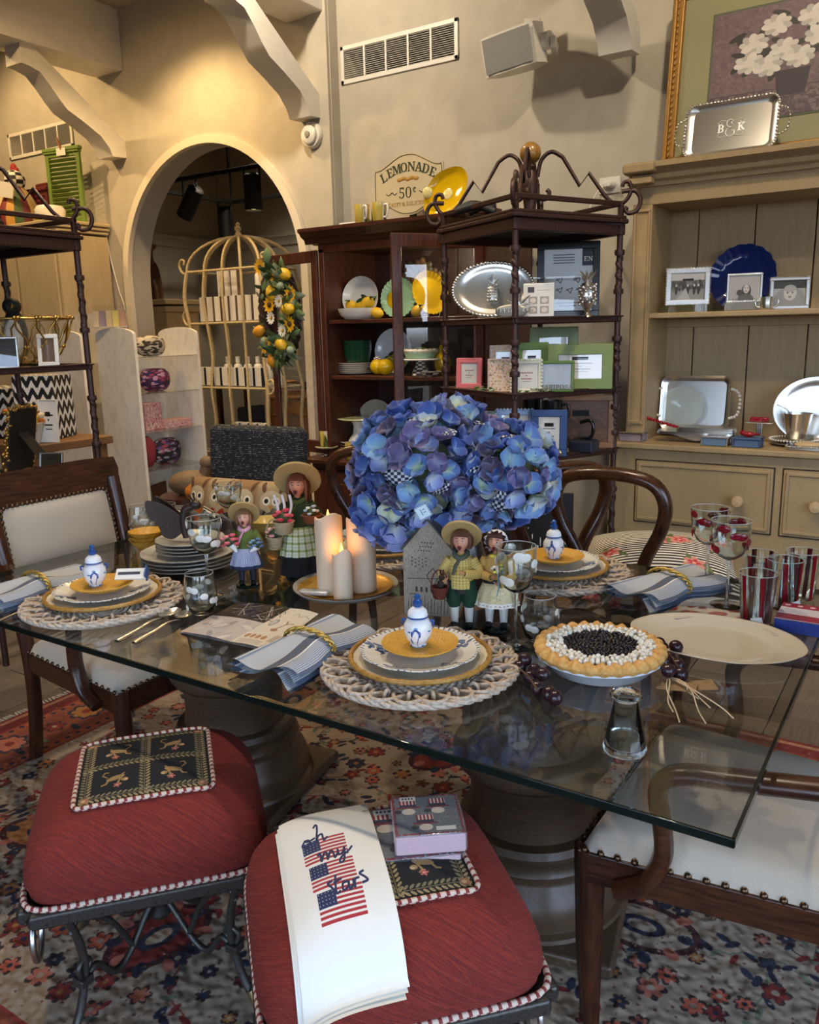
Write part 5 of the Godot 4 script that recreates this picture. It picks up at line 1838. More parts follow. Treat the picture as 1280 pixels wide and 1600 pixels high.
	for k in 90:
		var a := TAU * k / 90
		var q := W(cos(a), sin(a))
		q /= maxf(absf(q.x), absf(q.y))
		co.ell(V(q.x * 0.125 + sin(k * 5.0) * 0.012, 0.17 + q.y * 0.165 + cos(k * 7.0) * 0.01, -0.008 + 0.01 * sin(k * 3.0)), V(0.012, 0.009, 0.009), 6, 4)
	part(ef, "coral_edge", co, M.gold, Transform3D(tl, Vector3.ZERO))
	picture("mirror_frame", "small tilted mirror frame on the lower left shelf", V(-3.72, 0.81, -2.42), 0.5, 0.12, 0.12, 0.006, M.silver_satin, mat("mirror", rgb(150, 156, 160), 0.08, 1.0), 0.25)
	var pet := thing("penguin_figurine", "small black and white bird figurine behind the gold bowl", "figurine", V(-4.0, 1.356, -2.5))
	part(pet, "body", mb().ell(V(0, 0.14, 0), V(0.06, 0.14, 0.06), 14, 10), M.black)
	part(pet, "belly", mb().ell(V(0.03, 0.13, 0.03), V(0.045, 0.1, 0.045), 12, 8), M.paper)
	part(pet, "head", mb().ell(V(0.01, 0.29, 0.01), V(0.045, 0.045, 0.045), 12, 8), M.black)
	part(pet, "beak", mb().tube(v3s([0.04, 0.29, 0.03, 0.085, 0.28, 0.06]), [0.014, 0.003], 6), M.gold)
	# duck decoy and orange pot beside the tweed chair
	var dk := thing("duck_decoy", "brown duck decoy beside the tweed chair", "figurine", V(-3.35, 0.66, -3.0), 0.5)
	var dm := grained("decoy_brown", [rgb(96, 74, 50), rgb(130, 104, 74)], Vector3.ONE * 6, 0.6)
	part(dk, "body", mb().ell(V(0, 0.05, 0), V(0.13, 0.07, 0.08), 16, 10), dm)
	part(dk, "head", mb().tube(v3s([0.07, 0.08, 0, 0.085, 0.14, 0]), [0.04, 0.03], 8).ell(V(0.09, 0.16, 0), V(0.042, 0.036, 0.034), 12, 8), dm)
	part(dk, "bill", mb().ell(V(0.14, 0.15, 0), V(0.03, 0.01, 0.018), 10, 6), mat("bill", rgb(150, 110, 50), 0.5))
	var st := thing("plant_stand", "dark wooden pedestal stand carrying the duck decoy", "stand", V(-3.35, 0, -3.0))
	part(st, "top", mb().lathe(v2s([0.0, 0.625, 0.17, 0.625, 0.17, 0.65, 0.0, 0.65]), 24), M.dark_wood_x)
	part(st, "column", mb().lathe(v2s([0.16, 0.0, 0.15, 0.03, 0.04, 0.06, 0.03, 0.2, 0.045, 0.35, 0.03, 0.5, 0.06, 0.63]), 18), M.dark_wood_y)
	solo("gourd", "orange gourd beside the duck decoy", "gourd", mb().lathe(v2s([0.0, 0.0, 0.04, 0.005, 0.055, 0.03, 0.05, 0.06, 0.02, 0.085, 0.012, 0.1, 0.0, 0.105]), 16), mat("gourd_orange", rgb(190, 112, 30), 0.5), V(-3.22, 0.652, -2.9))

# ---- birdcage shelf
func birdcage_shelf() -> void:
	var z0 := -4.98
	var dep := 0.42
	var cm := grained("antique_cream", [rgb(150, 130, 92), rgb(190, 170, 128), rgb(206, 188, 150)], Vector3.ONE * 6, 0.55, 0.03)
	var xl := -5.42
	var xr := -4.6
	var t := thing("birdcage_shelf", "antique cream metal shelf shaped like a domed birdcage", "shelf", V((xl + xr) / 2, 0, z0 - dep / 2))
	var hw := (xr - xl) / 2
	var hd := dep / 2
	var yt := 2.0
	var wave := v2s([0.0, 0.0, 0.0, 0.55, -0.01, 0.8, 0.02, 1.04, -0.035, 1.3, 0.015, 1.58, 0.05, 1.8, 0.0, 2.0])
	var bars := []
	for k in 5:
		bars.append(W(lerpf(-1, 1, k / 4.0), 1))
		bars.append(W(lerpf(-1, 1, k / 4.0), -1))
	bars.append_array([W(-1, 0), W(1, 0)])
	for b in bars:
		var pts := []
		for q in wave:
			var o: float = 1.0 + q.x * 1.6
			pts.append(V(b.x * hw * o, q.y, b.y * hd * o))
		part(t, "bar", mb().tube(curve(pts, 4), 0.016 if absf(b.x) == 1.0 else 0.012, 7), cm)
		var dome_ := []
		for k in 9:
			var a := PI / 2 * k / 8.0
			dome_.append(V(b.x * hw * cos(a), yt + 0.27 * sin(a), b.y * hd * cos(a)))
		part(t, "dome_rib", mb().tube(dome_, 0.012, 7), cm)
	for y in [0.5, 1.05, 1.58, 2.0]:
		var rim := mb()
		for s in [-1, 1]:
			rim.tube([V(-hw, y, s * hd), V(hw, y, s * hd)], 0.011, 6).tube([V(s * hw, y, -hd), V(s * hw, y, hd)], 0.011, 6)
		part(t, "shelf_rim", rim, cm)
		if y < 1.9:
			part(t, "glass_shelf", mb().box(V(0, y + 0.012, 0), V(hw * 2, 0.008, dep)), M.shelf_glass)
	for sx in [-1, 1]:
		for y in [1.02, 1.58, 2.0]:
			var c := []
			for q in curve(v2s([0.0, -0.01, 0.05, -0.005, 0.085, 0.05, 0.06, 0.1, 0.025, 0.09, 0.03, 0.06]), 5):
				c.append(V(sx * (hw + q.x), y + q.y, hd))
			part(t, "corner_scroll", mb().tube(c, 0.011, 6), cm)
	part(t, "finial", mb().lathe(v2s([0.05, 0.0, 0.035, 0.02, 0.018, 0.05, 0.03, 0.08, 0.014, 0.1, 0.02, 0.115, 0.0, 0.13]), 14, T(0, yt + 0.255, 0)), cm)
	# goods: boxed lotions
	var boxw := mat("carton_white", rgb(206, 202, 196), 0.7)
	var base := V((xl + xr) / 2, 0, z0 - dep / 2)
	var carton := func(x: float, y: float, z: float, w: float, h: float, band: Color, label: String):
		var o := thing("lotion_carton", label, "box", base + V(x, y, z), 0.0, "cartons on the birdcage shelf")
		part(o, "carton", mb().box(V(0, h / 2, 0), V(w, h, w), 0.002), boxw)
		part(o, "side_band", mb().box(V(w * 0.5, h / 2, 0), V(0.004, h * 0.99, w * 0.98)), mat("band_%s" % band.to_html(false), band, 0.7))
	for k in 9:
		carton.call(-0.34 + k * 0.088, 1.597, 0.1, 0.066, 0.2, rgb(120, 100, 84), "white carton with taupe side in the row on the upper birdcage shelf")
	for k in 3:
		carton.call(-0.12 + k * 0.078, 1.798, 0.09, 0.068, 0.2, rgb(120, 100, 84), "white carton with taupe side stacked on top of the carton row")
	for k in 8:
		carton.call(-0.38 + k * 0.094, 1.067, 0.13, 0.07, 0.15, rgb(26, 32, 44), "white carton with navy side in the row on the middle birdcage shelf")
	for k in 4:
		carton.call(-0.02 + k * 0.1, 0.517, 0.12, 0.08, 0.24, rgb(60, 76, 110), "white carton with blue side on the low birdcage shelf")
	var bottle := v2s([0.0, 0.0, 0.034, 0.0, 0.036, 0.01, 0.036, 0.15, 0.03, 0.168, 0.014, 0.178, 0.014, 0.19])
	var bp := thing("lotion_bottle", "white bottle with cap behind the middle row of cartons", "bottle", base + V(-0.22, 1.067, 0.0), 0.0, "bottles on the middle birdcage shelf")
	part(bp, "body", mb().lathe(bottle, 18), M.white_plastic)
	part(bp, "cap", mb().lathe(v2s([0.019, 0.185, 0.019, 0.235, 0.0, 0.237]), 14), M.white_plastic)
	for k in 5:
		copy(bp, base + V(-0.09 + k * 0.115, 1.067, 0.01), 0.0)
	copy(bp, base + V(-0.19, 1.799, 0.03), 0.0, "white bottle standing beside the stacked cartons", "")
	copy(bp, base + V(0.22, 1.799, 0.02), 0.0, "white bottle right of the stacked cartons near the wreath", "")
	# baskets and dark goods on the floor beyond
	var wk := grained("wicker", [rgb(96, 62, 26), rgb(146, 98, 44), rgb(120, 80, 36)], V(30, 60, 30), 0.7, 0.05)
	var bk := thing("wicker_basket", "large golden wicker hamper seen through the birdcage shelf", "basket", V(-5.0, 0, -5.9))
	part(bk, "body", mb().lathe(v2s([0.0, 0.0, 0.28, 0.0, 0.34, 0.5, 0.33, 0.95, 0.3, 0.95, 0.28, 0.5, 0.0, 0.06]), 28), wk)
	for k in 6:
		var rr := []
		for j in 28:
			var a := TAU * j / 28
			rr.append(V(cos(a) * (0.3 + 0.045 * (k / 5.0)), 0.15 + k * 0.155, sin(a) * (0.3 + 0.045 * (k / 5.0))))
		part(bk, "woven_band", mb().tube(rr, 0.016, 6, true), wk)
	var tb := thing("dark_side_table", "dark side table with goods in the far room", "table", V(-5.9, 0, -6.3))
	part(tb, "top", mb().box(V(0, 0.98, 0), V(0.9, 0.04, 0.5), 0.006), M.dark_wood_x)
	for sx in [-1, 1]:
		for sz in [-1, 1]:
			part(tb, "leg", mb().box(V(sx * 0.4, 0.478, sz * 0.2), V(0.05, 0.957, 0.05), 0.004), M.dark_wood_y)
	part(tb, "lower_shelf", mb().box(V(0, 0.4, 0), V(0.84, 0.03, 0.44), 0.004), M.dark_wood_x)
	solo("navy_bin", "dark navy storage bin under the far side table", "bin", mb().box(V(0, 0.17, 0), V(0.4, 0.34, 0.36), 0.02), mat("navy", rgb(24, 34, 58), 0.7), V(-5.9, 0.416, -6.3))
	var br := thing("straw_hat", "woven straw hat lying on the far side table", "hat", V(-5.65, 1.0, -6.25))
	part(br, "brim", mb().lathe(v2s([0.08, 0.012, 0.2, 0.0, 0.21, 0.02, 0.09, 0.03]), 22), M.wicker)
	part(br, "crown", mb().lathe(v2s([0.1, 0.01, 0.095, 0.09, 0.07, 0.11, 0.0, 0.115]), 20), M.wicker)

# ---- wreath
func wreath() -> void:
	var a := V(-3.3, 0, -4.09)
	var b := V(-3.78, 0, -4.17)
	var along := (b - a).normalized()
	var bs := Basis(along, Vector3.UP, along.cross(Vector3.UP))
	var c := a.lerp(b, 0.62) + V(0, 1.6, 0)
	var out := bs.z if bs.z.z > 0 else -bs.z
	c += out * 0.075
	var t := thing("lemon_wreath", "greenery wreath with lemons and sunflowers hung on the open armoire door", "wreath", c, atan2(out.x, out.z))
	var g := RandomNumberGenerator.new()
	g.seed = 23
	var ring := []
	for k in 30:
		var an := TAU * k / 30
		ring.append(V(cos(an) * 0.15, sin(an) * 0.27, 0.0))
	var vine := grained("grapevine", [rgb(34, 22, 15), rgb(66, 44, 30)], Vector3.ONE * 20, 0.8)
	part(t, "grapevine_ring", mb().tube(ring, 0.04, 8, true, 0.8), vine)
	for k in 5:
		var tw := []
		for j in 40:
			var an := TAU * j / 40
			var ph := j * 0.9 + k * 1.3
			tw.append(V(cos(an) * (0.15 + 0.04 * cos(ph)), sin(an) * (0.27 + 0.04 * cos(ph)), 0.038 * sin(ph)))
		part(t, "vine_strand", mb().tube(tw, 0.008, 5, true), vine)
	var leaf := mb().grid(4, 8, func(u: float, w: float):
		var half := 0.024 * sin(PI * clampf(w, 0.02, 1.0))
		return V((u - 0.5) * 2 * half, w * 0.1, 0.02 * sin(w * 2.5) - absf(u - 0.5) * 0.012)).done()
	var lm := [mat("leaf_deep", rgb(46, 74, 36), 0.6), mat("leaf_mid", rgb(96, 118, 74), 0.7), mat("leaf_sage", rgb(142, 152, 122), 0.75), mat("leaf_olive", rgb(84, 96, 44), 0.7)]
	for k in 200:
		# the planted side is the right two thirds of the ring
		var an := g.randf_range(-1.9, 1.95)
		var q := V(cos(an) * g.randf_range(0.1, 0.2), sin(an) * g.randf_range(0.2, 0.32), 0.02 + g.randf() * 0.05)
		if k % 5 == 0:
			q = V(cos(an + PI) * 0.14, sin(an + PI) * 0.24, 0.03)
		if q.x < -0.05 and k % 5 != 0:
			q.x = absf(q.x)
		part(t, "leaf", leaf, lm[g.randi() % 4], Transform3D(Basis.from_euler(V(g.randf_range(-0.2, 0.9), g.randf_range(-1, 1), g.randf() * TAU)).scaled(Vector3.ONE * g.randf_range(0.6, 1.15)), q))
	var lemon := mb().lathe(v2s([0.0, -0.052, 0.012, -0.046, 0.03, -0.03, 0.037, 0.0, 0.03, 0.03, 0.012, 0.046, 0.0, 0.054]), 14).done()
	var ym := grained("lemon_skin", [rgb(196, 150, 16), rgb(222, 182, 40)], Vector3.ONE * 12, 0.45, 0.05)
	var om := mat("orange_skin", rgb(206, 138, 22), 0.5)
	for q in [[0.03, 0.13, 0.08, 1], [-0.12, -0.1, 0.08, 0], [0.1, -0.18, 0.085, 1], [-0.02, -0.28, 0.06, 0], [0.17, 0.03, 0.07, 1], [0.13, 0.24, 0.05, 1]]:
		part(t, "lemon", lemon, ym if q[3] else om, Transform3D(rz(q[0] * 9.0), V(q[0], q[1], q[2])))
	var petal := mb().grid(3, 5, func(u: float, w: float):
		return V((u - 0.5) * 0.022 * sin(PI * clampf(w, 0.03, 1.0)), 0.012 + w * 0.045, 0.01 * w)).done()
	for q in [[0.06, 0.22, 0.06], [0.17, -0.06, 0.06], [-0.05, -0.19, 0.08], [0.02, 0.06, 0.09], [0.18, 0.12, 0.05], [-0.13, 0.3, 0.03]]:
		var f := part(t, "sunflower", mb().ell(V(0, 0, 0.006), V(0.017, 0.017, 0.01), 10, 6), mat("seed_brown", rgb(70, 42, 18), 0.8), T(q[0], q[1], q[2]))
		for k in 11:
			part(f, "petal", petal, mat("petal_yellow", rgb(222, 166, 24), 0.6), Transform3D(rz(TAU * k / 11), Vector3.ZERO))
	for q in [[0.04, -0.02, 0.1], [0.1, 0.08, 0.08], [0.12, -0.1, 0.08]]:
		var f := part(t, "daisy", mb().ell(V(0, 0, 0.006), V(0.008, 0.008, 0.006), 8, 5), M.lemon_skin, T(q[0], q[1], q[2]))
		for k in 12:
			part(f, "petal", petal, mat("petal_white", rgb(220, 216, 204), 0.7), Transform3D(rz(TAU * k / 12).scaled(Vector3.ONE * 0.75), Vector3.ZERO))
	for q in [[0.11, 0.17, 0.07], [-0.08, -0.16, 0.07], [0.16, -0.22, 0.06]]:
		part(t, "pod", mb().ell(V(q[0], q[1], q[2]), Vector3.ONE * 0.026, 12, 8), lm[2])

# ---- crockery helpers
func dish(rad: Callable, prof: Array, seg := 48) -> MB:
	# prof: (share of the radius, height); the print lies flat on it
	var m := mb()
	var rmax := 0.0
	for k in seg:
		rmax = maxf(rmax, rad.call(TAU * k / seg))
	var last := prof.size() - 1
	var base := m.v.size()
	m.grid(seg, last, func(u: float, w: float):
		var a := TAU * u
		var p: Vector2 = prof[roundi(w * last)]
		var r: float = rad.call(a) * p.x
		return V(cos(a) * r, p.y, sin(a) * r), false)
	for i in m.v.size():
		m.uv[i] = W(m.v[i].x / rmax * 0.5 + 0.5, m.v[i].z / rmax * 0.5 + 0.5)
	return m

func round_r(r: float) -> Callable:
	return func(_a: float) -> float: return r

func lobed(r: float, n: int, amp: float) -> Callable:
	return func(a: float) -> float: return r * (1.0 + amp * pow(absf(cos(a * n * 0.5)), 0.6) - amp)

const PLATE := [0.0, 0.004, 0.55, 0.004, 0.66, 0.007, 0.98, 0.02, 1.0, 0.021, 1.0, 0.019, 0.97, 0.016, 0.62, 0.001, 0.55, 0.0, 0.0, 0.0]

func blue_print() -> Pic:
	var p := Pic.new(512, 512, rgb(222, 218, 208))
	var r := RandomNumberGenerator.new()
	r.seed = 71
	var b1 := rgb(56, 74, 112)
	var b2 := rgb(104, 122, 152)
	for k in 5:
		var a := k * TAU / 5 + 0.3
		var c := W(256, 256) + Vector2.from_angle(a) * 190
		for j in 16:
			p.oval(c.x + r.randf_range(-46, 46), c.y + r.randf_range(-30, 30), r.randf_range(6, 24), r.randf_range(4, 12), [b1, b2, b2][j % 3], r.randf() * TAU)
		for j in 7:
			var t := a + PI + r.randf_range(-1.2, 1.2)
			p.line([c, c + Vector2.from_angle(t) * r.randf_range(20, 54)], 3, b1)
	for k in 60:
		var a := TAU * k / 60
		p.oval(256 + cos(a) * 246, 256 + sin(a) * 246, 9, 4, [b2, b1][k % 2], a)
	return p

func jar_print() -> Pic:
	var p := Pic.new(384, 192, rgb(228, 228, 228))
	var b1 := rgb(34, 66, 128)
	var b2 := rgb(88, 124, 176)
	p.rect(0, 170, 384, 4, b1).rect(0, 12, 384, 4, b1).rect(0, 20, 384, 2, b2)
	for k in 4:
		var x := k * 96.0 + 20
		p.oval(x + 30, 150, 40, 8, b2).poly([W(x + 14, 144), W(x + 30, 122), W(x + 46, 144)], b1).rect(x + 20, 132, 20, 14, b2)
		p.line(curve(v2s([x + 66, 150, x + 70, 110, x + 62, 74, x + 74, 54])), 4, b1)
		for j in 7:
			p.oval(x + 58 + j * 6, 52 + absf(j - 3) * 7, 11, 4, [b1, b2][j % 2], 0.5 * (j - 3))
		p.oval(x + 4, 100, 6, 14, b2).oval(x + 10, 66, 9, 3, b2)
	return p

func place_settings() -> void:
	var rat := grained("rattan", [rgb(140, 120, 100), rgb(190, 172, 152), rgb(218, 206, 190)], Vector3.ONE * 9, 0.7, 0.04)
	# woven charger
	var mt := thing("rattan_charger", "round whitewashed rattan charger at the table's near edge", "placemat", Vector3.ZERO)
	for k in 4:
		var pts := []
		for j in 144:
			var a := TAU * j / 144
			var ph := a * 13 + k * TAU / 4
			pts.append(V(cos(a) * (0.2 + 0.013 * cos(ph)), 0.0125 + 0.0065 * sin(ph * 1.0 + 0.8), sin(a) * (0.2 + 0.013 * cos(ph))))
		part(mt, "braid_strand", mb().tube(pts, 0.0052, 6, true), rat)
	for k in 22:
		var a := TAU * k / 22
		for s in [-1, 1]:
			var lp := []
			for j in 9:
				var f := j / 8.0
				var rr := lerpf(0.138, 0.212, sin(PI * f))
				var an: float = a + s * (f - 0.5) * 0.52
				lp.append(V(cos(an) * rr, 0.008 + 0.013 * sin(PI * f) + 0.003 * s, sin(an) * rr))
			part(mt, "loop", mb().tube(lp, 0.0045, 6), rat)
		var kn := []
		for j in 10:
			var an2 := TAU * j / 10
			kn.append(V(cos(a) * (0.165 + 0.011 * cos(an2)), 0.014 + 0.01 * sin(an2), sin(a) * (0.165 + 0.011 * cos(an2))))
		part(mt, "knot", mb().tube(kn, 0.0042, 5, true), rat)
	var wv := mb()
	for k in 14:
		var pts := []
		for j in 72:
			var a := TAU * j / 72
			pts.append(V(cos(a) * (0.016 + k * 0.0095), 0.01 + 0.0022 * cos(a * 36 + k * PI), sin(a) * (0.016 + k * 0.0095)))
		wv.tube(pts, 0.0046, 5, true)
	part(mt, "woven_centre", wv, rat)
	# plates
	var cream := mat("plate_cream", rgb(216, 206, 184), 0.15)
	var ochre := grained("ochre_rim", [rgb(120, 82, 30), rgb(166, 122, 54), rgb(182, 142, 72)], Vector3.ONE * 14, 0.35)
	var bam := thing("bamboo_plate", "cream dinner plate with gold bamboo rim on the near charger", "plate", Vector3.ZERO)
	part(bam, "plate", dish(round_r(0.15), v2s(PLATE), 48), cream)
	var rim := []
	var rr2 := []
	for k in 120:
		var a := TAU * k / 120
		rim.append(V(cos(a) * 0.15, 0.02, sin(a) * 0.15))
		rr2.append(0.0072 if k % 6 == 0 else 0.0056)
	part(bam, "bamboo_rim", mb().tube(rim, rr2, 7, true), ochre)
	var blue := thing("blue_plate", "scalloped white plate with blue landscape print on the near setting", "plate", Vector3.ZERO)
	part(blue, "plate", dish(lobed(0.13, 12, 0.035), v2s(PLATE), 72), pic_mat("blue_plate_print", blue_print(), 0.14))
	var am := grained("amber_glaze", [rgb(172, 120, 34), rgb(212, 160, 58), rgb(228, 186, 90)], Vector3.ONE * 22, 0.22, 0.03)
	am.normal_enabled = true
	am.normal_texture = noise_tex(0.05, 51, [], 256, true, 3, 8.0)
	var amber := thing("amber_plate", "small embossed amber plate on the near setting", "plate", Vector3.ZERO)
	part(amber, "plate", dish(round_r(0.083), v2s(PLATE), 40), am)
	var jar := thing("ginger_jar", "small blue and white lidded ginger jar on the near amber plate", "jar", Vector3.ZERO)
	var white := mat("porcelain", rgb(226, 228, 230), 0.1)
	var cobalt := mat("cobalt", rgb(36, 76, 140), 0.15)
	part(jar, "body", mb().lathe(v2s([0.0, 0.0, 0.017, 0.0, 0.019, 0.003, 0.017, 0.006, 0.026, 0.018, 0.031, 0.034, 0.03, 0.05, 0.022, 0.062, 0.017, 0.066]), 28), pic_mat("jar_print", jar_print(), 0.1))
	for s in [-1, 1]:
		part(jar, "handle", mb().tube(curve(v3s([s * 0.026, 0.057, 0, s * 0.034, 0.058, 0, s * 0.033, 0.047, 0]), 4), 0.0025, 6), cobalt)
	var lid := part(jar, "lid", mb().lathe(v2s([0.019, 0.064, 0.0225, 0.066, 0.0225, 0.07, 0.02, 0.08, 0.012, 0.087, 0.0, 0.089]), 24), white)
	part(lid, "blue_band", mb().lathe(v2s([0.0228, 0.0655, 0.0235, 0.067, 0.0228, 0.0685]), 24), cobalt)
	part(lid, "finial", mb().lathe(v2s([0.006, 0.087, 0.01, 0.092, 0.011, 0.098, 0.006, 0.104, 0.006, 0.107, 0.008, 0.11, 0.004, 0.116, 0.0, 0.117]), 16), cobalt)
	var sets := [[657, 1040, "near"], [163, 940, "left"], [868, 895, "far right"], [582, 905, "hidden"]]
	var words := {
		"left": ["round whitewashed rattan charger beside the two silver spoons", "cream dinner plate with gold bamboo rim carrying the little sign", "scalloped blue print plate under the little white sign", "small embossed amber plate beside the little white sign", "blue and white ginger jar beside the little white sign"],
		"far right": ["round whitewashed rattan charger before the balloon back chairs", "cream plate with gold bamboo rim before the balloon back chairs", "scalloped blue print plate before the balloon back chairs", "small embossed amber plate before the balloon back chairs", "blue and white ginger jar before the balloon back chairs"],
		"hidden": ["rattan charger hidden behind the pillar candles", "bamboo rimmed plate hidden behind the pillar candles", "scalloped blue plate hidden behind the pillar candles", "small amber plate hidden behind the pillar candles", ""]}
	var ys := [0.0, 0.0185, 0.0335, 0.0475, 0.0525]
	var proto := [mt, bam, blue, amber, jar]
	for i in 4:
		var at := on_y(sets[i][0], sets[i][1], TOP + 0.012)
		if i == 3:
			at = V(-1.5, TOP, -2.14)
		for k in 5:
			var p := V(at.x, TOP + 0.0005 + ys[k], at.z)
			if k == 4:
				p += V(-0.012, 0, -0.012)
				if i == 1:
					p += V(-0.02, 0, 0.01)
			if i == 0:
				proto[k].position = p
				proto[k].rotation.y = 0.4 if k == 4 else 0.0
			elif words[sets[i][2]][k]:
				copy(proto[k], p, i * 0.9, words[sets[i][2]][k])
	var c := V(on_y(163, 940, TOP + 0.012).x, TOP, on_y(163, 940, TOP + 0.012).z)
	var sg := thing("place_card", "little white and blue sign lying on the amber plate", "card", c + V(0.055, 0.0725, -0.055), 0.6)
	part(sg, "card", mb().box(V(0, 0.012, 0), V(0.085, 0.006, 0.035), 0.001, rx(0.7)), M.paper)
	part(sg, "blue_end", mb().box(V(0.042, 0.014, 0), V(0.004, 0.03, 0.034), 0.0, rx(0.7)), mat("stamp_blue", rgb(60, 84, 128), 0.7))
	part(sg, "ink_marks", mb().box(V(-0.005, 0.0155, 0.0022), V(0.06, 0.001, 0.008), 0.0, rx(0.7)), mat("ink", rgb(60, 60, 70), 0.8))
	part(sg, "prop", mb().box(V(0, 0.001, -0.006), V(0.07, 0.003, 0.03)), M.paper)

# ---- cloth napkins with rings
func napkins() -> void:
	var p := Pic.new(256, 64, rgb(188, 186, 182))
	p.rect(0, 0, 40, 64, rgb(78, 90, 112)).rect(40, 0, 8, 64, rgb(228, 226, 222)).rect(48, 0, 14, 64, rgb(116, 134, 158))
	for k in 14:
		p.rect(64 + k * 5, 0, 2, 64, rgb(150, 158, 170))
	p.rect(136, 0, 44, 64, rgb(78, 84, 98)).rect(180, 0, 6, 64, rgb(228, 226, 222))
	for k in 9:
		p.rect(190 + k * 6, 0, 3, 64, rgb(110, 128, 156))
	p.rect(244, 0, 12, 64, rgb(78, 90, 112))
	var cm := pic_mat("napkin_stripe", p, 0.9, {"rim_enabled": true, "rim": 0.2})
	var t := thing("cloth_napkin", "blue and grey striped napkin fanned beside the open booklet", "napkin", Vector3.ZERO)
	for layer in 3:
		var sheet := mb().grid(40, 24, func(u: float, w: float):
			var x := (w - 0.5) * 2.0
			var pinch := 1.0 - exp(-x * x * 7.0)
			var half := lerpf(0.075, 0.098, pinch) - layer * 0.004
			var z := (u - 0.5) * 2.0
			var fold := sin(u * PI * 3.0 + layer * 0.9) * 0.011 * (0.5 + 0.5 * pinch)
			var arch := 0.026 * exp(-x * x * 6.0)
			return V(x * 0.155 * (1.0 + 0.1 * sin(u * 5.0 + layer)), 0.034 - layer * 0.0105 + fold * 0.75 + arch * (1.0 - z * z) * 0.7 - 0.012 * z * z, z * half), true)
		part(t, "fold", sheet, cm)
	var gold := mat("ring_gold", rgb(190, 160, 80), 0.35, 0.7)
	for k in 2:
		var pts := []
		for j in 48:
			var a := TAU * j / 48
			var ph := a * 9 + k * PI
			pts.append(V(0.006 * cos(ph), 0.029 + sin(a) * 0.033 + 0.003 * sin(ph), cos(a) * 0.072))
		part(t, "napkin_ring", mb().tube(pts, 0.0036, 6, true), gold)
	var place := func(o: Node3D, a: Vector2, b: Vector2):
		var p0 := on_y(a.x, a.y, TOP + 0.02)
		var p1 := on_y(b.x, b.y, TOP + 0.02)
		var d := p1 - p0
		o.position = V((p0.x + p1.x) / 2, TOP + 0.004, (p0.z + p1.z) / 2)
		o.rotation.y = atan2(-d.z, d.x)
	place.call(t, W(410, 1050), W(548, 982))
	place.call(copy(t, Vector3.ZERO, 0.0, "striped napkin with gold ring at the left table corner"), W(-5, 935), W(115, 903))
	place.call(copy(t, Vector3.ZERO, 0.0, "striped napkin with gold ring beside the red dotted goblets"), W(1000, 928), W(1088, 905))
	place.call(copy(t, Vector3.ZERO, 0.0, "striped napkin with gold ring half hidden behind the tall candle"), W(572, 835), W(628, 850))

# ---- glasses
func goblet(label: String, px: Vector2, dots: Material, h: float, r: float, cat := "wine glass") -> void:
	var at := on_y(px.x, px.y, TOP)
	var key := "goblet_%s" % dots.resource_name
	var o := thing("dotted_goblet", label, cat, V(at.x, TOP + 0.001, at.z), px.x)
	o.scale = V(r / 0.043, h / 0.22, r / 0.043)
	var g: Material = solid_glass("clear_glass", rgb(240, 246, 244))
	if not MESH.has(key):
		var bowl := v2s([0.0, 0.12, 0.014, 0.122, 0.029, 0.134, 0.0375, 0.154, 0.0425, 0.185, 0.0445, 0.22, 0.0435, 0.22, 0.0415, 0.185, 0.0365, 0.155, 0.028, 0.136, 0.013, 0.125, 0.0, 0.123])
		MESH[key] = [mb().lathe(bowl, 28).done(), mb().lathe(v2s([0.0, 0.005, 0.0055, 0.006, 0.0035, 0.02, 0.0032, 0.1, 0.006, 0.1195, 0.0, 0.1195]), 12).done(), mb().lathe(v2s([0.0, 0.0, 0.036, 0.0, 0.0365, 0.0015, 0.02, 0.004, 0.0055, 0.007, 0.0, 0.007]), 28).done()]
		var d := []
		for k in 13:
			var a := k * 2.399
			var y := 0.135 + 0.073 * fposmod(k * 0.7549 + 0.2, 1.0)
			var rr := 0.031 if y < 0.142 else (0.0375 if y < 0.158 else (0.042 if y < 0.185 else 0.0442))
			var out := V(cos(a), 0, sin(a))
			var b := Basis(V(-sin(a), 0, cos(a)), Vector3.UP, out)
			d.append(mb().ell(out * rr + Vector3.UP * y, V(0.0135, 0.0095, 0.0022), 14, 8, b).done())
		MESH[key + "d"] = d
	part(o, "bowl", MESH[key][0], g)
	part(o, "stem", MESH[key][1], g)
	part(o, "foot", MESH[key][2], g)
	var rimp := []
	for k in 28:
		rimp.append(V(cos(TAU * k / 28) * 0.044, 0.22, sin(TAU * k / 28) * 0.044))
	if not MESH.has("goblet_rim"):
		MESH["goblet_rim"] = mb().tube(rimp, 0.0011, 5, true).done()
	part(o, "rim", MESH["goblet_rim"], pane("rim_glass", rgb(200, 200, 196), 0.45, 0.05))
	for m in MESH[key + "d"]:
		part(o, "dot", m, dots)

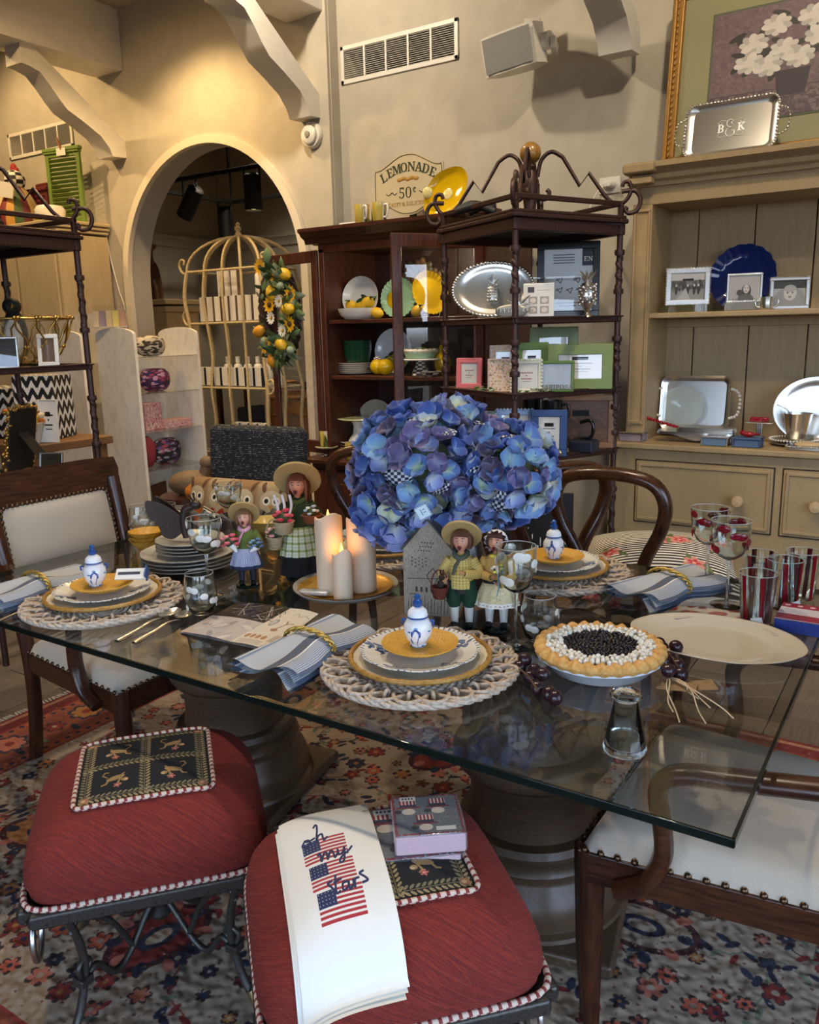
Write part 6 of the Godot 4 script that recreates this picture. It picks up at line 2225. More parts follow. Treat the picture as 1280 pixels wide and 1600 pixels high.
func stemless(label: String, px: Vector2, dots: Material) -> void:
	var at := on_y(px.x, px.y, TOP)
	var o := thing("dotted_tumbler", label, "glass", V(at.x, TOP + 0.001 if px.y > 870 else TOP + 0.001, at.z), px.x * 0.7)
	if not MESH.has("stemless"):
		var pr := v2s([0.0, 0.0, 0.024, 0.0, 0.034, 0.01, 0.041, 0.03, 0.0435, 0.055, 0.041, 0.085, 0.037, 0.11, 0.036, 0.11, 0.04, 0.085, 0.0425, 0.055, 0.04, 0.031, 0.032, 0.012, 0.02, 0.006, 0.0, 0.006])
		var rim := []
		for k in 28:
			rim.append(V(cos(TAU * k / 28) * 0.0365, 0.11, sin(TAU * k / 28) * 0.0365))
		var d := []
		for k in 12:
			var a := k * 2.399
			var y := 0.02 + 0.07 * fposmod(k * 0.7549, 1.0)
			var rr := 0.038 if y < 0.028 else (0.042 if y < 0.045 else (0.0437 if y < 0.068 else 0.042))
			var out := V(cos(a), 0, sin(a))
			d.append(mb().ell(out * rr + Vector3.UP * y, V(0.011, 0.0085, 0.0022), 14, 8, Basis(V(-sin(a), 0, cos(a)), Vector3.UP, out)).done())
		MESH["stemless"] = [mb().lathe(pr, 28).done(), mb().tube(rim, 0.0011, 5, true).done(), d]
	part(o, "bowl", MESH["stemless"][0], M.clear_glass)
	part(o, "rim", MESH["stemless"][1], pane("rim_glass", rgb(200, 200, 196), 0.45, 0.05))
	for m in MESH["stemless"][2]:
		part(o, "dot", m, dots)

func glassware() -> void:
	var wd := mat("white_dots", rgb(214, 210, 200), 0.2)
	var rd := mat("red_dots", rgb(112, 16, 28), 0.12)
	goblet("white dotted goblet standing before the plate stack", W(327, 930), wd, 0.225, 0.046)
	goblet("white dotted goblet in front of the bonnet caroler", W(806, 1010), wd, 0.24, 0.045)
	goblet("white dotted goblet standing behind the straw hat caroler child", W(362, 840), wd, 0.2, 0.047)
	goblet("red dotted goblet farther from the white platter", W(1103, 918), rd, 0.228, 0.049)
	goblet("red dotted goblet nearer to the white platter", W(1135, 946), rd, 0.228, 0.049)
	stemless("stemless white dotted glass beside the spoons", W(316, 958), wd)
	stemless("stemless white dotted glass behind the pie", W(843, 1000), wd)
	stemless("stemless white dotted glass behind the amber bowls", W(222, 835), wd)
	stemless("stemless white dotted glass between amber bowls and plate stack", W(262, 832), wd)
	# red striped tumblers
	var rs := mat("red_stripe", rgb(110, 14, 24), 0.12)
	var names := ["red striped tumbler with a white price sticker at its foot", "red striped tumbler nearest the table's far corner", "red striped tumbler standing between the other striped ones", "red striped tumbler closest to the red dotted goblets"]
	var spots := [W(1180, 975), W(1250, 935), W(1222, 950), W(1184, 938)]
	for i in 4:
		var at := on_y(spots[i].x, spots[i].y, TOP)
		var o := thing("striped_tumbler", names[i], "glass", V(at.x, TOP + 0.001, at.z), i * 0.4)
		var pr := v2s([0.0, 0.0, 0.03, 0.0, 0.034, 0.004, 0.044, 0.13, 0.043, 0.13, 0.0325, 0.008, 0.0, 0.008])
		part(o, "bowl", mb().lathe(pr, 28), M.clear_glass)
		var rim := []
		for k in 28:
			rim.append(V(cos(TAU * k / 28) * 0.0435, 0.13, sin(TAU * k / 28) * 0.0435))
		part(o, "rim", mb().tube(rim, 0.0011, 5, true), M.rim_glass)
		for k in 6:
			var a := TAU * k / 6
			part(o, "stripe", mb().grid(3, 6, func(u: float, w: float):
				var rr := lerpf(0.0345, 0.0442, w)
				var an := a + (u - 0.5) * 0.3 + 0.12 * w
				return V(cos(an) * rr, lerpf(0.004, 0.128, w), sin(an) * rr)), rs)
		if i == 0 or i == 2:
			part(o, "price_sticker", mb().box(V(0.01, 0.018, 0.038), V(0.026, 0.02, 0.001), 0.0, rz(0.25)), M.paper)

# ---- stacks on the left
func plate_stacks() -> void:
	var at := on_y(297, 884, TOP)
	var big := grained("printed_plate", [rgb(120, 122, 118), rgb(176, 174, 166), rgb(206, 202, 192)], Vector3.ONE * 16, 0.15, 0.05)
	var pl := thing("dinner_plate", "lowest large grey printed plate of the tall stack", "plate", V(at.x, TOP + 0.001, at.z), 0.0, "large plates of the tall stack")
	part(pl, "plate", dish(lobed(0.152, 10, 0.02), v2s([0.0, 0.005, 0.6, 0.005, 0.7, 0.008, 0.98, 0.017, 1.0, 0.018, 0.985, 0.014, 0.65, 0.0, 0.0, 0.0]), 60), big)
	for k in 3:
		copy(pl, V(at.x, TOP + 0.001 + (k + 1) * 0.0115, at.z), 0.3 * k, ["second large printed plate up in the tall stack", "third large printed plate up in the tall stack", "topmost large printed plate of the tall stack"][k])
	var sm := thing("salad_plate", "lowest small plate resting on the large printed plates", "plate", V(at.x + 0.01, TOP + 0.0485, at.z), 0.0, "small plates on the tall stack")
	part(sm, "plate", dish(round_r(0.108), v2s([0.0, 0.004, 0.6, 0.004, 0.7, 0.007, 0.98, 0.014, 1.0, 0.015, 0.985, 0.012, 0.65, 0.0, 0.0, 0.0]), 48), big)
	for k in 3:
		copy(sm, V(at.x + 0.01, TOP + 0.0485 + (k + 1) * 0.0105, at.z), 0.4 * k, ["second small plate above the large printed plates", "third small plate above the large printed plates", "topmost small plate directly under the butterfly figurine"][k])
	# dark butterfly figurine on the stack
	var bf := thing("butterfly_figurine", "dark brown butterfly figurine standing on the plate stack", "figurine", V(at.x + 0.005, TOP + 0.0985, at.z + 0.02), 0.5)
	var bm := grained("bronze_dark", [rgb(38, 24, 18), rgb(62, 42, 32)], Vector3.ONE * 10, 0.45)
	var wing := PackedVector2Array()
	for q in curve(v2s([0.0, 0.02, -0.03, 0.0, -0.06, 0.01, -0.075, 0.05, -0.1, 0.08, -0.105, 0.125, -0.07, 0.12, -0.035, 0.1, 0.0, 0.07]), 4):
		wing.append(q)
	part(bf, "wing", mb().prism(wing, 0.005), bm, T(0, 0.0, 0.004, ry(0.35)))
	part(bf, "wing", mb().prism(wing, 0.005), bm, T(0, 0.0, -0.004, ry(-0.3)))
	part(bf, "body", mb().tube(curve(v3s([0.01, 0.0, 0, 0.005, 0.05, 0, 0.015, 0.09, 0, 0.04, 0.1, 0]), 5), [0.012, 0.013, 0.014, 0.014, 0.014, 0.014, 0.015, 0.015, 0.016, 0.016, 0.016, 0.015, 0.014, 0.013, 0.011, 0.008], 8).ell(V(0.045, 0.105, 0), V(0.02, 0.015, 0.014), 10, 8), bm)
	part(bf, "antenna", mb().tube(v3s([0.045, 0.115, 0.004, 0.03, 0.14, 0.012]), 0.003, 5), bm)
	part(bf, "antenna", mb().tube(v3s([0.045, 0.115, -0.004, 0.035, 0.14, -0.012]), 0.003, 5), bm)
	# amber bowls
	var ab := on_y(231, 857, TOP)
	var bo := thing("amber_bowl", "scalloped amber bowl on top of the little stack", "bowl", V(ab.x, TOP + 0.029, ab.z))
	part(bo, "bowl", dish(lobed(0.062, 8, 0.06), v2s([0.0, 0.004, 0.5, 0.006, 0.85, 0.024, 1.0, 0.036, 0.98, 0.033, 0.8, 0.018, 0.5, 0.0, 0.0, 0.0]), 48), M.amber_glaze)
	for k in 2:
		copy(bo, V(ab.x + 0.003 * k, TOP + 0.001 + k * 0.014, ab.z), 0.5 * k, ["amber bowl at the bottom of the little stack", "amber bowl in the middle of the little stack"][k])
	# cream napkins with black stripes, behind
	var p := Pic.new(128, 64, rgb(206, 198, 182))
	for k in 6:
		p.rect(10 + k * 20, 0, 4, 64, rgb(60, 56, 52))
	var cm := pic_mat("cream_stripe", p, 0.9)
	for k in 3:
		var q := on_y([318, 352, 408][k], [818, 822, 818][k], TOP)
		var fan := mb().grid(26, 10, func(u: float, w: float):
			var a := (u - 0.5) * 1.5
			var rr := 0.02 + 0.12 * w
			return V(sin(a) * rr, 0.014 + 0.05 * w + 0.009 * sin(u * 28.0) * w, cos(a) * rr * 0.8 - 0.04), true)
		solo("folded_napkin", ["cream striped napkin fan behind the plate stack", "cream striped napkin fan behind the dotted goblet", "cream striped napkin fan behind the straw hat child"][k], "napkin", fan, cm, V(q.x, TOP, q.z), [0.3, -0.4, 0.8][k])
	var yp := on_y(420, 832, TOP)
	solo("yellow_bowl", "pale yellow bowl between the two straw hat carolers", "bowl", dish(lobed(0.075, 7, 0.05), v2s([0.0, 0.004, 0.5, 0.006, 0.85, 0.03, 1.0, 0.05, 0.98, 0.046, 0.8, 0.02, 0.5, 0.0, 0.0, 0.0]), 42), mat("pale_yellow", rgb(206, 180, 104), 0.25), V(yp.x, TOP + 0.001, yp.z))

# ---- candles
func candles() -> void:
	var at := on_y(541, 928, TOP)
	var pl := thing("candle_plate", "wide stone grey plate with gold glazed middle under the candles", "plate", V(at.x, TOP + 0.001, at.z))
	var pr := v2s([0.0, 0.006, 0.6, 0.007, 0.9, 0.022, 1.0, 0.03, 1.0, 0.026, 0.9, 0.014, 0.55, 0.0, 0.0, 0.0])
	part(pl, "plate", dish(round_r(0.148), pr, 48), mat("stone_grey", rgb(150, 142, 130), 0.4))
	part(pl, "gold_glaze", dish(round_r(0.138), v2s([0.0, 0.0068, 0.62, 0.008, 0.9, 0.0205, 0.97, 0.0262]), 48), grained("gold_leaf", [rgb(150, 104, 30), rgb(196, 150, 60), rgb(216, 176, 90)], Vector3.ONE * 12, 0.3, 0.04, {"metallic": 0.5}))
	var wax := mat("wax", rgb(226, 206, 176), 0.5, 0.0, {"backlight_enabled": true, "backlight": Color(0.5, 0.43, 0.33)})
	var specs := [[518, 926, 0.0385, 0.222, "tallest ivory pillar candle with lit flame, nearest the caroler woman"], [567, 922, 0.04, 0.215, "wide ivory pillar candle with slanting rim beside the house box"], [537, 938, 0.0265, 0.135, "short slim ivory pillar candle with lit flame"]]
	var glow := mat("flame", Color(1, 0.85, 0.5), 0.5, 0.0, {"emission_enabled": true, "emission": Color(1.0, 0.72, 0.3), "emission_energy_multiplier": 4.0})
	for s in specs:
		var q := on_y(s[0], s[1], TOP + 0.009)
		var o := thing("pillar_candle", s[4], "candle", V(q.x, TOP + 0.0092, q.z))
		var r: float = s[2]
		var h: float = s[3]
		part(o, "wax_pillar", mb().grid(32, 9, func(u: float, w: float):
			var a := TAU * u
			var k := roundi(w * 9)
			var f: Vector2 = [W(0, 0), W(0.97, 0), W(1, 0.02), W(1, 0.5), W(1, 0.96), W(0.95, 0.985), W(0.88, 0.97), W(0.78, 0.92), W(0.5, 0.9), W(0, 0.9)][k]
			var wob := 0.012 * sin(a + 1.0) + 0.005 * sin(3 * a)
			return V(cos(a) * r * f.x, h * f.y + (wob * f.y if f.y > 0.7 else 0.0), sin(a) * r * f.x), true), wax)
		part(o, "wick", mb().tube(v3s([0, h * 0.89, 0, 0, h * 0.89 + 0.012, 0]), 0.0015, 5), M.black)
		if s[0] != 567:
			part(o, "flame", mb().lathe(v2s([0.0, 0.0, 0.004, 0.004, 0.0055, 0.01, 0.004, 0.02, 0.0015, 0.03, 0.0, 0.034]), 10, T(0, h * 0.89 + 0.008, 0)), glow)
			var l := OmniLight3D.new()
			l.name = "candle_light"
			l.light_color = Color(1, 0.66, 0.28)
			l.light_energy = 0.005
			l.omni_range = 3.0
			l.omni_attenuation = 2.0
			l.light_size = 0.006
			l.shadow_enabled = true
			l.position = V(0, h * 0.89 + 0.02, 0)
			o.add_child(l)
	var rq := on_y(491, 932, TOP + 0.01)
	var wr := thing("wrapped_packet", "small clear wrapped silver packet lying on the candle plate", "packet", V(rq.x, TOP + 0.016, rq.z), 0.35)
	part(wr, "packet", mb().box(V(0, 0.006, 0), V(0.085, 0.012, 0.03), 0.004), mat("packet_grey", rgb(176, 176, 174), 0.3))
	part(wr, "clear_wrap", mb().box(V(0, 0.0065, 0), V(0.1, 0.015, 0.034), 0.006), M.wrap)

# ---- caroler figures
func head_mesh(skin: Color, hair: Color, sc: float, long_hair: bool) -> MB:
	# a head about 0.044 high, face towards +z, chin at y 0; mouth open in song
	var m := mb()
	m.color(skin)
	m.grid(26, 20, func(u: float, w: float):
		var th := TAU * u
		var ph := PI * w
		var d := V(sin(ph) * sin(th), cos(ph), sin(ph) * cos(th))
		var p := d * V(0.0175, 0.023, 0.019)
		if d.y < -0.2:
			p.x *= 1.0 - 0.35 * (-d.y - 0.2)
		if d.z > 0.0:
			p.z += 0.006 * exp(-pow(d.x / 0.16, 2) - pow((d.y + 0.12) / 0.2, 2))
			p.z -= 0.002 * (exp(-pow((d.x - 0.36) / 0.16, 2) - pow((d.y - 0.08) / 0.14, 2)) + exp(-pow((d.x + 0.36) / 0.16, 2) - pow((d.y - 0.08) / 0.14, 2)))
			p.z += 0.0018 * (exp(-pow((d.x - 0.5) / 0.2, 2) - pow((d.y + 0.25) / 0.2, 2)) + exp(-pow((d.x + 0.5) / 0.2, 2) - pow((d.y + 0.25) / 0.2, 2)))
		return p + V(0, 0.023, 0), true)
	m.color(rgb(60, 16, 14))
	m.ell(V(0, 0.0105, 0.0172), V(0.0035, 0.0045, 0.0025), 10, 8)
	m.color(rgb(150, 60, 52))
	m.tube(curve(v3s([-0.004, 0.0105, 0.0178, 0, 0.0158, 0.0182, 0.004, 0.0105, 0.0178, 0, 0.0055, 0.0172]), 3, true), 0.001, 5, true)
	for s in [-1, 1]:
		m.color(rgb(230, 224, 214))
		m.ell(V(s * 0.0066, 0.0248, 0.0163), V(0.0027, 0.0019, 0.0014), 8, 6)
		m.color(rgb(30, 24, 22))
		m.ell(V(s * 0.0066, 0.0248, 0.0174), V(0.0014, 0.0015, 0.0008), 8, 6)
		m.color(hair.darkened(0.2))
		m.tube(v3s([s * 0.0035, 0.0292, 0.0176, s * 0.0066, 0.0304, 0.0172, s * 0.01, 0.0288, 0.015]), 0.0007, 4)
		m.color(skin)
		m.ell(V(s * 0.0172, 0.0215, 0.001), V(0.0025, 0.005, 0.0035), 8, 6)
	m.color(hair)
	m.ell(V(0, 0.031, -0.0045), V(0.0195, 0.0185, 0.0195), 16, 10)
	for k in 9:
		var x := -0.014 + k * 0.0035
		m.tube(v3s([x * 0.8, 0.043, 0.009, x, 0.038, 0.0155, x * 1.08, 0.033, 0.0165 - absf(x) * 0.25]), 0.0024, 5)
	for s in [-1, 1]:
		for k in 4:
			m.tube(v3s([s * 0.017, 0.034, 0.004 - k * 0.006, s * 0.0192, 0.022, 0.004 - k * 0.006, s * 0.018, (0.006 if not long_hair else -0.012), 0.002 - k * 0.005]), [0.004, 0.005, 0.003], 5)
	return m

func hand_mesh(m: MB, xf: Transform3D) -> void:
	# about 0.02 long: palm, four curled fingers of different length, thumb from the palm's side
	var h := mb()
	h.tint = m.tint
	h.tinted = true
	h.ell(V(0, -0.004, 0), V(0.0042, 0.0055, 0.0026), 10, 8)
	for k in 4:
		var x := -0.003 + k * 0.002
		var l: float = [0.0055, 0.007, 0.0075, 0.0065][k]
		h.tube([V(x, -0.0075, 0.0002), V(x, -0.0075 - l * 0.5, 0.001), V(x, -0.0075 - l * 0.85, 0.0035)], [0.0012, 0.0011, 0.0009], 6)
	h.tube(v3s([0.0032, -0.0025, 0.0008, 0.0058, -0.0055, 0.0022, 0.0055, -0.0085, 0.0034]), [0.0013, 0.0012, 0.001], 6)
	m.add(h, xf)

func caroler(label: String, at: Vector3, turn: float, sp: Dictionary) -> Node3D:
	# sp: s size, skirt or shorts, colours; built 0.27 high and scaled
	var o := thing("caroler_figurine", label, "figurine", at, turn)
	o.scale = Vector3.ONE * sp.s
	var body := mb()
	var hy := 0.205
	body.color(sp.skin)
	body.tube(v3s([0, 0.19, 0, 0, hy + 0.008, 0.001]), 0.008, 8)
	body.add(head_mesh(sp.skin, sp.hair, 1.0, sp.get("long", false)), Transform3D(Basis.from_euler(V(-0.1, sp.get("look", 0.0), 0)).scaled(Vector3.ONE * 1.16), V(0, hy - 0.003, 0.002)))
	for s in [-1, 1]:
		body.color(sp.sock)
		body.tube(v3s([s * 0.017, 0.12, 0, s * 0.018, 0.07, 0.001, s * 0.018, 0.045, -0.001, s * 0.018, 0.018, 0.0]), [0.016, 0.0125, 0.011, 0.0085], 10)
		body.color(rgb(18, 16, 16))
		body.ell(V(s * 0.019, 0.0165, 0.006), V(0.0095, 0.007, 0.017), 12, 8)
	body.tube(v3s([0, 0.1, 0, 0, 0.15, 0, 0, 0.192, 0]), [0.024, 0.022, 0.018], 10)
	var hands: Array = sp.hands
	for i in 2:
		body.tube(curve([V(0, 0.183, 0), V((i * 2 - 1) * 0.024, 0.181, 0), sp.elbows[i], hands[i]], 4), 0.006, 7)
	body.color(sp.skin)
	for i in 2:
		var hp: Vector3 = hands[i]
		hand_mesh(body, Transform3D(Basis.from_euler(V(-1.9, (i * 2 - 1) * -0.9, 0)).scaled(Vector3.ONE * 1.25), hp))
	part(o, "body", body, M.vertex)
	part(o, "stand", mb().lathe(v2s([0.0, 0.0, 0.037, 0.0, 0.039, 0.003, 0.036, 0.008, 0.028, 0.01, 0.0, 0.0105]), 24), mat("stand_green", rgb(12, 30, 24), 0.2))
	var coat: Material = sp.coat
	part(o, "jacket", mb().lathe(v2s([0.033, 0.112, 0.033, 0.125, 0.03, 0.145, 0.031, 0.17, 0.03, 0.184, 0.02, 0.195, 0.009, 0.2]), 22, Transform3D(Basis().scaled(V(1, 1, 0.78)), Vector3.ZERO)), coat)
	for i in 2:
		var s := i * 2 - 1
		var hp: Vector3 = hands[i]
		var elbow: Vector3 = sp.elbows[i]
		part(o, "sleeve", mb().tube(curve([V(s * 0.026, 0.183, 0), elbow, hp], 5), [0.013, 0.0135, 0.013, 0.013, 0.0125, 0.0125, 0.012, 0.0115, 0.011, 0.0105, 0.01], 10), coat)
	if sp.has("skirt"):
		part(o, "skirt", mb().grid(60, 8, func(u: float, w: float):
			var a := TAU * u
			var r: float = lerpf(0.03, sp.hem, pow(w, 0.8)) * (1.0 + 0.05 * w * sin(a * 12))
			return V(cos(a) * r, lerpf(0.13, sp.low, w), sin(a) * r * 0.85)), sp.skirt)
	if sp.has("apron"):
		part(o, "apron", mb().grid(26, 8, func(u: float, w: float):
			var a := PI / 2 + (u - 0.5) * 2.3
			var r: float = lerpf(0.033, sp.hem * 0.97, pow(w, 0.8)) * (1.0 + 0.04 * w * sin(a * 12)) + 0.002
			return V(cos(a) * r, lerpf(0.132, sp.apron_low, w), sin(a) * r * 0.86)), sp.apron)
	if sp.has("shorts"):
		for s in [-1, 1]:
			part(o, "knickers", mb().tube(v3s([s * 0.014, 0.13, 0, s * 0.018, 0.1, 0, s * 0.019, 0.075, 0.001, s * 0.018, 0.062, 0]), [0.02, 0.0205, 0.019, 0.013], 14), sp.shorts)
	if sp.get("hat", "") == "straw":
		var hr: float = sp.get("brim", 0.047)
		var hat := mb()
		hat.lathe(v2s([0.02, 0.0, hr, -0.003, hr + 0.001, 0.0, hr, 0.003, 0.021, 0.004]), 28)
		hat.lathe(v2s([0.0215, 0.0, 0.0205, 0.014, 0.014, 0.019, 0.0, 0.02]), 24)
		for k in 5:
			hat.lathe(v2s([hr - k * 0.006, 0.0025, hr - k * 0.006 - 0.003, 0.0048, hr - k * 0.006 - 0.006, 0.0028]), 28)
		part(o, "straw_hat", hat, grained("straw", [rgb(150, 122, 72), rgb(190, 164, 110)], Vector3.ONE * 40, 0.8, 0.05), Transform3D(rx(-0.95).scaled(Vector3.ONE * 1.12), V(0, hy + 0.036, -0.012)))
	elif sp.get("hat", "") == "bonnet":
		part(o, "bonnet", mb().grid(30, 8, func(u: float, w: float):
			var a := -0.35 * PI + u * 1.7 * PI
			var r := 0.0275 + 0.004 * w * sin(a * 14) * (1.0 if w > 0.7 else 0.0)
			var zz := lerpf(-0.02, 0.014, w)
			var rr := r * (0.55 + 0.45 * sin(PI * 0.5 * clampf(w * 2.0, 0.1, 1.0)))
			return V(cos(a) * rr, hy + 0.027 + sin(a) * rr, zz)), mat("bonnet_cloth", rgb(214, 214, 218), 0.85))
	if sp.has("scarf"):
		part(o, "scarf", mb().tube(curve(v3s([-0.014, 0.195, 0.012, 0.0, 0.19, 0.022, 0.014, 0.195, 0.012, 0.012, 0.198, -0.012, -0.012, 0.198, -0.012]), 4, true), 0.007, 7, true).tube(v3s([0.0, 0.19, 0.022, -0.012, 0.17, 0.027, -0.018, 0.15, 0.03]), [0.006, 0.0075, 0.006], 6, false, 0.5), sp.scarf)
	return o

func posy(o: Node3D, called: String, at: Vector3, n: int, r: float, cols: Array, leafy := true) -> void:
	var b := part(o, called, mb().ell(at, Vector3.ONE * r * 0.75, 10, 8), mat("posy_green", rgb(52, 72, 40), 0.7))
	for k in n:
		var a := k * 2.399
		var y := 1.0 - 1.5 * (k + 0.5) / n
		var rr := sqrt(maxf(0.0, 1 - y * y))
		var q := at + V(cos(a) * rr, y, sin(a) * rr) * r
		var c: Color = cols[k % cols.size()]
		var fl := mb()
		for j in 5:
			var an := TAU * j / 5
			fl.ell(q + V(cos(an), 0.4, sin(an)) * r * 0.2, Vector3.ONE * r * 0.22, 6, 4)
		part(b, "blossom", fl, mat("posy_%s" % c.to_html(false), c, 0.7))

func basket(o: Node3D, at: Vector3, r: float, h: float, m: Material, handle := true) -> void:
	var b := part(o, "basket", mb().lathe(v2s([0.0, 0.0, r * 0.65, 0.0, r, h, r * 0.92, h, r * 0.6, 0.003]), 18, Transform3D(Basis(), at)), m)
	for k in 4:
		var pts := []
		for j in 24:
			var a := TAU * j / 24
			var rr := r * (0.72 + 0.085 * k) + 0.001 * (1 if j % 2 == 0 else -1)
			pts.append(at + V(cos(a) * rr, h * (0.15 + 0.27 * k), sin(a) * rr))
		part(b, "woven_band", mb().tube(pts, 0.0016, 4, true), m)
	if handle:
		var pts := []
		for j in 13:
			var a := PI * j / 12
			pts.append(at + V(cos(a) * r * 0.95, h + sin(a) * h * 1.4, 0))
		part(b, "handle", mb().tube(pts, 0.0018, 5), m)

func gingham(key: String, base: Color, bar: Color, n: int) -> StandardMaterial3D:
	var p := Pic.new(128, 128, base)
	var mid := base.lerp(bar, 0.5)
	var st := 128 / n
	for k in n:
		p.rect(k * st, 0, st / 2, 128, mid).rect(0, k * st, 128, st / 2, mid)
	for i in n:
		for j in n:
			p.rect(i * st, j * st, st / 2, st / 2, bar)
	var m := pic_mat(key, p, 0.85)
	m.uv1_scale = V(3, 2, 1)
	return m

func carolers() -> void:
	var skin := rgb(206, 146, 116)
	var brown := rgb(92, 52, 30)
	# boy with basket
	var bo := on_y(722, 984, TOP)
	var boy := caroler("caroler boy in straw hat, yellow check shirt and green knickers", V(bo.x, TOP + 0.001, bo.z), 0.4, {"s": 0.985, "skin": skin, "hair": brown, "sock": rgb(206, 200, 188), "coat": gingham("yellow_check", rgb(212, 196, 128), rgb(176, 142, 60), 8), "shorts": mat("green_felt", rgb(16, 52, 34), 0.9), "hat": "straw", "brim": 0.044, "look": -0.1, "hands": [V(-0.042, 0.135, 0.03), V(0.012, 0.158, 0.045)], "elbows": [V(-0.046, 0.15, 0.002), V(0.044, 0.15, 0.01)], "scarf": mat("grey_scarf", rgb(84, 88, 76), 0.9)})
	basket(boy, V(-0.05, 0.09, 0.03), 0.022, 0.03, mat("red_wicker", rgb(96, 40, 26), 0.7))
	part(boy, "rabbit", mb().ell(V(-0.048, 0.125, 0.03), V(0.009, 0.012, 0.009), 10, 8).ell(V(-0.045, 0.143, 0.032), V(0.008, 0.008, 0.008), 10, 8).tube(v3s([-0.046, 0.148, 0.03, -0.049, 0.162, 0.028]), [0.003, 0.002], 5).tube(v3s([-0.042, 0.148, 0.03, -0.04, 0.162, 0.028]), [0.003, 0.002], 5), mat("rabbit_brown", rgb(46, 30, 22), 0.8))
	# girl in bonnet
	var lace := Pic.new(256, 128, rgb(206, 190, 146))
	var r := RandomNumberGenerator.new()
	r.seed = 2
	lace.speckle(r, 500, 4, [rgb(188, 170, 120), rgb(220, 208, 176), rgb(170, 150, 110)])
	lace.rect(0, 0, 256, 1, rgb(200, 190, 150)).rect(0, 104, 256, 24, rgb(226, 222, 212))
	for k in 32:
		lace.oval(k * 8 + 4, 116, 2.4, 3, rgb(170, 150, 110))
	var lm := pic_mat("lace_skirt", lace, 0.85)
	var gi := on_y(776, 984, TOP)
	var girl := caroler("caroler girl in white bonnet and cream lace dress holding flowers", V(gi.x, TOP + 0.001, gi.z), 0.3, {"s": 0.97, "skin": skin, "hair": rgb(70, 36, 22), "sock": rgb(214, 210, 204), "coat": mat("mustard_cloth", rgb(188, 152, 82), 0.85), "skirt": lm, "hem": 0.058, "low": 0.07, "hat": "bonnet", "look": -0.15, "hands": [V(-0.006, 0.148, 0.04), V(0.014, 0.132, 0.044)], "elbows": [V(-0.044, 0.152, 0.006), V(0.044, 0.148, 0.008)]})
	posy(girl, "posy", V(0.01, 0.168, 0.046), 9, 0.013, [rgb(226, 218, 96), rgb(220, 216, 210), rgb(110, 150, 190)])
	part(girl, "bow", mb().ell(V(-0.007, 0.197, 0.02), V(0.008, 0.005, 0.004), 8, 6).ell(V(0.007, 0.197, 0.02), V(0.008, 0.005, 0.004), 8, 6), mat("yellow_ribbon", rgb(224, 206, 70), 0.6))
	part(girl, "sash", mb().lathe(v2s([0.0335, 0.122, 0.035, 0.13, 0.0325, 0.138]), 22, Transform3D(Basis().scaled(V(1, 1, 0.8)), Vector3.ZERO)), M.black)
	part(girl, "blue_ribbon", mb().tube(v3s([0.012, 0.16, 0.05, 0.016, 0.13, 0.056, 0.01, 0.105, 0.058]), [0.003, 0.005, 0.002], 5, false, 0.4), mat("blue_ribbon", rgb(110, 150, 180), 0.6))
	# child in straw hat with two bunches
	var ch := on_y(388, 916, TOP)
	var sp := Pic.new(128, 64, rgb(176, 180, 200))
	for k in 22:
		sp.rect(k * 6, 0, 2, 64, rgb(104, 112, 150))
	var apron := pic_mat("blue_pinstripe", sp, 0.85)
	var cd := caroler("small caroler in straw hat and blue apron with pink and blue bunches", V(ch.x, TOP + 0.001, ch.z), 0.65, {"s": 0.9, "skin": rgb(220, 166, 138), "hair": rgb(126, 92, 58), "sock": rgb(22, 24, 40), "coat": mat("olive_cloth", rgb(98, 112, 48), 0.85), "skirt": mat("navy_cloth", rgb(30, 38, 66), 0.85), "hem": 0.055, "low": 0.066, "apron": apron, "apron_low": 0.078, "hat": "straw", "brim": 0.045, "look": -0.1, "hands": [V(-0.03, 0.138, 0.035), V(0.024, 0.14, 0.038)], "elbows": [V(-0.044, 0.15, 0.0), V(0.044, 0.15, 0.0)], "scarf": gingham("pink_check", rgb(222, 196, 206), rgb(190, 110, 140), 8)})
	posy(cd, "pink_bunch", V(-0.042, 0.16, 0.042), 10, 0.023, [rgb(206, 96, 108), rgb(222, 140, 140), rgb(190, 76, 92)])
	posy(cd, "blue_bunch", V(0.04, 0.15, 0.05), 10, 0.018, [rgb(90, 120, 156), rgb(130, 156, 180), rgb(70, 92, 130)])
	part(cd, "paper_cone", mb().tube(v3s([-0.036, 0.152, 0.046, -0.022, 0.128, 0.048]), [0.013, 0.003], 8), M.paper)
	part(cd, "paper_cone", mb().tube(v3s([0.04, 0.146, 0.052, 0.022, 0.128, 0.05]), [0.015, 0.003], 8), M.paper)
	# woman with baskets
	var wo := on_y(472, 903, TOP)
	var pp := Pic.new(128, 128, rgb(206, 208, 190))
	for k in 4:
		pp.rect(k * 32, 0, 9, 128, rgb(146, 160, 92)).rect(0, k * 32, 128, 9, rgb(146, 160, 92))
	for i in 4:
		for j in 4:
			pp.rect(i * 32, j * 32, 9, 9, rgb(104, 124, 52))
	for k in 4:
		pp.rect(k * 32 + 19, 0, 2, 128, rgb(170, 170, 140)).rect(0, k * 32 + 19, 128, 2, rgb(170, 170, 140))
	var plaid := pic_mat("green_plaid", pp, 0.85)
	plaid.uv1_scale = V(1.6, 1, 1)
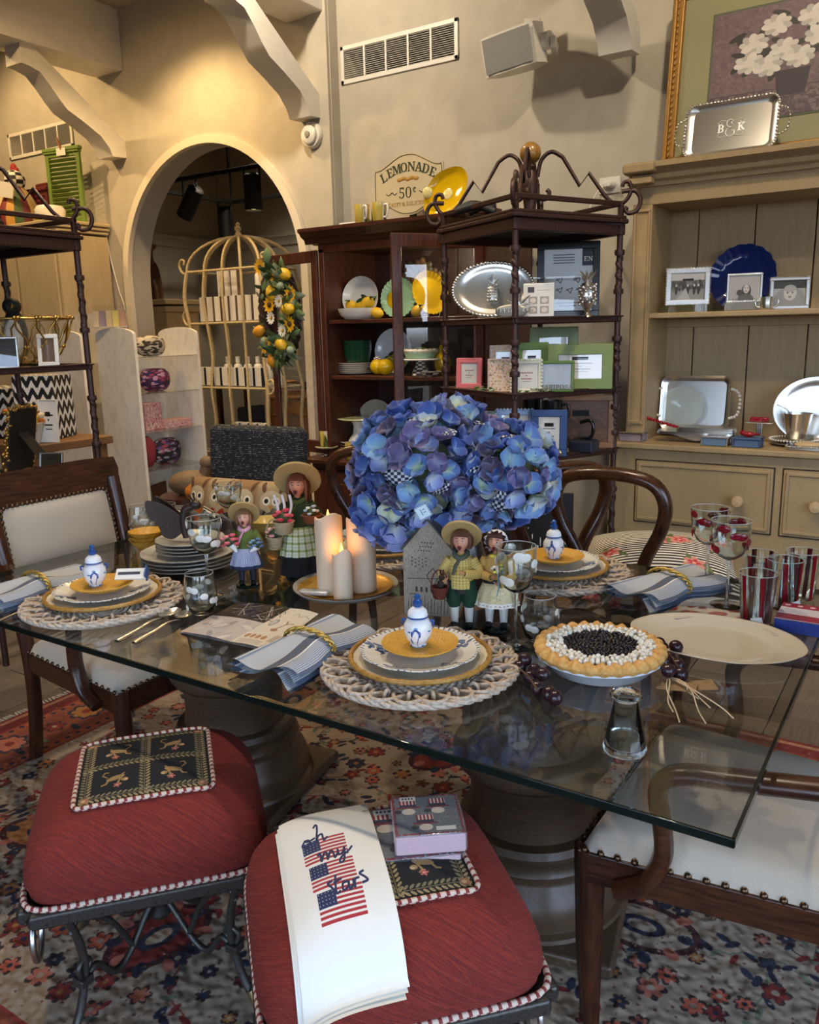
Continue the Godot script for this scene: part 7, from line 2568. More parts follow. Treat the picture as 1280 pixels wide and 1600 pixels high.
	var wm := caroler("caroler woman in straw hat and green plaid apron selling flower baskets", V(wo.x, TOP + 0.001, wo.z), 0.6, {"s": 1.24, "skin": rgb(200, 136, 104), "hair": rgb(110, 56, 26), "long": true, "sock": rgb(14, 14, 16), "coat": mat("moss_cloth", rgb(52, 64, 28), 0.85), "skirt": mat("black_cloth", rgb(12, 12, 14), 0.9), "hem": 0.05, "low": 0.012, "apron": plaid, "apron_low": 0.062, "hat": "straw", "brim": 0.05, "look": -0.15, "hands": [V(-0.028, 0.15, 0.042), V(0.03, 0.145, 0.04)], "elbows": [V(-0.048, 0.155, 0.0), V(0.048, 0.15, 0.0)], "scarf": mat("moss_scarf", rgb(60, 76, 32), 0.9)})
	var wick := grained("pale_wicker", [rgb(150, 130, 96), rgb(190, 172, 136)], Vector3.ONE * 30, 0.75, 0.05)
	basket(wm, V(-0.03, 0.125, 0.055), 0.026, 0.03, wick, false)
	posy(wm, "red_flowers", V(-0.03, 0.162, 0.055), 9, 0.019, [rgb(190, 56, 72), rgb(206, 84, 96)])
	basket(wm, V(-0.055, 0.085, 0.04), 0.02, 0.03, wick)
	posy(wm, "pink_flowers", V(-0.055, 0.122, 0.04), 8, 0.016, [rgb(216, 150, 140), rgb(226, 178, 160)])
	basket(wm, V(0.036, 0.148, 0.052), 0.024, 0.02, mat("brown_wicker", rgb(112, 62, 30), 0.75), false)
	posy(wm, "blue_flowers", V(0.036, 0.174, 0.052), 8, 0.014, [rgb(150, 170, 186), rgb(206, 210, 206)])
	basket(wm, V(0.058, 0.09, 0.03), 0.018, 0.03, M.straw)
	for k in 3:
		part(wm, "lavender_stem", mb().tube(curve(v3s([-0.03 + k * 0.012 - 0.012, 0.165, 0.05, -0.042 + k * 0.016, 0.19, 0.05, -0.05 + k * 0.018, 0.215, 0.045]), 4), 0.0035, 6), mat("white_flower", rgb(206, 202, 206), 0.8))

# ---- house box and hydrangeas
func house_and_hydrangea() -> void:
	var at := on_y(669, 958, TOP)
	var hp := Pic.new(256, 384, rgb(158, 146, 128))
	var r := RandomNumberGenerator.new()
	r.seed = 13
	var dk := rgb(70, 60, 52)
	var lt := rgb(180, 168, 150)
	for k in 900:
		hp.rect(r.randf() * 256, r.randf() * 384, 2, 3 + r.randf() * 9, [lt, rgb(134, 122, 106), rgb(110, 98, 84)][k % 3])
	for k in 5:
		for j in 3:
			hp.oval(46 + k * 18, 150 + j * 14 + (k % 2) * 6, 4, 3, dk)
			hp.oval(100 + k * 14 - j * 10, 88 + j * 16, 4, 3, dk)
	hp.line([W(120, 220), W(152, 190), W(184, 220), W(152, 262), W(120, 220)], 4, dk)
	hp.line([W(20, 236), W(236, 228)], 3, dk).line([W(30, 300), W(60, 296)], 3, dk)
	for k in 14:
		hp.line([W(20 + k * 17, 375), W(24 + k * 17, 330 - (k % 3) * 14)], 3, dk)
	for k in 6:
		hp.rect(60 + k * 26, 268, 12, 20, dk)
	var hm := pic_mat("carved_house", hp, 0.75)
	var ho := thing("house_box", "grey carved wooden house shaped box before the hydrangeas", "box", V(at.x, TOP + 0.001, at.z - 0.03), 0.28)
	var g := PackedVector2Array(v2s([-0.066, 0, 0.066, 0, 0.066, 0.175, 0.0, 0.252, -0.066, 0.175]))
	part(ho, "house_block", mb().prism(g, 0.1), hm)
	for s in [-1, 1]:
		part(ho, "roof_board", mb().box(V(s * 0.036, 0.2145, 0), V(0.107, 0.005, 0.108), 0.001, rz(-s * atan2(0.077, 0.066))), mat("roof_grey", rgb(66, 62, 58), 0.6))
	# vase behind it
	var vc := on_y(712, 935, TOP)
	var va := thing("hydrangea_bouquet", "big bouquet of blue hydrangeas with check ribbon petals in a vase", "flowers", V(vc.x - 0.03, TOP + 0.001, vc.z - 0.1))
	part(va, "vase", mb().lathe(v2s([0.0, 0.0, 0.055, 0.0, 0.062, 0.02, 0.066, 0.09, 0.052, 0.14, 0.04, 0.17, 0.046, 0.19, 0.04, 0.19, 0.035, 0.165, 0.0, 0.1]), 28), mat("vase_glaze", rgb(44, 28, 22), 0.25))
	# one floret mesh per colouring: four cupped petals, dyed from a pale heart to the edge
	var dyes := [[rgb(176, 196, 150), rgb(104, 140, 190), rgb(84, 98, 160)], [rgb(190, 198, 190), rgb(136, 152, 196), rgb(112, 108, 162)], [rgb(150, 150, 174), rgb(98, 90, 134), rgb(118, 98, 128)], [rgb(204, 208, 150), rgb(204, 206, 180), rgb(160, 176, 190)], [rgb(120, 150, 180), rgb(62, 92, 158), rgb(46, 56, 116)], [rgb(166, 194, 184), rgb(126, 166, 200), rgb(92, 118, 178)], [rgb(112, 102, 116), rgb(74, 68, 96), rgb(98, 84, 100)]]
	var flor := []
	for d in dyes:
		var m := mb()
		m.tinted = true
		for k in 4:
			var bs := ry(TAU * k / 4 + 0.12) * rx(-0.5)
			var start := m.v.size()
			m.grid(6, 6, func(u: float, w: float):
				var x := (u - 0.5) * 2
				var half := 0.0215 * pow(sin(PI * clampf(w * 0.78 + 0.06, 0, 1)), 0.7)
				var y := 0.006 * x * x + 0.006 * w * w - 0.0022 * sin(w * 7.0) * x
				return bs * V(x * half, y + 0.004 * (k % 2), 0.003 + 0.036 * w * (1.0 - 0.12 * x * x * w)))
			for j in 7:
				for i in 7:
					var w := j / 6.0
					var c: Color = d[0].lerp(d[1], clampf(w * 2.2, 0, 1)).lerp(d[2], clampf(w * 2.0 - 1.0, 0, 1) * 0.8)
					if absf(i - 3) == 3 or j == 6:
						c = c.lerp(rgb(176, 178, 206), 0.35)
					m.col[start + j * 7 + i] = c.srgb_to_linear()
		m.color(d[0].darkened(0.1))
		m.ell(V(0, 0.004, 0), V(0.004, 0.003, 0.004), 6, 4)
		flor.append(m.done())
	var pet := mat("petal_cloth", Color.WHITE, 0.7, 0.0, {"vertex_color_use_as_albedo": true, "backlight_enabled": true, "backlight": Color(0.25, 0.28, 0.4)})
	var ck := Pic.new(64, 64, rgb(206, 208, 214))
	for i in 8:
		for j in 8:
			if (i + j) % 2 == 0:
				ck.rect(i * 8, j * 8, 8, 8, rgb(22, 26, 44))
	var cm := pic_mat("check_ribbon", ck, 0.6)
	var ribbon := mb().grid(6, 6, func(u: float, w: float):
		var x := (u - 0.5) * 2
		var half := 0.03 * pow(sin(PI * clampf(w * 0.8 + 0.1, 0, 1)), 0.6)
		return V(x * half, 0.012 * sin(w * 2.6) - 0.008 * x * x, -0.03 + 0.065 * w)).done()
	var lf := mb().grid(6, 8, func(u: float, w: float):
		var x := (u - 0.5) * 2
		var half := 0.036 * sin(PI * clampf(w * 0.95 + 0.03, 0, 1))
		return V(x * half, 0.012 * sin(w * 3.0) + 0.008 * absf(x), 0.1 * w)).done()
	var vo: Vector3 = va.position
	var heads := [[650, 732, 0.15, 140, 2.0], [790, 740, 0.115, 92, 2.02], [708, 692, 0.1, 60, 2.12], [612, 788, 0.085, 52, 1.98], [735, 765, 0.085, 46, 2.0]]
	for h in heads:
		var c: Vector3 = EYE + ray(h[0], h[1]) * (h[4] * 1.08 / FPX) - vo
		var rad: float = h[2]
		part(va, "flower_core", mb().ell(c, Vector3.ONE * rad * 0.66, 14, 10), mat("inner_green", rgb(84, 100, 72), 0.9))
		part(va, "stem", mb().tube(curve([V(0, 0.15, 0), V(c.x * 0.4, 0.26, c.z * 0.4), c], 5), 0.006, 6), M.leaf_deep)
		var n: int = h[3]
		for k in n:
			var y := 1.0 - 2.0 * (k + 0.5) / n
			var a := k * 2.39996
			var q := V(cos(a) * sqrt(1 - y * y), y, sin(a) * sqrt(1 - y * y))
			var nn := (q + V(rng.randf_range(-0.5, 0.5), rng.randf_range(-0.5, 0.5), rng.randf_range(-0.5, 0.5))).normalized()
			var side := nn.cross(V(0.3, 0.2, 0.9)).normalized()
			var bs := Basis(side, nn, side.cross(nn)) * ry(rng.randf() * TAU)
			var sc := rng.randf_range(0.95, 1.3)
			var at2: Vector3 = c + q * rad * rng.randf_range(0.86, 1.02)
			if k % 9 == 3:
				part(va, "ribbon_petal", ribbon, cm, Transform3D(bs.scaled(Vector3.ONE * sc * 0.85), at2))
			else:
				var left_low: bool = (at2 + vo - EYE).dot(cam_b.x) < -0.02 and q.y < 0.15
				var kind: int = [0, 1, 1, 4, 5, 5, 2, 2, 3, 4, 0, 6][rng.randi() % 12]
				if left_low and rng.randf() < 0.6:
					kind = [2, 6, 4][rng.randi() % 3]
				part(va, "floret", flor[kind], pet, Transform3D(bs.scaled(Vector3.ONE * sc), at2))
	for k in 10:
		var a := TAU * k / 10
		part(va, "leaf", lf, M.leaf_deep, Transform3D(ry(a) * rx(-0.5 + 0.2 * (k % 3)), V(0, 0.19, 0) + V(sin(a), 0, cos(a)) * 0.03))
	# price tag hanging on the bouquet
	var tp := Pic.new(64, 64, rgb(196, 212, 222))
	for k in 8:
		tp.rect(k * 8, 0, 4, 5, rgb(60, 76, 104)).rect(k * 8, 59, 4, 5, rgb(60, 76, 104)).rect(0, k * 8, 5, 4, rgb(60, 76, 104)).rect(59, k * 8, 5, 4, rgb(60, 76, 104))
	tp.rect(24, 16, 4, 30, rgb(90, 110, 140)).rect(34, 20, 12, 4, rgb(90, 110, 140)).rect(34, 34, 12, 4, rgb(90, 110, 140))
	var tq := EYE + ray(661, 800) * (1.98 / FPX)
	part(va, "price_tag", mb().box(tq - vo, V(0.034, 0.034, 0.002), 0.0, ry(0.5) * rz(0.5)), pic_mat("price_tag", tp, 0.8))

# ---- pie
func pie() -> void:
	var at := on_y(935, 1045, TOP)
	var c := V(at.x, TOP + 0.001, at.z - 0.005)
	var t := thing("berry_pie", "dark berry pie with whipped cream ring in a white dish", "pie", c)
	part(t, "dish", mb().lathe(v2s([0.0, 0.0, 0.098, 0.0, 0.105, 0.004, 0.128, 0.03, 0.136, 0.034, 0.136, 0.038, 0.12, 0.036, 0.098, 0.008, 0.0, 0.008]), 48), mat("dish_white", rgb(208, 214, 220), 0.14))
	var crust := grained("crust", [rgb(168, 110, 44), rgb(206, 156, 84), rgb(216, 176, 110)], Vector3.ONE * 14, 0.65, 0.03)
	part(t, "crust", mb().grid(144, 10, func(u: float, w: float):
		var a := TAU * u
		var ph := TAU * w
		var lobe := 0.5 + 0.5 * sin(a * 28 + 0.8 * cos(ph))
		var rr := 0.011 + 0.005 * lobe
		return V(cos(a) * (0.123 + rr * 1.15 * cos(ph)), 0.043 + rr * sin(ph) + 0.003 * lobe, sin(a) * (0.123 + rr * 1.15 * cos(ph))), true), crust)
	part(t, "filling", mb().lathe(v2s([0.115, 0.036, 0.1, 0.042, 0.05, 0.046, 0.0, 0.047]), 36), mat("filling", rgb(26, 14, 20), 0.4))
	var r := RandomNumberGenerator.new()
	r.seed = 77
	var cr := mb()
	for k in 420:
		var a := TAU * k / 420.0 * 7.0
		var rr := 0.079 + r.randf() * 0.035
		cr.ell(V(cos(a) * rr, 0.05 + r.randf() * 0.007, sin(a) * rr), V(0.005, 0.0065, 0.005) * r.randf_range(0.8, 1.25), 7, 5)
	part(t, "whipped_cream", cr, mat("cream_whip", rgb(226, 220, 204), 0.6, 0.0, {})).set_meta("kind", "stuff")
	var berry := mb()
	for k in 300:
		var a := k * 2.39996
		var rr := 0.084 * sqrt((k + 0.5) / 300.0)
		berry.ell(V(cos(a) * rr, 0.05 + r.randf() * 0.005, sin(a) * rr), Vector3.ONE * r.randf_range(0.0042, 0.006), 7, 5)
	part(t, "berries", berry, mat("berry_dark", rgb(20, 12, 18), 0.35)).set_meta("kind", "stuff")
	# dark grapes
	var gm := grained("grape_skin", [rgb(22, 12, 16), rgb(52, 30, 34), rgb(36, 24, 40)], Vector3.ONE * 12, 0.25)
	var one := mb().ell(Vector3.ZERO, V(0.0148, 0.0158, 0.0148), 14, 10).done()
	for i in 2:
		var o := thing("grape_bunch", ["dark grapes lying between the rattan charger and pie", "dark grapes curled between the pie and white platter"][i], "grapes", Vector3.ZERO)
		var path: Array = [[[812, 1045], [828, 1060], [820, 1042], [840, 1078], [858, 1086], [848, 1066], [868, 1093], [836, 1050]], [[1035, 1015], [1046, 1030], [1056, 1022], [1060, 1042], [1052, 1052], [1044, 1060], [1030, 1008], [1064, 1056], [1036, 1046], [1050, 1040]]][i]
		for k in path.size():
			var q := on_y(path[k][0], path[k][1], TOP + 0.013)
			part(o, "grape", one, gm, Transform3D(Basis.from_euler(V(k, k * 0.7, 0)), V(q.x, TOP + 0.0162 + (0.014 if k % 3 == 2 else 0.0), q.z)))
		var s0 := on_y(path[0][0], path[0][1], TOP + 0.03)
		var s1 := on_y(path[3][0], path[3][1], TOP + 0.03)
		part(o, "stalk", mb().tube(curve([s0, (s0 + s1) / 2 + Vector3.UP * 0.006, s1], 4), 0.002, 5), M.carved_brown)
	# paper tags tied with raffia
	var tag_m := grained("kraft", [rgb(132, 104, 70), rgb(156, 126, 90)], Vector3.ONE * 9, 0.85)
	var o := thing("kraft_tag", "brown paper tags with raffia bow beside the pie", "tag", Vector3.ZERO)
	for k in 2:
		var q := on_y([1088, 1058][k], [1070, 1074][k], TOP + 0.006)
		part(o, "paper_tag", mb().box(V(q.x, TOP + 0.005 + 0.004 * k, q.z), V(0.075, 0.0012, 0.045), 0.0, ry([0.5, 0.15][k]) * rz(0.05)), tag_m)
	var str_m := mat("raffia", rgb(206, 184, 150), 0.8)
	for k in 6:
		var e: Array = [[1146, 1122], [1103, 1130], [1062, 1128], [1052, 1112], [1092, 1092], [1110, 1106]][k]
		var a := on_y(1044, 1058, TOP + 0.012)
		var b := on_y(e[0], e[1], TOP + 0.003)
		var m1 := a.lerp(b, 0.4) + V(0.012 * sin(k * 2.0), 0.012, 0.01 * cos(k * 3.0))
		part(o, "raffia_strand", mb().tube(curve([a, m1, a.lerp(b, 0.75) + V(0.008 * cos(k), 0.003, 0), b], 4), 0.0014, 5), str_m)

# ---- remaining small things on the table
func tabletop_small() -> void:
	# white oval platter
	var p0 := on_y(1117, 1002, TOP + 0.01)
	var plt := thing("oval_platter", "large cream oval platter with embossed scalloped rim", "platter", V(p0.x, TOP + 0.001, p0.z), -0.02)
	var rad := func(a: float) -> float:
		var e := 1.0 / sqrt(pow(cos(a) / 0.192, 2) + pow(sin(a) / 0.148, 2))
		return e * (1.0 + 0.014 * cos(a * 12.0) * 0.6 - 0.02 * pow(absf(sin(a * 3.0)), 8.0))
	part(plt, "platter", dish(rad, v2s([0.0, 0.006, 0.35, 0.006, 0.62, 0.0065, 0.68, 0.01, 0.74, 0.014, 0.96, 0.021, 1.0, 0.0225, 1.0, 0.02, 0.95, 0.017, 0.68, 0.002, 0.6, 0.0, 0.0, 0.0]), 96), mat("platter_cream", rgb(200, 190, 172), 0.15))
	for k in 4:
		var a := PI / 4 + k * PI / 2
		var rr: float = rad.call(a) * 0.86
		var em := mb()
		for j in 7:
			var s := (j - 3) * 0.05
			em.ell(V(cos(a + s) * rr, 0.0185, sin(a + s) * rr), V(0.006, 0.0016, 0.004), 8, 5, ry(-a - s + (j % 2) * 1.0))
		part(plt, "embossed_spray", em, M.platter_cream)
	# small upturned glass vase
	var v := on_y(970, 1180, TOP)
	var gv := thing("glass_vase", "small clear conical glass vase near the table edge", "vase", V(v.x, TOP + 0.001, v.z - 0.02))
	part(gv, "body", mb().lathe(v2s([0.0, 0.0, 0.036, 0.0, 0.0375, 0.005, 0.036, 0.012, 0.021, 0.088, 0.0205, 0.094, 0.0275, 0.1, 0.0285, 0.104, 0.026, 0.108, 0.021, 0.108, 0.0188, 0.094, 0.034, 0.016, 0.031, 0.009, 0.0, 0.008]), 32), M.clear_glass)
	# open booklet
	var pg := Pic.new(384, 256, rgb(216, 206, 190))
	var r := RandomNumberGenerator.new()
	r.seed = 29
	pg.rect(0, 0, 192, 256, rgb(190, 178, 170)).rect(0, 0, 192, 120, rgb(34, 26, 22))
	for k in 40:
		var x := r.randf() * 190
		pg.line([W(x, r.randf() * 110), W(x + 40, r.randf() * 110)], 2.5, [rgb(180, 170, 160), rgb(90, 80, 60), rgb(60, 50, 40)][k % 3])
	for k in 26:
		pg.oval(r.randf() * 185, 130 + r.randf() * 120, 22, 9, [rgb(206, 196, 190), rgb(176, 166, 168), rgb(196, 176, 160), rgb(150, 140, 140)][k % 4], r.randf() * 3)
	for k in 4:
		pg.oval(216 + k * 28, 206, 11, 12, rgb(176, 126, 82))
	pg.oval(240, 110, 20, 24, rgb(140, 140, 150)).oval(238, 110, 13, 16, rgb(196, 190, 184)).line([W(290, 150), W(312, 110), W(300, 90)], 5, rgb(80, 54, 40)).line([W(312, 110), W(340, 96)], 4, rgb(80, 54, 40)).oval(292, 154, 18, 9, rgb(160, 116, 84))
	for k in 5:
		pg.line([W(330 + k * 8, 220), W(340 + k * 8, 176)], 2.5, rgb(60, 56, 52))
		pg.rect(206, 226 + k * 5, 110, 2, rgb(160, 150, 140))
	pg.line(curve(v2s([276, 50, 300, 34, 318, 52, 340, 36, 372, 46]), 5), 2.5, rgb(110, 100, 92))
	var corner := []
	for q in [[281, 987], [372, 941], [454, 952], [360, 1004], [498, 959], [422, 1017]]:
		corner.append(on_y(q[0], q[1], TOP + 0.004))
	var bk := thing("open_booklet", "open printed booklet lying beside the striped napkin", "booklet", Vector3.ZERO)
	for s in 2:
		var sheet := mb()
		for lift in [0.0055, 0.0005]:
			sheet.grid(10, 8, func(u: float, w: float):
				var a: Vector3 = (corner[1].lerp(corner[2], u) if s == 0 else corner[2].lerp(corner[4], u))
				var b: Vector3 = (corner[0].lerp(corner[3], u) if s == 0 else corner[3].lerp(corner[5], u))
				var q := a.lerp(b, w)
				var x := (1.0 - u) if s == 0 else u
				q.y = TOP + 0.001 + lift * (1.0 - 0.5 * x) + (0.004 * sin(PI * x) if lift > 0.001 else 0.0)
				return q, lift > 0.001)
		for i in sheet.uv.size():
			sheet.uv[i].x = sheet.uv[i].x * 0.5 + 0.5 * s
		part(bk, "page", sheet, pic_mat("booklet_print", pg, 0.35) if s == 0 else M.booklet_print)
	# spoons and forks
	var spoon := func(label: String, a: Vector2, b: Vector2):
		var p1 := on_y(a.x, a.y, TOP + 0.006)
		var p2 := on_y(b.x, b.y, TOP + 0.006)
		var d := p2 - p1
		var l := 0.2
		var o := thing("silver_spoon", label, "spoon", V(p1.x, TOP + 0.001, p1.z), atan2(-d.z, d.x))
		part(o, "handle", mb().tube(curve(v3s([0.03, 0.004, 0, 0.07, 0.012, 0, 0.13, 0.007, 0, l, 0.004, 0]), 4), [0.007, 0.006, 0.005, 0.0047, 0.0045, 0.005, 0.0056, 0.0064, 0.0075, 0.009, 0.0105, 0.0115, 0.008], 8, false, 0.45), M.silver)
		part(o, "bowl", mb().grid(18, 6, func(u: float, w: float):
			var an := TAU * u
			return V(cos(an) * 0.037 * w, 0.002 + 0.01 * w * w, sin(an) * 0.024 * w)), M.silver)
	spoon.call("silver spoon with scrolled handle nearest the open booklet", W(291, 962), W(205, 1006))
	spoon.call("silver spoon lying closest to the left rattan charger", W(266, 960), W(185, 1000))
	var fork := func(label: String, a: Vector2, b: Vector2):
		var p1 := on_y(a.x, a.y, TOP + 0.004)
		var p2 := on_y(b.x, b.y, TOP + 0.004)
		var d := p2 - p1
		var o := thing("silver_fork", label, "fork", V(p1.x, TOP + 0.001, p1.z), atan2(-d.z, d.x))
		part(o, "handle", mb().tube(v3s([0.05, 0.006, 0, 0.08, 0.01, 0, 0.2, 0.004, 0]), [0.004, 0.0032, 0.007], 7, false, 0.5), M.silver)
		for k in 4:
			part(o, "tine", mb().tube(v3s([0.055, 0.006, (k - 1.5) * 0.004, 0.035, 0.004, (k - 1.5) * 0.0055, 0.0, 0.008, (k - 1.5) * 0.0055]), 0.0015, 5), M.silver)
	fork.call("silver fork between the left napkin and charger", W(78, 930), W(32, 947))
	fork.call("silver fork tucked close to the left rattan charger", W(88, 936), W(44, 953))
	fork.call("silver fork between the far charger and striped napkin", W(985, 915), W(965, 928))
	# red, white and blue napkin pack at the table's right edge
	var np := on_y(1262, 968, TOP + 0.02)
	var st := Pic.new(64, 64, rgb(206, 200, 206))
	st.rect(0, 0, 64, 18, rgb(150, 40, 56)).rect(0, 44, 64, 20, rgb(150, 40, 56))
	for k in 5:
		st.oval(6 + k * 13, 9, 3, 3, rgb(214, 190, 196))
	var pk := thing("striped_napkin_pack", "red and white striped napkin pack by the striped tumblers", "napkins", V(np.x + 0.005, TOP + 0.001, np.z), 0.0)
	part(pk, "paper_stack", mb().box(V(0, 0.016, 0), V(0.14, 0.032, 0.13), 0.004), M.napkin_side)
	part(pk, "printed_top", mb().box(V(0, 0.0335, 0), V(0.138, 0.002, 0.128), 0.0005), pic_mat("stripe_print", st, 0.3))
	part(pk, "blue_front", mb().box(V(0, 0.016, 0.0655), V(0.138, 0.03, 0.001)), mat("pack_blue", rgb(40, 60, 140), 0.3))

func oval_tray(m: MB, a: float, b: float, deep := 0.014) -> MB:
	var rad := func(t: float) -> float: return 1.0 / sqrt(pow(cos(t) / a, 2) + pow(sin(t) / b, 2))
	return m.add(dish(rad, v2s([0.0, 0.0, 0.7, 0.0, 0.8, deep, 1.0, deep * 1.2, 0.98, deep, 0.78, -0.003, 0.0, -0.003]), 56))

func bead_loop(pts: Array, r: float) -> MB:
	var m := mb()
	for q in pts:
		m.ell(q, Vector3.ONE * r, 8, 6)
	return m

func loop_points(poly: PackedVector2Array, step: float, z := 0.0) -> Array:
	var out := []
	for i in poly.size():
		var a := poly[i]
		var b := poly[(i + 1) % poly.size()]
		var cnt := maxi(1, roundi(a.distance_to(b) / step))
		for k in cnt:
			var q := a.lerp(b, float(k) / cnt)
			out.append(V(q.x, q.y, z))
	return out

func beaded_tray(label: String, at: Vector3, turn: float, w: float, h: float, lean: float, rim_beads: bool) -> Node3D:
	# a rectangular silver tray on its edge, facing +z; handles at the short ends
	var o := thing("silver_tray", label, "tray", at, turn)
	var xf := Transform3D(rx(-lean), V(0, h / 2 + 0.004, 0)) 
	xf.origin = rx(-lean) * V(0, h / 2 + 0.006, 0)
	var body := mb().prism(rrect(w * 0.84, h * 0.8, 0.025, 5), 0.006)
	part(o, "plate", body, M.silver, xf)
	var lip := mb()
	var outer := rrect(w, h, 0.045, 6)
	var inner := rrect(w * 0.84, h * 0.8, 0.025, 6)
	lip.grid(outer.size(), 2, func(u: float, v: float):
		var i := roundi(u * outer.size()) % outer.size()
		var q := inner[i].lerp(outer[i], v)
		return V(q.x, q.y, 0.003 + 0.014 * v * v), true)
	part(o, "rim", lip, M.silver, xf)
	if rim_beads:
		part(o, "beaded_rim", bead_loop(loop_points(outer, 0.0165, 0.021), 0.0074), M.silver, xf)
	for s in [-1, 1]:
		var hd := []
		for q in curve(v2s([w * 0.5, h * 0.26, w * 0.59, h * 0.2, w * 0.62, 0.0, w * 0.59, -h * 0.2, w * 0.5, -h * 0.26]), 3):
			hd.append(V(s * q.x, q.y, 0.014))
		part(o, "handle", bead_loop(hd, 0.0066 if rim_beads else 0.0085), M.silver if rim_beads else mat("pearl", rgb(206, 200, 190), 0.2), xf)
	return o

func hutch_goods() -> void:
	# framed flower print leaning on top of the hutch
	var y0 := 2.262
	var pt := Pic.new(512, 400, rgb(112, 92, 98))
	var r := RandomNumberGenerator.new()
	r.seed = 101
	pt.rect(0, 300, 512, 100, rgb(88, 72, 82))
	pt.speckle(r, 2500, 14, [rgb(118, 98, 104), rgb(106, 86, 94), rgb(124, 102, 106)])
	pt.rect(0, 300, 512, 4, rgb(84, 68, 78))
	for c in [[110, 120], [170, 70], [180, 160], [250, 60], [270, 130], [230, 190], [320, 100], [330, 180], [90, 190], [140, 210]]:
		for k in 3:
			pt.oval(c[0] + r.randf_range(-50, 50), c[1] + r.randf_range(-40, 40), 26, 10, rgb(52, 52, 50), r.randf() * TAU)
	pt.poly(v2s([170, 240, 260, 240, 250, 330, 180, 330]), rgb(62, 56, 62))
	for c in [[110, 130], [165, 75], [190, 165], [255, 65], [275, 135], [230, 200], [320, 110], [100, 195], [150, 215], [330, 175]]:
		var q := W(c[0], c[1])
		for k in 9:
			var a: float = TAU * k / 9 + c[0]
			pt.oval(q.x + cos(a) * 22, q.y + sin(a) * 22, 18, 12, [rgb(206, 200, 192), rgb(184, 176, 172), rgb(216, 210, 202)][k % 3], a)
		pt.oval(q.x, q.y, 16, 14, rgb(214, 206, 196))
	for c in [[380, 150], [392, 190], [70, 160], [380, 110]]:
		pt.oval(c[0], c[1], 20, 9, rgb(46, 48, 46), c[1] * 0.1)
	var gold := grained("gilt", [rgb(120, 82, 34), rgb(172, 128, 62), rgb(190, 148, 80)], Vector3.ONE * 20, 0.4, 0.04, {"metallic": 0.35})
	var c := V(-0.66, y0, -4.52)
	var pf := thing("framed_flower_print", "large gilt framed print of white peonies leaning on top of hutch", "picture", V(-0.72, y0, -4.53))
	var w := 1.26
	var h := 0.88
	var ln := Transform3D(rx(-0.13), Vector3.ZERO)
	var fr := mb()
	for s in [-1, 1]:
		fr.box(V(0, h / 2 + s * (h / 2 - 0.03), 0), V(w, 0.06, 0.035), 0.01).box(V(s * (w / 2 - 0.03), h / 2, 0), V(0.06, h - 0.1, 0.035), 0.01)
		fr.box(V(0, h / 2 + s * (h / 2 - 0.012), 0.012), V(w, 0.024, 0.03), 0.008).box(V(s * (w / 2 - 0.012), h / 2, 0.012), V(0.024, h, 0.03), 0.008)
	var fp := part(pf, "gilt_frame", fr, gold, ln)
	var orn := mb()
	for q in loop_points(rrect(w - 0.062, h - 0.062, 0.004, 1), 0.03, 0.02):
		orn.ell(q + V(0, h / 2, 0), V(0.012, 0.006, 0.005), 7, 5, rz(q.x * 40.0))
	part(pf, "carved_ornament", orn, gold, ln)
	part(pf, "mat_board", mb().box(V(0, h / 2, -0.004), V(w - 0.1, h - 0.1, 0.004)), mat("mat_sage", rgb(150, 146, 112), 0.8), ln)
	part(pf, "mat_bevel", mb().box(V(0.03, h / 2 + 0.01, -0.0005), V(w - 0.34, h - 0.34, 0.003)), mat("mat_green", rgb(92, 100, 82), 0.8), ln)
	part(pf, "flower_print", mb().box(V(0.03, h / 2 + 0.01, 0.0015), V(w - 0.36, h - 0.36, 0.002)), pic_mat("peony_print", pt, 0.6), ln)
	# monogrammed tray in front of it
	var tr := beaded_tray("silver beaded tray with monogram leaning before the flower print", V(-0.985, y0, -4.36), 0.0, 0.42, 0.25, 0.22, true)
	var xf := Transform3D(rx(-0.22), rx(-0.22) * V(0, 0.131, 0.006))
	var eng := mat("engraving", rgb(238, 238, 236), 0.45, 0.6)
	for s in [-1, 1]:
		part(tr, "monogram_letter", text_mesh("B" if s < 0 else "K", 0.05, 0.0015), eng, xf * T(s * 0.046, 0, 0.0))
	part(tr, "monogram_letter", mb().tube(curve(v3s([0.008, 0.018, 0, 0.0, 0.026, 0, 0.01, 0.034, 0, -0.008, 0.04, 0, -0.02, 0.028, 0, -0.014, 0.01, 0, 0.004, 0.005, 0, -0.016, -0.002, 0, -0.022, -0.022, 0, -0.008, -0.038, 0, 0.014, -0.032, 0, 0.016, -0.014, 0, 0.004, -0.012, 0]), 5), 0.0021, 6), eng, xf)
	for s in [-1, 1]:
		part(tr, "flourish", mb().tube(curve(v3s([s * 0.02, 0.035, 0, s * 0.045, 0.04, 0, s * 0.06, 0.03, 0, s * 0.05, 0.02, 0, s * 0.04, 0.03, 0]), 4), 0.0012, 5).tube(curve(v3s([s * 0.02, -0.035, 0, s * 0.045, -0.04, 0, s * 0.06, -0.03, 0, s * 0.05, -0.02, 0]), 4), 0.0012, 5), eng, xf)
	# middle shelf, top at 1.543
	var ys := 1.543
	var st := thing("green_glass_stand", "low smoky glass dish under the beaded photo frame", "dish", V(-1.17, ys, -4.47))
	part(st, "dish", mb().prism(rrect(0.27, 0.16, 0.05, 5), 0.036, T(0, 0.018, 0, rx(PI / 2))), pane("smoke_glass", rgb(84, 84, 56), 0.5, 0.05))
	picture("photo_frame", "silver beaded photo frame with group photograph on the hutch shelf", V(-1.17, ys + 0.037, -4.46), 0.25, 0.215, 0.185, 0.026, M.silver_satin, photo_print("group_photo", 0), 0.1, {"bead": 0.005})
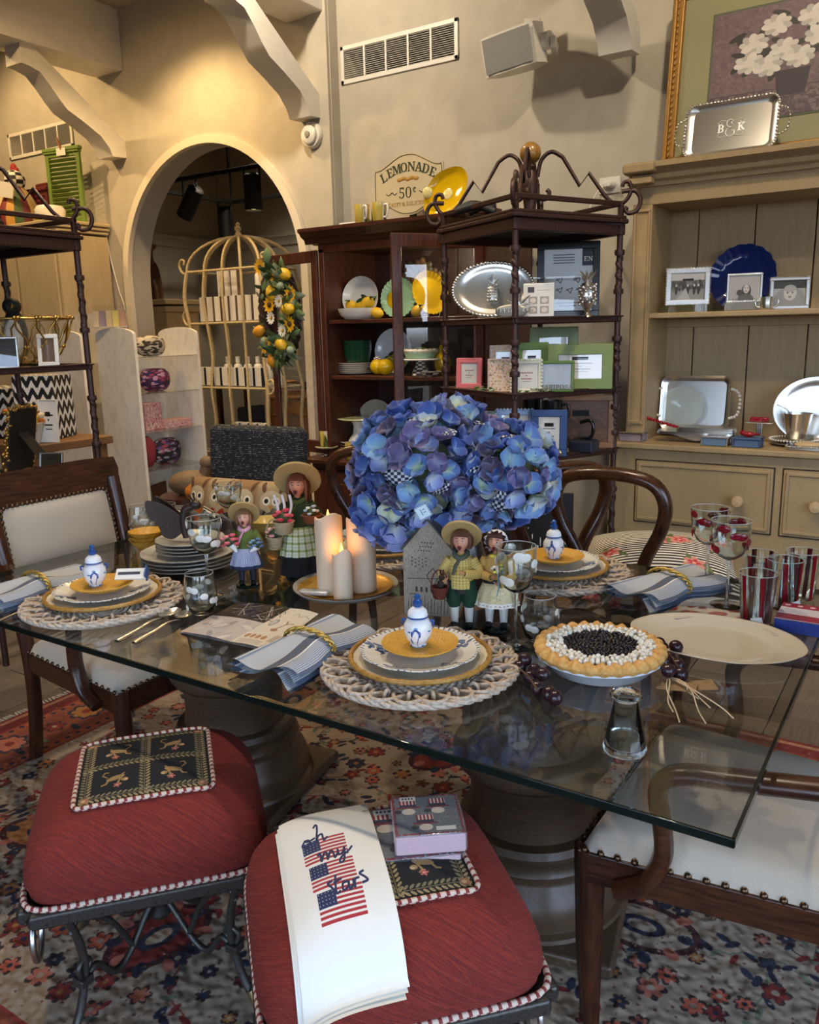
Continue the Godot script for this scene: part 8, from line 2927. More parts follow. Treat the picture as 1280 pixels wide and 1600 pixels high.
	var rad := lobed(0.165, 18, 0.05)
	var bp := thing("blue_platter", "round cobalt blue glass platter with ruffled edge", "platter", V(-0.93, ys + 0.165, -4.6))
	part(bp, "platter", dish(rad, v2s([0.0, 0.0, 0.6, 0.0, 0.75, 0.008, 1.0, 0.03, 0.98, 0.026, 0.7, 0.0, 0.0, -0.004]), 90), grained("cobalt_glass", [rgb(14, 24, 70), rgb(24, 42, 108)], Vector3.ONE * 20, 0.1, 0.05), Transform3D(rx(PI / 2 - 0.15), Vector3.ZERO))
	var bm := thing("acrylic_block", "clear block under the middle photo frame", "block", V(-0.885, ys, -4.43))
	part(bm, "block", mb().box(V(0, 0.018, 0), V(0.17, 0.036, 0.08), 0.004), pane("acrylic", rgb(200, 200, 190), 0.3, 0.03))
	var pf2 := picture("photo_frame", "silver photo frame with smiling portrait before the blue platter", V(-0.885, ys + 0.037, -4.42), 0.2, 0.165, 0.142, 0.012, M.silver_satin, photo_print("portrait", 1), 0.1)
	part(pf2, "lettering", text_mesh("LOVE YOU", 0.02, 0.001), mat("letter_dark", rgb(90, 88, 84), 0.5), Transform3D(rx(-0.1), V(0, 0.012, 0.009)))
	picture("photo_frame", "silver beaded photo frame with a baby photograph", V(-0.68, ys, -4.44), 0.3, 0.175, 0.15, 0.016, M.silver_satin, photo_print("baby_photo", 2), 0.1, {"bead": 0.004})
	var cu := thing("silver_cup", "polished silver baby cup with ring handles on the hutch shelf", "cup", V(-0.77, ys, -4.38))
	part(cu, "cup", mb().lathe(v2s([0.0, 0.0, 0.026, 0.0, 0.028, 0.004, 0.026, 0.03, 0.03, 0.06, 0.029, 0.06, 0.024, 0.03, 0.0, 0.006]), 24), M.silver)
	for s in [-1, 1]:
		var hp := []
		for q in curve(v2s([0.027, 0.05, 0.045, 0.052, 0.052, 0.035, 0.045, 0.015, 0.026, 0.012]), 4):
			hp.append(V(s * q.x, q.y, 0))
		part(cu, "handle", mb().tube(hp, 0.0035, 7), M.silver)
	# counter, top at 0.882
	var yc := 0.882
	beaded_tray("large silver tray with pearl handles standing on the counter", V(on_z(1083, 630, -4.52).x, yc + 0.035, -4.55), 0.0, 0.37, 0.29, 0.14, false)
	var pp := on_z(1065, 637, -4.5)
	var wp := thing("glass_plate", "round clear ribbed glass plate leaning before the silver tray", "plate", V(pp.x, yc + 0.165, -4.5))
	var rib := v2s([0.0, 0.0])
	for k in 12:
		rib.append(W((k + 1) / 12.0, 0.002 * (k % 2) + 0.001 * k))
	part(wp, "plate", dish(round_r(0.115), rib, 48), pane("frosted_plate", rgb(176, 190, 182), 0.42, 0.08), Transform3D(rx(PI / 2 - 0.2), Vector3.ZERO))
	var tt := thing("silver_tureen_tray", "low silver footed tray with red beaded handles", "tray", V(-1.07, yc, -4.4))
	part(tt, "tray", mb().prism(rrect(0.4, 0.16, 0.03, 4), 0.012, T(0, 0.05, 0, rx(PI / 2))), M.silver)
	part(tt, "foot", mb().prism(PackedVector2Array(v2s([-0.16, 0.045, 0.0, 0.005, 0.16, 0.045])), 0.06), M.silver)
	var hb := []
	for k in 12:
		hb.append(V(-0.25 + k * 0.017, 0.115 - k * 0.0045, 0.03))
	part(tt, "red_bead_handle", bead_loop(hb, 0.01), mat("red_bead", rgb(140, 12, 22), 0.12))
	part(tt, "lid", mb().prism(rrect(0.3, 0.12, 0.03, 4), 0.02, T(0.05, 0.068, 0, rx(PI / 2))), M.silver)
	var rb := on_z(1187, 657, -4.5)
	var sv := thing("red_bead_server", "silver server with red beaded handle lying on the counter", "server", V(rb.x, rb.y - 0.012, -4.5))
	var hb2 := []
	for k in 8:
		hb2.append(V(-0.04 + k * 0.011, 0.012, 0.0))
		hb2.append(V(-0.036 + k * 0.011, 0.022, 0.004))
	part(sv, "red_bead_handle", bead_loop(hb2, 0.008), M.red_bead)
	part(sv, "blade", mb().box(V(0.0, 0.0, 0.0), V(0.13, 0.005, 0.05), 0.002), M.silver)
	part(sv, "stand", mb().box(V(0.0, (yc - rb.y + 0.012) / 2, -0.02), V(0.03, absf(yc - rb.y + 0.012), 0.03), 0.003), M.silver)
	var ot := thing("oval_tray", "large oval silver tray leaning at the hutch back", "tray", V(-0.535, yc + 0.165, -4.57))
	part(ot, "tray", oval_tray(mb(), 0.2, 0.165), M.silver, Transform3D(rx(PI / 2 - 0.16), Vector3.ZERO))
	var ib := on_z(1247, 655, -4.45)
	var ice := thing("silver_bowl", "polished silver ice bowl holding a ladle", "bowl", V(ib.x, yc + 0.034, -4.45))
	part(ice, "bowl", mb().lathe(v2s([0.0, 0.0, 0.04, 0.0, 0.042, 0.006, 0.05, 0.03, 0.066, 0.12, 0.069, 0.125, 0.064, 0.125, 0.048, 0.03, 0.0, 0.012]), 32), M.silver)
	part(ice, "ladle", mb().tube(curve(v3s([0.02, 0.06, 0, -0.05, 0.14, 0.01, -0.1, 0.165, 0.01]), 5), [0.006, 0.006, 0.005, 0.005, 0.004, 0.004, 0.005, 0.005, 0.006, 0.007, 0.006], 7, false, 0.5), M.silver)
	var sd := thing("silver_dish_stack", "two flat silver dishes with pearl edges under the ice bowl", "dishes", V(ib.x - 0.01, yc, -4.45))
	for k in 2:
		part(sd, "dish", mb().lathe(v2s([0.0, 0.0, 0.08, 0.0, 0.115, 0.013, 0.113, 0.015, 0.08, 0.004, 0.0, 0.004]), 36), M.silver, T(0, 0.016 * k, 0))
	var pb := []
	for k in 48:
		pb.append(V(cos(TAU * k / 48) * 0.114, 0.031, sin(TAU * k / 48) * 0.114))
	part(sd, "pearl_edge", bead_loop(pb, 0.005), M.pearl)
	# napkin holders and boxes along the front edge
	var boxes := [[988, 682, "small silver openwork napkin box at the counter's left corner", rgb(150, 132, 136)], [1118, 690, "silver topped blue napkin box on the counter front", rgb(96, 120, 142)], [1168, 692, "blue napkin box with red bird knob on the counter front", rgb(74, 96, 126)]]
	for k in 3:
		var q := on_z(boxes[k][0], boxes[k][1], -4.29)
		var nb := thing("napkin_box", boxes[k][2], "box", V(q.x, yc, -4.3))
		part(nb, "paper_block", mb().box(V(0, 0.02, 0), V(0.115, 0.036, 0.08), 0.002), mat("block_%d" % k, boxes[k][3], 0.4))
		var tp := mb()
		for s in [-1, 1]:
			tp.box(V(0, 0.044, s * 0.036), V(0.14, 0.012, 0.02), 0.004).box(V(s * 0.058, 0.044, 0), V(0.024, 0.012, 0.09), 0.004)
			for z in [-1, 1]:
				tp.box(V(s * 0.062, 0.019, z * 0.042), V(0.008, 0.038, 0.008), 0.002)
		part(nb, "silver_top", tp, M.silver if k < 2 else mat("blue_top", rgb(60, 80, 108), 0.4))
		if k == 2:
			part(nb, "red_bird", mb().ell(V(0.0, 0.062, 0), V(0.03, 0.014, 0.014), 12, 8).ell(V(-0.028, 0.07, 0), V(0.012, 0.011, 0.01), 10, 8).tube(v3s([0.02, 0.062, 0, 0.055, 0.066, 0]), [0.008, 0.003], 6), M.red_bead)
	var bt := on_z(1262, 690, -4.3)
	var bo := thing("butter_tray", "rectangular beaded silver tray with cream soap bar", "tray", V(bt.x + 0.03, yc, -4.31))
	part(bo, "tray", mb().prism(rrect(0.24, 0.11, 0.02, 4), 0.014, T(0, 0.01, 0, rx(PI / 2))), M.silver)
	part(bo, "beaded_rim", bead_loop(loop_points(rrect(0.24, 0.11, 0.02, 4), 0.012).map(func(q): return V(q.x, 0.018, q.y)), 0.005), M.silver)
	part(bo, "soap_bar", mb().ell(V(-0.03, 0.024, 0), V(0.06, 0.014, 0.03), 18, 10), mat("soap", rgb(186, 158, 112), 0.5))
	part(bo, "spreader", mb().tube(v3s([0.05, 0.02, 0, 0.055, 0.09, 0]), 0.004, 6).ell(V(0.055, 0.095, 0), Vector3.ONE * 0.007, 8, 6), M.silver)

# ---- armoire contents
func lemon_at(label: String, p: Vector3, turn: float, s := 1.0) -> void:
	var o := thing("lemon", label, "lemon", p + V(0, 0.034 * s, 0), turn)
	o.scale = Vector3.ONE * s
	part(o, "fruit", mb().lathe(v2s([0.0, -0.045, 0.01, -0.041, 0.026, -0.028, 0.034, 0.0, 0.028, 0.026, 0.012, 0.04, 0.0, 0.046]), 18), M.lemon_skin, Transform3D(rz(PI / 2 - 0.25), Vector3.ZERO))
	part(o, "leaf", mb().grid(4, 6, func(u: float, w: float):
		return V(-0.03 - w * 0.06, 0.022 + 0.012 * sin(w * 3.0), (u - 0.5) * 0.04 * sin(PI * clampf(w, 0.04, 1)))), M.leaf_deep)

func mug(label: String, p: Vector3, turn: float, hs := 1.0) -> void:
	var o := thing("lemon_mug", label, "mug", p, turn)
	o.scale = Vector3.ONE * hs
	if not M.has("mug_print"):
		var g := Pic.new(256, 128, rgb(214, 208, 190))
		for k in 3:
			g.oval(44 + k * 85, 72, 34, 46, rgb(206, 178, 70)).oval(36 + k * 85, 64, 20, 26, rgb(218, 194, 96))
			g.oval(78 + k * 85, 92, 30, 11, rgb(70, 90, 46), -0.8).oval(66 + k * 85, 22, 30, 9, rgb(56, 76, 40), 0.5)
			g.line([W(20 + k * 85, 30), W(80 + k * 85, 20)], 4, rgb(50, 44, 30))
		pic_mat("mug_print", g, 0.15)
	part(o, "cup", mb().lathe(v2s([0.0, 0.0, 0.036, 0.0, 0.04, 0.004, 0.042, 0.1, 0.0395, 0.1, 0.037, 0.008, 0.0, 0.008]), 24), M.mug_print)
	part(o, "handle", mb().tube(curve(v3s([0.041, 0.085, 0, 0.066, 0.085, 0, 0.072, 0.055, 0, 0.06, 0.025, 0, 0.041, 0.022, 0]), 5), 0.006, 8), M.white_glaze)

func armoire_goods() -> void:
	var y1 := 1.558
	var y2 := 1.218
	var yl := 0.704
	var zc := -4.22
	# top: lemonade sign, mugs, lemon plate
	var outline := PackedVector2Array()
	for q in curve(v2s([-0.25, 0.0, -0.25, 0.09, -0.235, 0.1, -0.2, 0.105, -0.14, 0.135, -0.06, 0.175, 0.0, 0.182, 0.06, 0.175, 0.14, 0.135, 0.2, 0.105, 0.235, 0.1, 0.25, 0.09, 0.25, -0.09, 0.235, -0.1, 0.2, -0.105, 0.14, -0.135, 0.06, -0.175, 0.0, -0.182, -0.06, -0.175, -0.14, -0.135, -0.2, -0.105, -0.235, -0.1, -0.25, -0.09]), 2, true):
		outline.append(q)
	var sq := V(-2.945, 2.375, -4.58)
	var sg := thing("lemonade_sign", "cream shaped metal sign reading lemonade fifty cents on the armoire", "sign", sq, 0.05)
	part(sg, "plate", mb().prism(outline, 0.012), mat("sign_cream", rgb(196, 182, 148), 0.5))
	var line := []
	for q in outline:
		line.append(V(q.x * 0.955, q.y * 0.945, 0.007))
	part(sg, "green_outline", mb().tube(line, 0.003, 5, true, 0.6), mat("sign_green", rgb(40, 52, 34), 0.5))
	var word := "LEMONADE"
	for k in 8:
		var a: float = (k - 3.5) * 0.155
		part(sg, "letter", text_mesh(word[k], 0.072, 0.002), M.sign_green, Transform3D(rz(-a * 0.75), V(sin(a) * 0.34, -0.235 + cos(a) * 0.335, 0.007)))
	part(sg, "price_lettering", text_mesh("50", 0.085, 0.002, true, false), M.sign_green, T(-0.02, -0.05, 0.007))
	part(sg, "cent_mark", text_mesh("¢", 0.05, 0.002, true, false), M.sign_green, T(0.045, -0.038, 0.007))
	part(sg, "gold_lettering", text_mesh("TASTY & DELICIOUS", 0.03, 0.002, true, false), mat("sign_gold", rgb(168, 128, 50), 0.5), T(0, -0.115, 0.007))
	var lem := mb()
	for k in 5:
		lem.ell(V(-0.06 + k * 0.03, 0.03 + 0.006 * (k % 2), 0.007), V(0.019, 0.012, 0.004), 10, 6)
	part(sg, "painted_lemons", lem, M.sign_gold)
	for s in [-1, 1]:
		part(sg, "flourish", mb().tube(curve(v3s([s * 0.08, -0.045, 0.007, s * 0.1, -0.055, 0.007, s * 0.115, -0.04, 0.007, s * 0.14, -0.055, 0.007, s * 0.16, -0.045, 0.007]), 4), 0.0025, 5), M.sign_green)
	part(sg, "prop_leg", mb().box(V(0, -0.14, -0.04), V(0.05, 0.28, 0.006), 0.0, rx(0.3)), M.black)
	var m1 := on_z(566, 335, -4.08)
	mug("lemon painted mug at the armoire's left top corner", V(m1.x, 2.0955, -4.08), -0.6, 1.05)
	var m2 := on_z(592, 332, -4.08)
	mug("lemon painted mug beside the lemonade sign", V(m2.x, 2.0955, -4.08), -0.2, 1.05)
	solo("white_box_lid", "flat white box on the armoire top behind the mugs", "box", mb().box(V(0, 0.012, 0), V(0.34, 0.024, 0.16), 0.003), M.paper, V(-2.98, 2.0955, -4.2))
	var lp := on_z(700, 303, -4.2)
	var lr := func(a: float) -> float: return 0.125 * (1.0 + 0.25 * pow(absf(cos(a)), 5.0))
	var lt := thing("lemon_platter", "glossy yellow lemon shaped platter on the armoire top", "platter", V(lp.x, lp.y, -4.2), 0.2)
	part(lt, "platter", dish(lr, v2s([0.0, 0.0, 0.6, 0.0, 0.85, 0.012, 1.0, 0.03, 0.98, 0.026, 0.8, 0.004, 0.0, -0.004]), 60), grained("lemon_glaze", [rgb(196, 150, 0), rgb(224, 188, 20)], Vector3.ONE * 12, 0.08, 0.05), Transform3D(rz(0.75) * rx(PI / 2 - 0.3), Vector3.ZERO))
	part(lt, "flower_centre", dish(round_r(0.03), v2s([0.0, 0.006, 0.6, 0.005, 1.0, 0.002]), 24), mat("pale_lemon", rgb(220, 206, 140), 0.2), Transform3D(rz(0.75) * rx(PI / 2 - 0.3), Vector3.ZERO))
	part(lt, "lemon_slice", mb().ell(V(-0.11, 0.01, 0.03), V(0.032, 0.032, 0.012), 16, 8), M.pale_lemon)
	part(lt, "stand", mb().box(V(0, -0.11, -0.03), V(0.1, 0.14, 0.01), 0.0, rx(0.3)), M.white_plastic)
	# black cable heap and phone on the tower crown
	solo("black_cable", "coil of black and white cable lying on the iron tower", "cable", mb().tube(curve(v3s([-1.98, 2.02, -3.6, -1.9, 2.06, -3.66, -1.86, 2.03, -3.6, -1.94, 2.05, -3.56, -1.99, 2.02, -3.52, -1.88, 2.03, -3.5, -1.8, 2.0, -3.52]), 6), 0.018, 7), M.black)
	# shelf one
	var b0 := on_z(562, 487, zc)
	var bowl := thing("white_bowl", "wide white serving bowl with painted lemons on the upper shelf", "bowl", V(b0.x, y1, zc))
	part(bowl, "bowl", mb().lathe(v2s([0.0, 0.0, 0.09, 0.0, 0.12, 0.025, 0.135, 0.06, 0.137, 0.065, 0.13, 0.065, 0.12, 0.03, 0.0, 0.012]), 36), M.white_glaze)
	var p0 := on_z(563, 450, -4.3)
	var pl := thing("lemon_plate", "large white plate with painted lemons standing in the armoire", "plate", V(p0.x, y1 + 0.132, -4.32), 0.1)
	var lpp := Pic.new(256, 256, rgb(206, 208, 206))
	for q in [[150, 190, 44], [110, 170, 34], [190, 200, 30]]:
		lpp.oval(q[0], q[1], q[2], q[2] * 0.72, rgb(206, 172, 24)).oval(q[0] - 6, q[1] - 6, q[2] * 0.6, q[2] * 0.4, rgb(222, 192, 56))
	lpp.oval(150, 130, 40, 14, rgb(48, 66, 40), 0.6).oval(200, 150, 36, 12, rgb(60, 80, 48), -0.6).oval(110, 140, 30, 11, rgb(52, 72, 42), -0.4)
	part(pl, "plate", dish(round_r(0.13), v2s([0.0, 0.0, 0.6, 0.0, 0.75, 0.008, 1.0, 0.03, 0.98, 0.026, 0.7, 0.0, 0.0, -0.003]), 48), pic_mat("lemon_plate_print", lpp, 0.12), Transform3D(rx(PI / 2 - 0.12), Vector3.ZERO))
	for a in [["lemon in the white bowl with dark leaf", 548, 470, 0.05, 1.0], ["lemon in the white bowl beside the other", 574, 469, 0.055, 1.15]]:
		var q := on_z(a[1], a[2], zc)
		lemon_at(a[0], V(q.x, y1 + a[3], zc), 0.5 + a[1], a[4])
	var q1 := on_z(589, 487, -4.2)
	lemon_at("lemon with leaf lying beside the white bowl", V(q1.x, y1, -4.2), 0.2, 1.0)
	var q2 := on_z(652, 487, -4.2)
	lemon_at("lemon lying under the yellow leaning plate", V(q2.x, y1, -4.2), 2.6, 1.05)
	var g0 := on_z(624, 462, -4.42)
	var gp := thing("scalloped_plate", "pale green scalloped plate with lemon behind the glass door", "plate", V(g0.x, y1 + 0.125, -4.42), 0.1)
	part(gp, "plate", dish(lobed(0.125, 28, 0.07), v2s([0.0, 0.0, 0.65, 0.0, 0.8, 0.006, 1.0, 0.02, 0.98, 0.017, 0.7, 0.0, 0.0, -0.003]), 140), mat("mint_glaze", rgb(150, 186, 150), 0.15), Transform3D(rx(PI / 2 - 0.12), Vector3.ZERO))
	part(gp, "painted_lemon", mb().ell(V(-0.045, -0.01, 0.006), V(0.04, 0.055, 0.005), 18, 8), M.lemon_glaze)
	var yp0 := on_z(670, 462, -4.3)
	var yp := thing("yellow_plate", "yellow serrated plate turned sideways on a white wire stand", "plate", V(yp0.x, y1 + 0.14, -4.3), 1.15)
	part(yp, "plate", dish(lobed(0.13, 28, 0.06), v2s([0.0, 0.0, 0.65, 0.0, 0.8, 0.006, 1.0, 0.02, 0.98, 0.017, 0.7, 0.0, 0.0, -0.003]), 140), mat("yellow_glaze", rgb(206, 166, 14), 0.12), Transform3D(rx(PI / 2 - 0.2), Vector3.ZERO))
	for s in [-1, 1]:
		part(yp, "wire_stand", mb().tube(v3s([s * 0.04, 0.06, -0.02, s * 0.045, -0.136, -0.08, s * 0.04, -0.138, 0.05, s * 0.04, -0.115, 0.055]), 0.003, 6), M.white_plastic)
	# brown leaf relief dish behind the door
	var ac := thing("artichoke_charger", "brown leaf scale charger standing at the armoire back", "charger", V(on_z(655, 445, -4.56).x, y1, -4.58))
	var bl := [mat("scale_tan", rgb(110, 82, 50), 0.5), mat("scale_olive", rgb(70, 66, 42), 0.5), mat("scale_brown", rgb(86, 58, 34), 0.5)]
	part(ac, "core", mb().ell(V(0, 0.17, 0), V(0.16, 0.17, 0.04), 20, 12), bl[1])
	for k in 90:
		var a := k * 2.39996
		var rr := sqrt((k + 0.5) / 90.0)
		part(ac, "leaf_scale", mb().ell(V(cos(a) * rr * 0.17, 0.175 + sin(a) * rr * 0.175, 0.035 * (1.1 - rr * rr)), V(0.022, 0.027, 0.012), 8, 6, rz(a - PI / 2)), bl[k % 3])
	# shelf two
	var pk := on_z(553, 575, -4.28)
	var dp := thing("white_plate", "lowest white plate of the stack under the green bowls", "plate", V(pk.x, y2, -4.3), 0.0, "white plate stack in the armoire")
	part(dp, "plate", dish(round_r(0.115), v2s([0.0, 0.004, 0.6, 0.004, 0.98, 0.013, 1.0, 0.014, 0.98, 0.011, 0.6, 0.0, 0.0, 0.0]), 36), M.white_glaze)
	for k in 5:
		copy(dp, V(pk.x, y2 + (k + 1) * 0.012, -4.3), 0.0, "%s white plate up in the stack under the green bowls" % ["second", "third", "fourth", "fifth", "topmost"][k])
	var gb := thing("green_bowl", "lowest dark green bowl resting on the white plates", "bowl", V(pk.x + 0.02, y2 + 0.078, -4.3), 0.0, "green bowls in the armoire")
	part(gb, "bowl", mb().lathe(v2s([0.0, 0.0, 0.07, 0.0, 0.076, 0.004, 0.092, 0.085, 0.088, 0.085, 0.07, 0.008, 0.0, 0.008]), 30), mat("green_glaze", rgb(24, 62, 42), 0.15))
	for k in 2:
		copy(gb, V(pk.x + 0.02, y2 + 0.078 + (k + 1) * 0.024, -4.3), 0.0, ["middle dark green bowl of the nested three", "topmost dark green bowl of the nested three"][k])
	var wp0 := on_z(612, 560, -4.4)
	var wp := thing("lemon_plate", "white plate with one lemon leaning behind the lemon canister", "plate", V(wp0.x, y2 + 0.14, -4.44), 0.0)
	part(wp, "plate", dish(round_r(0.14), v2s([0.0, 0.0, 0.6, 0.0, 0.75, 0.008, 1.0, 0.025, 0.98, 0.021, 0.7, 0.0, 0.0, -0.003]), 40), M.lemon_plate_print, Transform3D(rx(PI / 2 - 0.12) , Vector3.ZERO))
	var lj := on_z(594, 573, -4.22)
	var can := thing("lemon_canister", "lemon shaped jar with check top on the middle shelf", "jar", V(lj.x, y2, -4.24))
	part(can, "jar", mb().ell(V(-0.03, 0.052, 0), V(0.05, 0.05, 0.05), 18, 12).ell(V(0.035, 0.05, 0.01), V(0.05, 0.05, 0.05), 18, 12), M.yellow_glaze)
	part(can, "check_top", mb().ell(V(-0.03, 0.098, 0), V(0.026, 0.018, 0.026), 12, 8), M.check_cloth)
	part(can, "leaf", mb().grid(4, 6, func(u: float, w: float):
		return V(0.02 + w * 0.07, 0.098 + 0.02 * sin(w * 3.0), (u - 0.5) * 0.05 * sin(PI * clampf(w, 0.04, 1)))), M.leaf_deep)
	var ps := on_z(655, 578, -4.25)
	var cs := thing("pie_stand", "striped footed cake stand on the middle shelf", "cake stand", V(ps.x, y2, -4.27))
	part(cs, "plate", mb().lathe(v2s([0.0, 0.09, 0.12, 0.09, 0.125, 0.095, 0.12, 0.1, 0.0, 0.098]), 32), M.white_glaze)
	part(cs, "foot", mb().lathe(v2s([0.055, 0.0, 0.05, 0.03, 0.028, 0.06, 0.03, 0.09]), 20), M.check_cloth)
	var cp := thing("ceramic_pie", "green ceramic pie dish with cream crust on the cake stand", "pie", V(ps.x, y2 + 0.101, -4.27))
	part(cp, "dish", mb().lathe(v2s([0.0, 0.0, 0.085, 0.0, 0.108, 0.04, 0.0, 0.042]), 28), M.mint_glaze)
	part(cp, "crust", mb().grid(72, 8, func(u: float, w: float):
		var a := TAU * u
		var ph := TAU * w
		var rr := 0.011 + 0.003 * sin(a * 20)
		return V(cos(a) * (0.1 + rr * cos(ph)), 0.045 + rr * sin(ph), sin(a) * (0.1 + rr * cos(ph))), true), M.cream_glaze)
	part(cp, "leaf_top", mb().ell(V(0, 0.055, 0), V(0.035, 0.012, 0.035), 12, 6), M.leaf_olive)
	var cb := on_z(677, 578, -4.2)
	solo("check_dish", "small black and white check dish beside the cake stand", "dish", mb().lathe(v2s([0.0, 0.0, 0.04, 0.0, 0.066, 0.028, 0.062, 0.028, 0.036, 0.006, 0.0, 0.006]), 24), M.check_cloth, V(cb.x, y2, -4.17))
	var pr0 := on_z(692, 562, -4.35)
	var pr := thing("ceramic_bird_pear", "yellow and white pear shaped figurine on the middle shelf", "figurine", V(pr0.x, y2, -4.35))
	part(pr, "body", mb().lathe(v2s([0.0, 0.0, 0.03, 0.0, 0.05, 0.05, 0.05, 0.09, 0.03, 0.15, 0.015, 0.18, 0.0, 0.185]), 18), M.yellow_glaze)
	part(pr, "stem", mb().tube(v3s([0, 0.18, 0, -0.012, 0.21, 0, -0.03, 0.22, 0]), 0.005, 6), M.leaf_olive)
	# ledge
	var c0 := on_z(556, 660, -4.25)
	var sp2 := on_z(548, 690, -4.25)
	var wl := thing("white_plate", "lowest white lipped plate on the armoire ledge", "plate", V(c0.x, yl, -4.28), 0.0, "white plate stack under the cake stand")
	part(wl, "plate", dish(round_r(0.125), v2s([0.0, 0.004, 0.6, 0.004, 0.98, 0.017, 1.0, 0.018, 0.98, 0.015, 0.6, 0.0, 0.0, 0.0]), 36), M.white_glaze)
	for k in 4:
		copy(wl, V(c0.x, yl + (k + 1) * 0.017, -4.28), 0.0, "%s white lipped plate up under the tall cake stand" % ["second", "third", "fourth", "topmost"][k])
	var tall := thing("cake_stand", "tall white cake stand with green rimmed top in the armoire", "cake stand", V(c0.x, yl + 0.088, -4.28))
	part(tall, "foot", mb().lathe(v2s([0.0, 0.0, 0.07, 0.0, 0.06, 0.02, 0.038, 0.05, 0.034, 0.1, 0.05, 0.135, 0.0, 0.135]), 24), M.white_glaze)
	part(tall, "plate", mb().lathe(v2s([0.0, 0.132, 0.12, 0.136, 0.14, 0.146, 0.138, 0.15, 0.0, 0.142]), 36), mat("pale_green_rim", rgb(196, 196, 150), 0.15))
	var dk := on_z(584, 645, -4.42)
	var dd := thing("olive_plate", "pale plate with dark olive motif leaning on the ledge", "plate", V(dk.x, yl + 0.2, -4.46), 0.1)
	part(dd, "plate", dish(round_r(0.14), v2s([0.0, 0.0, 0.6, 0.0, 0.75, 0.008, 1.0, 0.025, 0.98, 0.021, 0.7, 0.0, 0.0, -0.003]), 40), mat("pale_plate", rgb(170, 160, 140), 0.2), Transform3D(rx(PI / 2 - 0.1), Vector3.ZERO))
	part(dd, "olive_motif", mb().ell(V(0.04, -0.01, 0.004), V(0.02, 0.04, 0.004), 10, 6, rz(0.5)), M.black)
	part(dd, "stand", mb().box(V(0, -0.12, -0.03), V(0.1, 0.16, 0.01), 0.0, rx(0.25)), M.black)
	var k1 := on_z(507, 695, -4.1)
	var st := thing("check_stand", "small pedestal dish with check foot holding a lemon mug", "stand", V(k1.x, yl, -4.12))
	part(st, "plate", mb().lathe(v2s([0.0, 0.055, 0.07, 0.055, 0.074, 0.062, 0.0, 0.064]), 24), M.pale_green_rim)
	part(st, "foot", mb().lathe(v2s([0.035, 0.0, 0.03, 0.02, 0.014, 0.035, 0.02, 0.056]), 16), M.check_cloth)
	mug("lemon mug standing on the small check pedestal", V(k1.x, yl + 0.065, -4.12), 1.2, 1.0)
	var k2 := on_z(547, 700, -4.06)
	mug("lemon mug standing on the armoire ledge itself", V(k2.x, yl, -4.08), -0.2, 1.05)

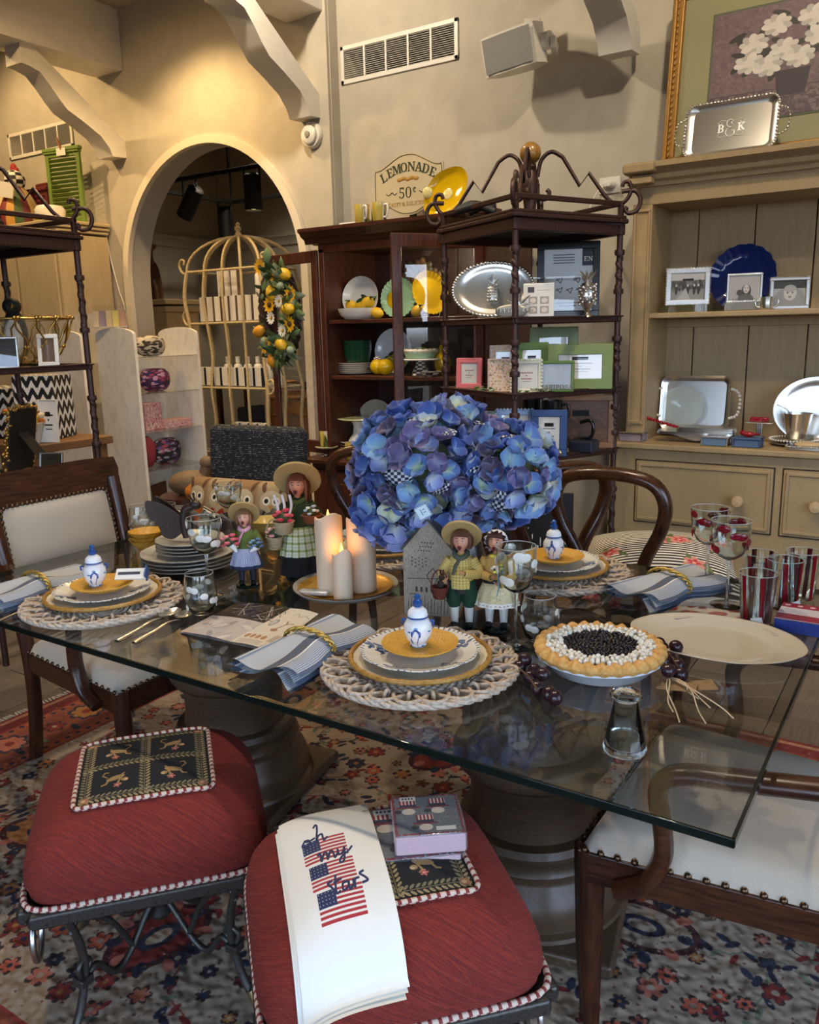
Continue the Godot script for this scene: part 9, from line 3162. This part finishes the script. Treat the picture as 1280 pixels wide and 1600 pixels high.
# ---- right tower contents
func etagere_goods() -> void:
	var e1 := V(-0.865, 0, -0.5).normalized()
	var e2 := V(0.43, 0, -0.9).normalized()
	var near := V(-1.6, 0, -3.32)
	var y1 := 1.525
	var y2 := 1.195
	var y3 := 0.9
	var put := func(a: float, b: float, y: float) -> Vector3: return near + e1 * a + e2 * b + Vector3.UP * y
	var face := 0.42
	# oval pineapple tray
	var ot := thing("pineapple_tray", "oval silver tray with rope edge and pineapple on the tower", "tray", put.call(0.32, 0.1, y1 + 0.135), face - 0.1)
	var ln := rx(PI / 2 - 0.2)
	part(ot, "tray", oval_tray(mb(), 0.19, 0.125, 0.012), M.silver, Transform3D(ln, Vector3.ZERO))
	var rope := []
	for k in 64:
		var a := TAU * k / 64
		rope.append(Transform3D(ln, Vector3.ZERO) * V(cos(a) * 0.19, 0.014, sin(a) * 0.125))
	part(ot, "rope_edge", bead_loop(rope, 0.0085), M.silver)
	var pa := mb()
	pa.ell(V(0, -0.02, 0.02), V(0.028, 0.045, 0.012), 14, 10)
	for k in 24:
		pa.ell(V((k % 4 - 1.5) * 0.013, -0.055 + (k / 4) * 0.014, 0.03), V(0.006, 0.006, 0.005), 6, 4)
	for k in 7:
		var a := (k - 3) * 0.32
		pa.tube([V(0, 0.022, 0.02), V(sin(a) * 0.03, 0.022 + cos(a) * 0.05, 0.024)], [0.006, 0.001], 5)
	part(ot, "pineapple", pa, M.silver_satin, Transform3D(rx(-0.2), Vector3.ZERO))
	part(ot, "stand", mb().box(V(0, -0.085, -0.03), V(0.16, 0.1, 0.01), 0.0, rx(0.3)), M.silver_satin)
	# framed certificate
	var cp := Pic.new(192, 256, rgb(222, 224, 226))
	for k in 4:
		cp.rect(36, 22 + k * 11, 84, 4, rgb(90, 92, 100))
	cp.rect(150, 0, 42, 70, rgb(24, 34, 60))
	for q in [[60, 130], [130, 130], [60, 170], [100, 172], [140, 170]]:
		cp.line([W(q[0] - 14, q[1]), W(q[0] + 14, q[1] - 12), W(q[0] + 6, q[1] + 10), W(q[0] - 10, q[1] - 8)], 3, rgb(80, 82, 88))
	cp.rect(50, 220, 90, 4, rgb(150, 120, 110)).rect(60, 232, 70, 4, rgb(150, 120, 110))
	var fc := picture("certificate_frame", "black framed vendor list standing at the back of the tower", put.call(0.24, 0.5, y1), 0.42, 0.3, 0.36, 0.035, M.black_gloss, pic_mat("certificate", cp, 0.5), 0.06, {"cat": "sign", "easel": false})
	part(fc, "header_initials", text_mesh("EN", 0.03, 0.001), M.paper, Transform3D(rx(-0.06), V(0.093, 0.275, 0.006)))
	var gs := thing("glass_riser", "clear glass riser shelf at the back of the tower", "riser", put.call(0.3, 0.42, y1), 0.42)
	part(gs, "top", mb().box(V(0, 0.19, 0), V(0.38, 0.008, 0.12)), M.shelf_glass)
	for s in [-1, 1]:
		part(gs, "leg", mb().box(V(s * 0.185, 0.093, 0), V(0.006, 0.186, 0.12)), M.shelf_glass)
	var bx := Pic.new(128, 128, rgb(206, 204, 200))
	bx.rect(14, 10, 30, 22, rgb(60, 60, 66)).rect(54, 22, 60, 3, rgb(170, 168, 164))
	for q in [[18, 48], [70, 48], [18, 86], [70, 86]]:
		bx.rect(q[0], q[1], 40, 30, rgb(150, 140, 132)).oval(q[0] + 20, q[1] + 15, 14, 10, rgb(196, 188, 178))
	var sb := thing("gift_card_sign", "white boxed sign with four small dish pictures", "sign", put.call(0.05, 0.17, y1), 0.4)
	part(sb, "box", mb().box(V(0, 0.075, 0), V(0.135, 0.15, 0.02), 0.002), M.paper)
	part(sb, "printed_front", mb().box(V(0, 0.075, 0.011), V(0.125, 0.14, 0.001)), pic_mat("box_sign", bx, 0.6))
	var ov := thing("oval_name_sign", "small oval silver sign with raised lettering on the tower", "sign", put.call(0.05, 0.015, y1), 0.3)
	part(ov, "plate", mb().ell(V(0, 0.03, 0), V(0.072, 0.03, 0.008), 24, 10), mat("satin_grey", rgb(176, 172, 160), 0.4, 0.6))
	part(ov, "lettering", text_mesh("MARIPOSA", 0.026, 0.002), M.letter_dark, T(0, 0.03, 0.008))
	var pn := thing("silver_pineapple", "silver pineapple ornament on a foot beside the boxed sign", "ornament", put.call(-0.0, 0.42, y1))
	part(pn, "body", mb().lathe(v2s([0.0, 0.0, 0.025, 0.0, 0.01, 0.02, 0.02, 0.04, 0.038, 0.07, 0.04, 0.11, 0.026, 0.15, 0.0, 0.16]), 20), M.silver)
	var kn := mb()
	for k in 48:
		var a := k * 2.39996
		var y := 0.055 + 0.09 * k / 48.0
		kn.ell(V(cos(a) * 0.038, y, sin(a) * 0.038), Vector3.ONE * 0.007, 6, 4)
	part(pn, "knobs", kn, M.silver)
	var cr := mb()
	for k in 9:
		var a := TAU * k / 9
		cr.tube([V(0, 0.15, 0), V(cos(a) * 0.03, 0.19, sin(a) * 0.03), V(cos(a) * 0.045, 0.205, sin(a) * 0.045)], [0.008, 0.006, 0.001], 5)
	part(pn, "leaf_crown", cr, M.silver)
	var sf := thing("silver_starfish", "spiky silver starfish beside the tower post", "ornament", put.call(0.09, 0.09, y1 + 0.06), 0.4)
	var sm := mb()
	for k in 9:
		var a := TAU * k / 9
		sm.tube([Vector3.ZERO, V(cos(a) * 0.06, sin(a) * 0.06, 0.01)], [0.01, 0.002], 6)
	part(sf, "arms", sm, M.silver)
	# frames on the second shelf
	var fl := Pic.new(128, 160, rgb(206, 180, 160))
	var r := RandomNumberGenerator.new()
	r.seed = 17
	for k in 200:
		fl.oval(r.randf() * 128, r.randf() * 160, 3.5, 3.5, [rgb(196, 120, 110), rgb(206, 176, 96), rgb(130, 140, 100), rgb(216, 200, 186), rgb(120, 100, 110)][k % 5])
	var flm := pic_mat("confetti_print", fl, 0.6)
	var card := card_print("plain_card", rgb(130, 128, 128))
	var cardr := card_print("rose_card", rgb(150, 90, 90))
	var green := mat("frame_green", rgb(116, 132, 72), 0.5)
	var green2 := mat("frame_leaf", rgb(84, 112, 42), 0.5)
	var sage := mat("frame_sage", rgb(108, 122, 84), 0.5)
	picture("photo_frame", "coral pink frame with gold bow on the tower's second shelf", put.call(0.47, 0.05, y2), 0.15, 0.135, 0.15, 0.026, mat("frame_pink", rgb(206, 104, 108), 0.5), cardr, 0.08)
	picture("photo_frame", "flower print frame standing behind the flowered note card", put.call(0.36, 0.2, y2), 0.35, 0.16, 0.21, 0.034, flm, card, 0.08)
	picture("photo_frame", "tall flowered note card frame beside the tower post", put.call(0.2, 0.06, y2), 0.4, 0.12, 0.15, 0.004, flm, flm, 0.06, {"glass": false})
	picture("photo_frame", "large sage green frame at the tower's back", put.call(0.3, 0.46, y2), 0.4, 0.24, 0.29, 0.05, sage, card, 0.08)
	picture("photo_frame", "leaf green frame behind the scalloped white one", put.call(0.22, 0.26, y2), 0.4, 0.16, 0.22, 0.036, green2, card, 0.08)
	picture("photo_frame", "wide light green frame at the tower's far side", put.call(0.02, 0.4, y2), 0.32, 0.3, 0.21, 0.05, green, card, 0.08)
	var sc := picture("photo_frame", "white scalloped frame with green edge near the tower post", put.call(0.06, 0.11, y2), 0.35, 0.135, 0.145, 0.016, mat("frame_white", rgb(196, 196, 176), 0.5), cardr, 0.08, {"bead": 0.007})
	var mp := picture("photo_frame", "small green frame with silver edge and lettered card", put.call(-0.02, 0.22, y2), 0.32, 0.165, 0.14, 0.014, green2, mat("blue_card", rgb(186, 196, 206), 0.6), 0.08)
	part(mp, "lettering", text_mesh("MARIPOSA", 0.028, 0.001), M.letter_dark, Transform3D(rx(-0.08), V(0, 0.022, 0.009)))
	var gl := thing("leaf_garland", "silk eucalyptus garland lying along the tower shelf edge", "garland", put.call(0.2, 0.02, y2))
	var lfm := mb().ell(Vector3.ZERO, V(0.014, 0.002, 0.007), 8, 4).done()
	for k in 46:
		var s := rng.randf_range(-1, 1)
		var off := e1 * (maxf(0.0, s) * 0.22) + e2 * (maxf(0.0, -s) * 0.24) - e1 * (0.2 if s < 0 else 0.0)
		part(gl, "leaf", lfm, [M.leaf_mid, M.leaf_sage, M.leaf_olive][k % 3], Transform3D(Basis.from_euler(V(rng.randf() * 1.2, rng.randf() * TAU, rng.randf() * 0.6)), off + V(rng.randf_range(-0.01, 0.01), 0.006 + rng.randf() * 0.012, rng.randf_range(-0.02, 0.02))))
	# third shelf
	picture("photo_frame", "dusty teal frame half hidden by the hydrangeas", put.call(0.36, 0.08, y3), 0.35, 0.15, 0.19, 0.034, mat("frame_teal", rgb(96, 120, 116), 0.5), cardr, 0.08)
	picture("photo_frame", "pale blue scalloped frame on the tower's low shelf", put.call(0.14, 0.1, y3), 0.35, 0.17, 0.21, 0.024, mat("frame_paleblue", rgb(136, 158, 196), 0.5), card, 0.08, {"bead": 0.008})
	var bf := picture("photo_frame", "deep blue frame with brass button on the tower's low shelf", put.call(-0.0, 0.2, y3), 0.32, 0.165, 0.215, 0.034, mat("frame_blue", rgb(34, 66, 116), 0.5), card, 0.08)
	part(bf, "brass_button", mb().ell(V(0.05, 0.018, 0.012), V(0.011, 0.014, 0.004), 10, 6), M.gold)
	picture("wood_board", "wide wooden board with pale edge at the tower's back", put.call(0.1, 0.48, y3), 0.36, 0.32, 0.26, 0.03, M.oak, M.carved_brown, 0.06, {"cat": "board", "glass": false})
	for k in 2:
		var o := thing("black_mug", ["black mug behind the tower post", "black mug before the wooden board"][k], "mug", put.call([0.3, 0.14][k], 0.33, y3 + 0.12), 0.5)
		part(o, "cup", mb().lathe(v2s([0.0, 0.0, 0.045, 0.0, 0.05, 0.12, 0.047, 0.12, 0.042, 0.006, 0.0, 0.006]), 22), M.black_gloss)
		part(o, "riser", mb().box(V(0, -0.06, 0), V(0.1, 0.12, 0.1)), M.black)
		part(o, "handle", mb().tube(curve(v3s([0.047, 0.1, 0, 0.075, 0.095, 0, 0.075, 0.04, 0, 0.045, 0.02, 0]), 4), 0.007, 7), M.black_gloss)
	var tm := thing("black_teapot_stand", "black metal curved handle pot at the tower's far edge", "pot", put.call(-0.0, 0.42, y3), 0.0)
	part(tm, "pot", mb().box(V(0, 0.03, 0), V(0.12, 0.06, 0.1), 0.01), mat("dark_navy", rgb(20, 28, 44), 0.5))
	part(tm, "handle", mb().tube(curve(v3s([-0.02, 0.14, 0, 0.03, 0.15, 0, 0.045, 0.11, 0, 0.03, 0.07, 0, -0.02, 0.06, 0]), 4), 0.009, 7), M.black_gloss)
	# black metal candle tree with sparkles below
	var bt := thing("wire_display", "black wire display with little white ornaments behind the hydrangeas", "display", put.call(0.1, 0.2, 0.212), 0.4)
	part(bt, "panel", mb().box(V(0, 0.25, 0), V(0.36, 0.5, 0.02), 0.004), M.black)
	var orn := mb()
	for k in 60:
		orn.ell(V(rng.randf_range(-0.16, 0.16), rng.randf_range(0.1, 0.47), 0.014), V(0.003, 0.004 + 0.01 * (k % 3), 0.003), 6, 4)
	part(bt, "ornaments", orn, M.paper)
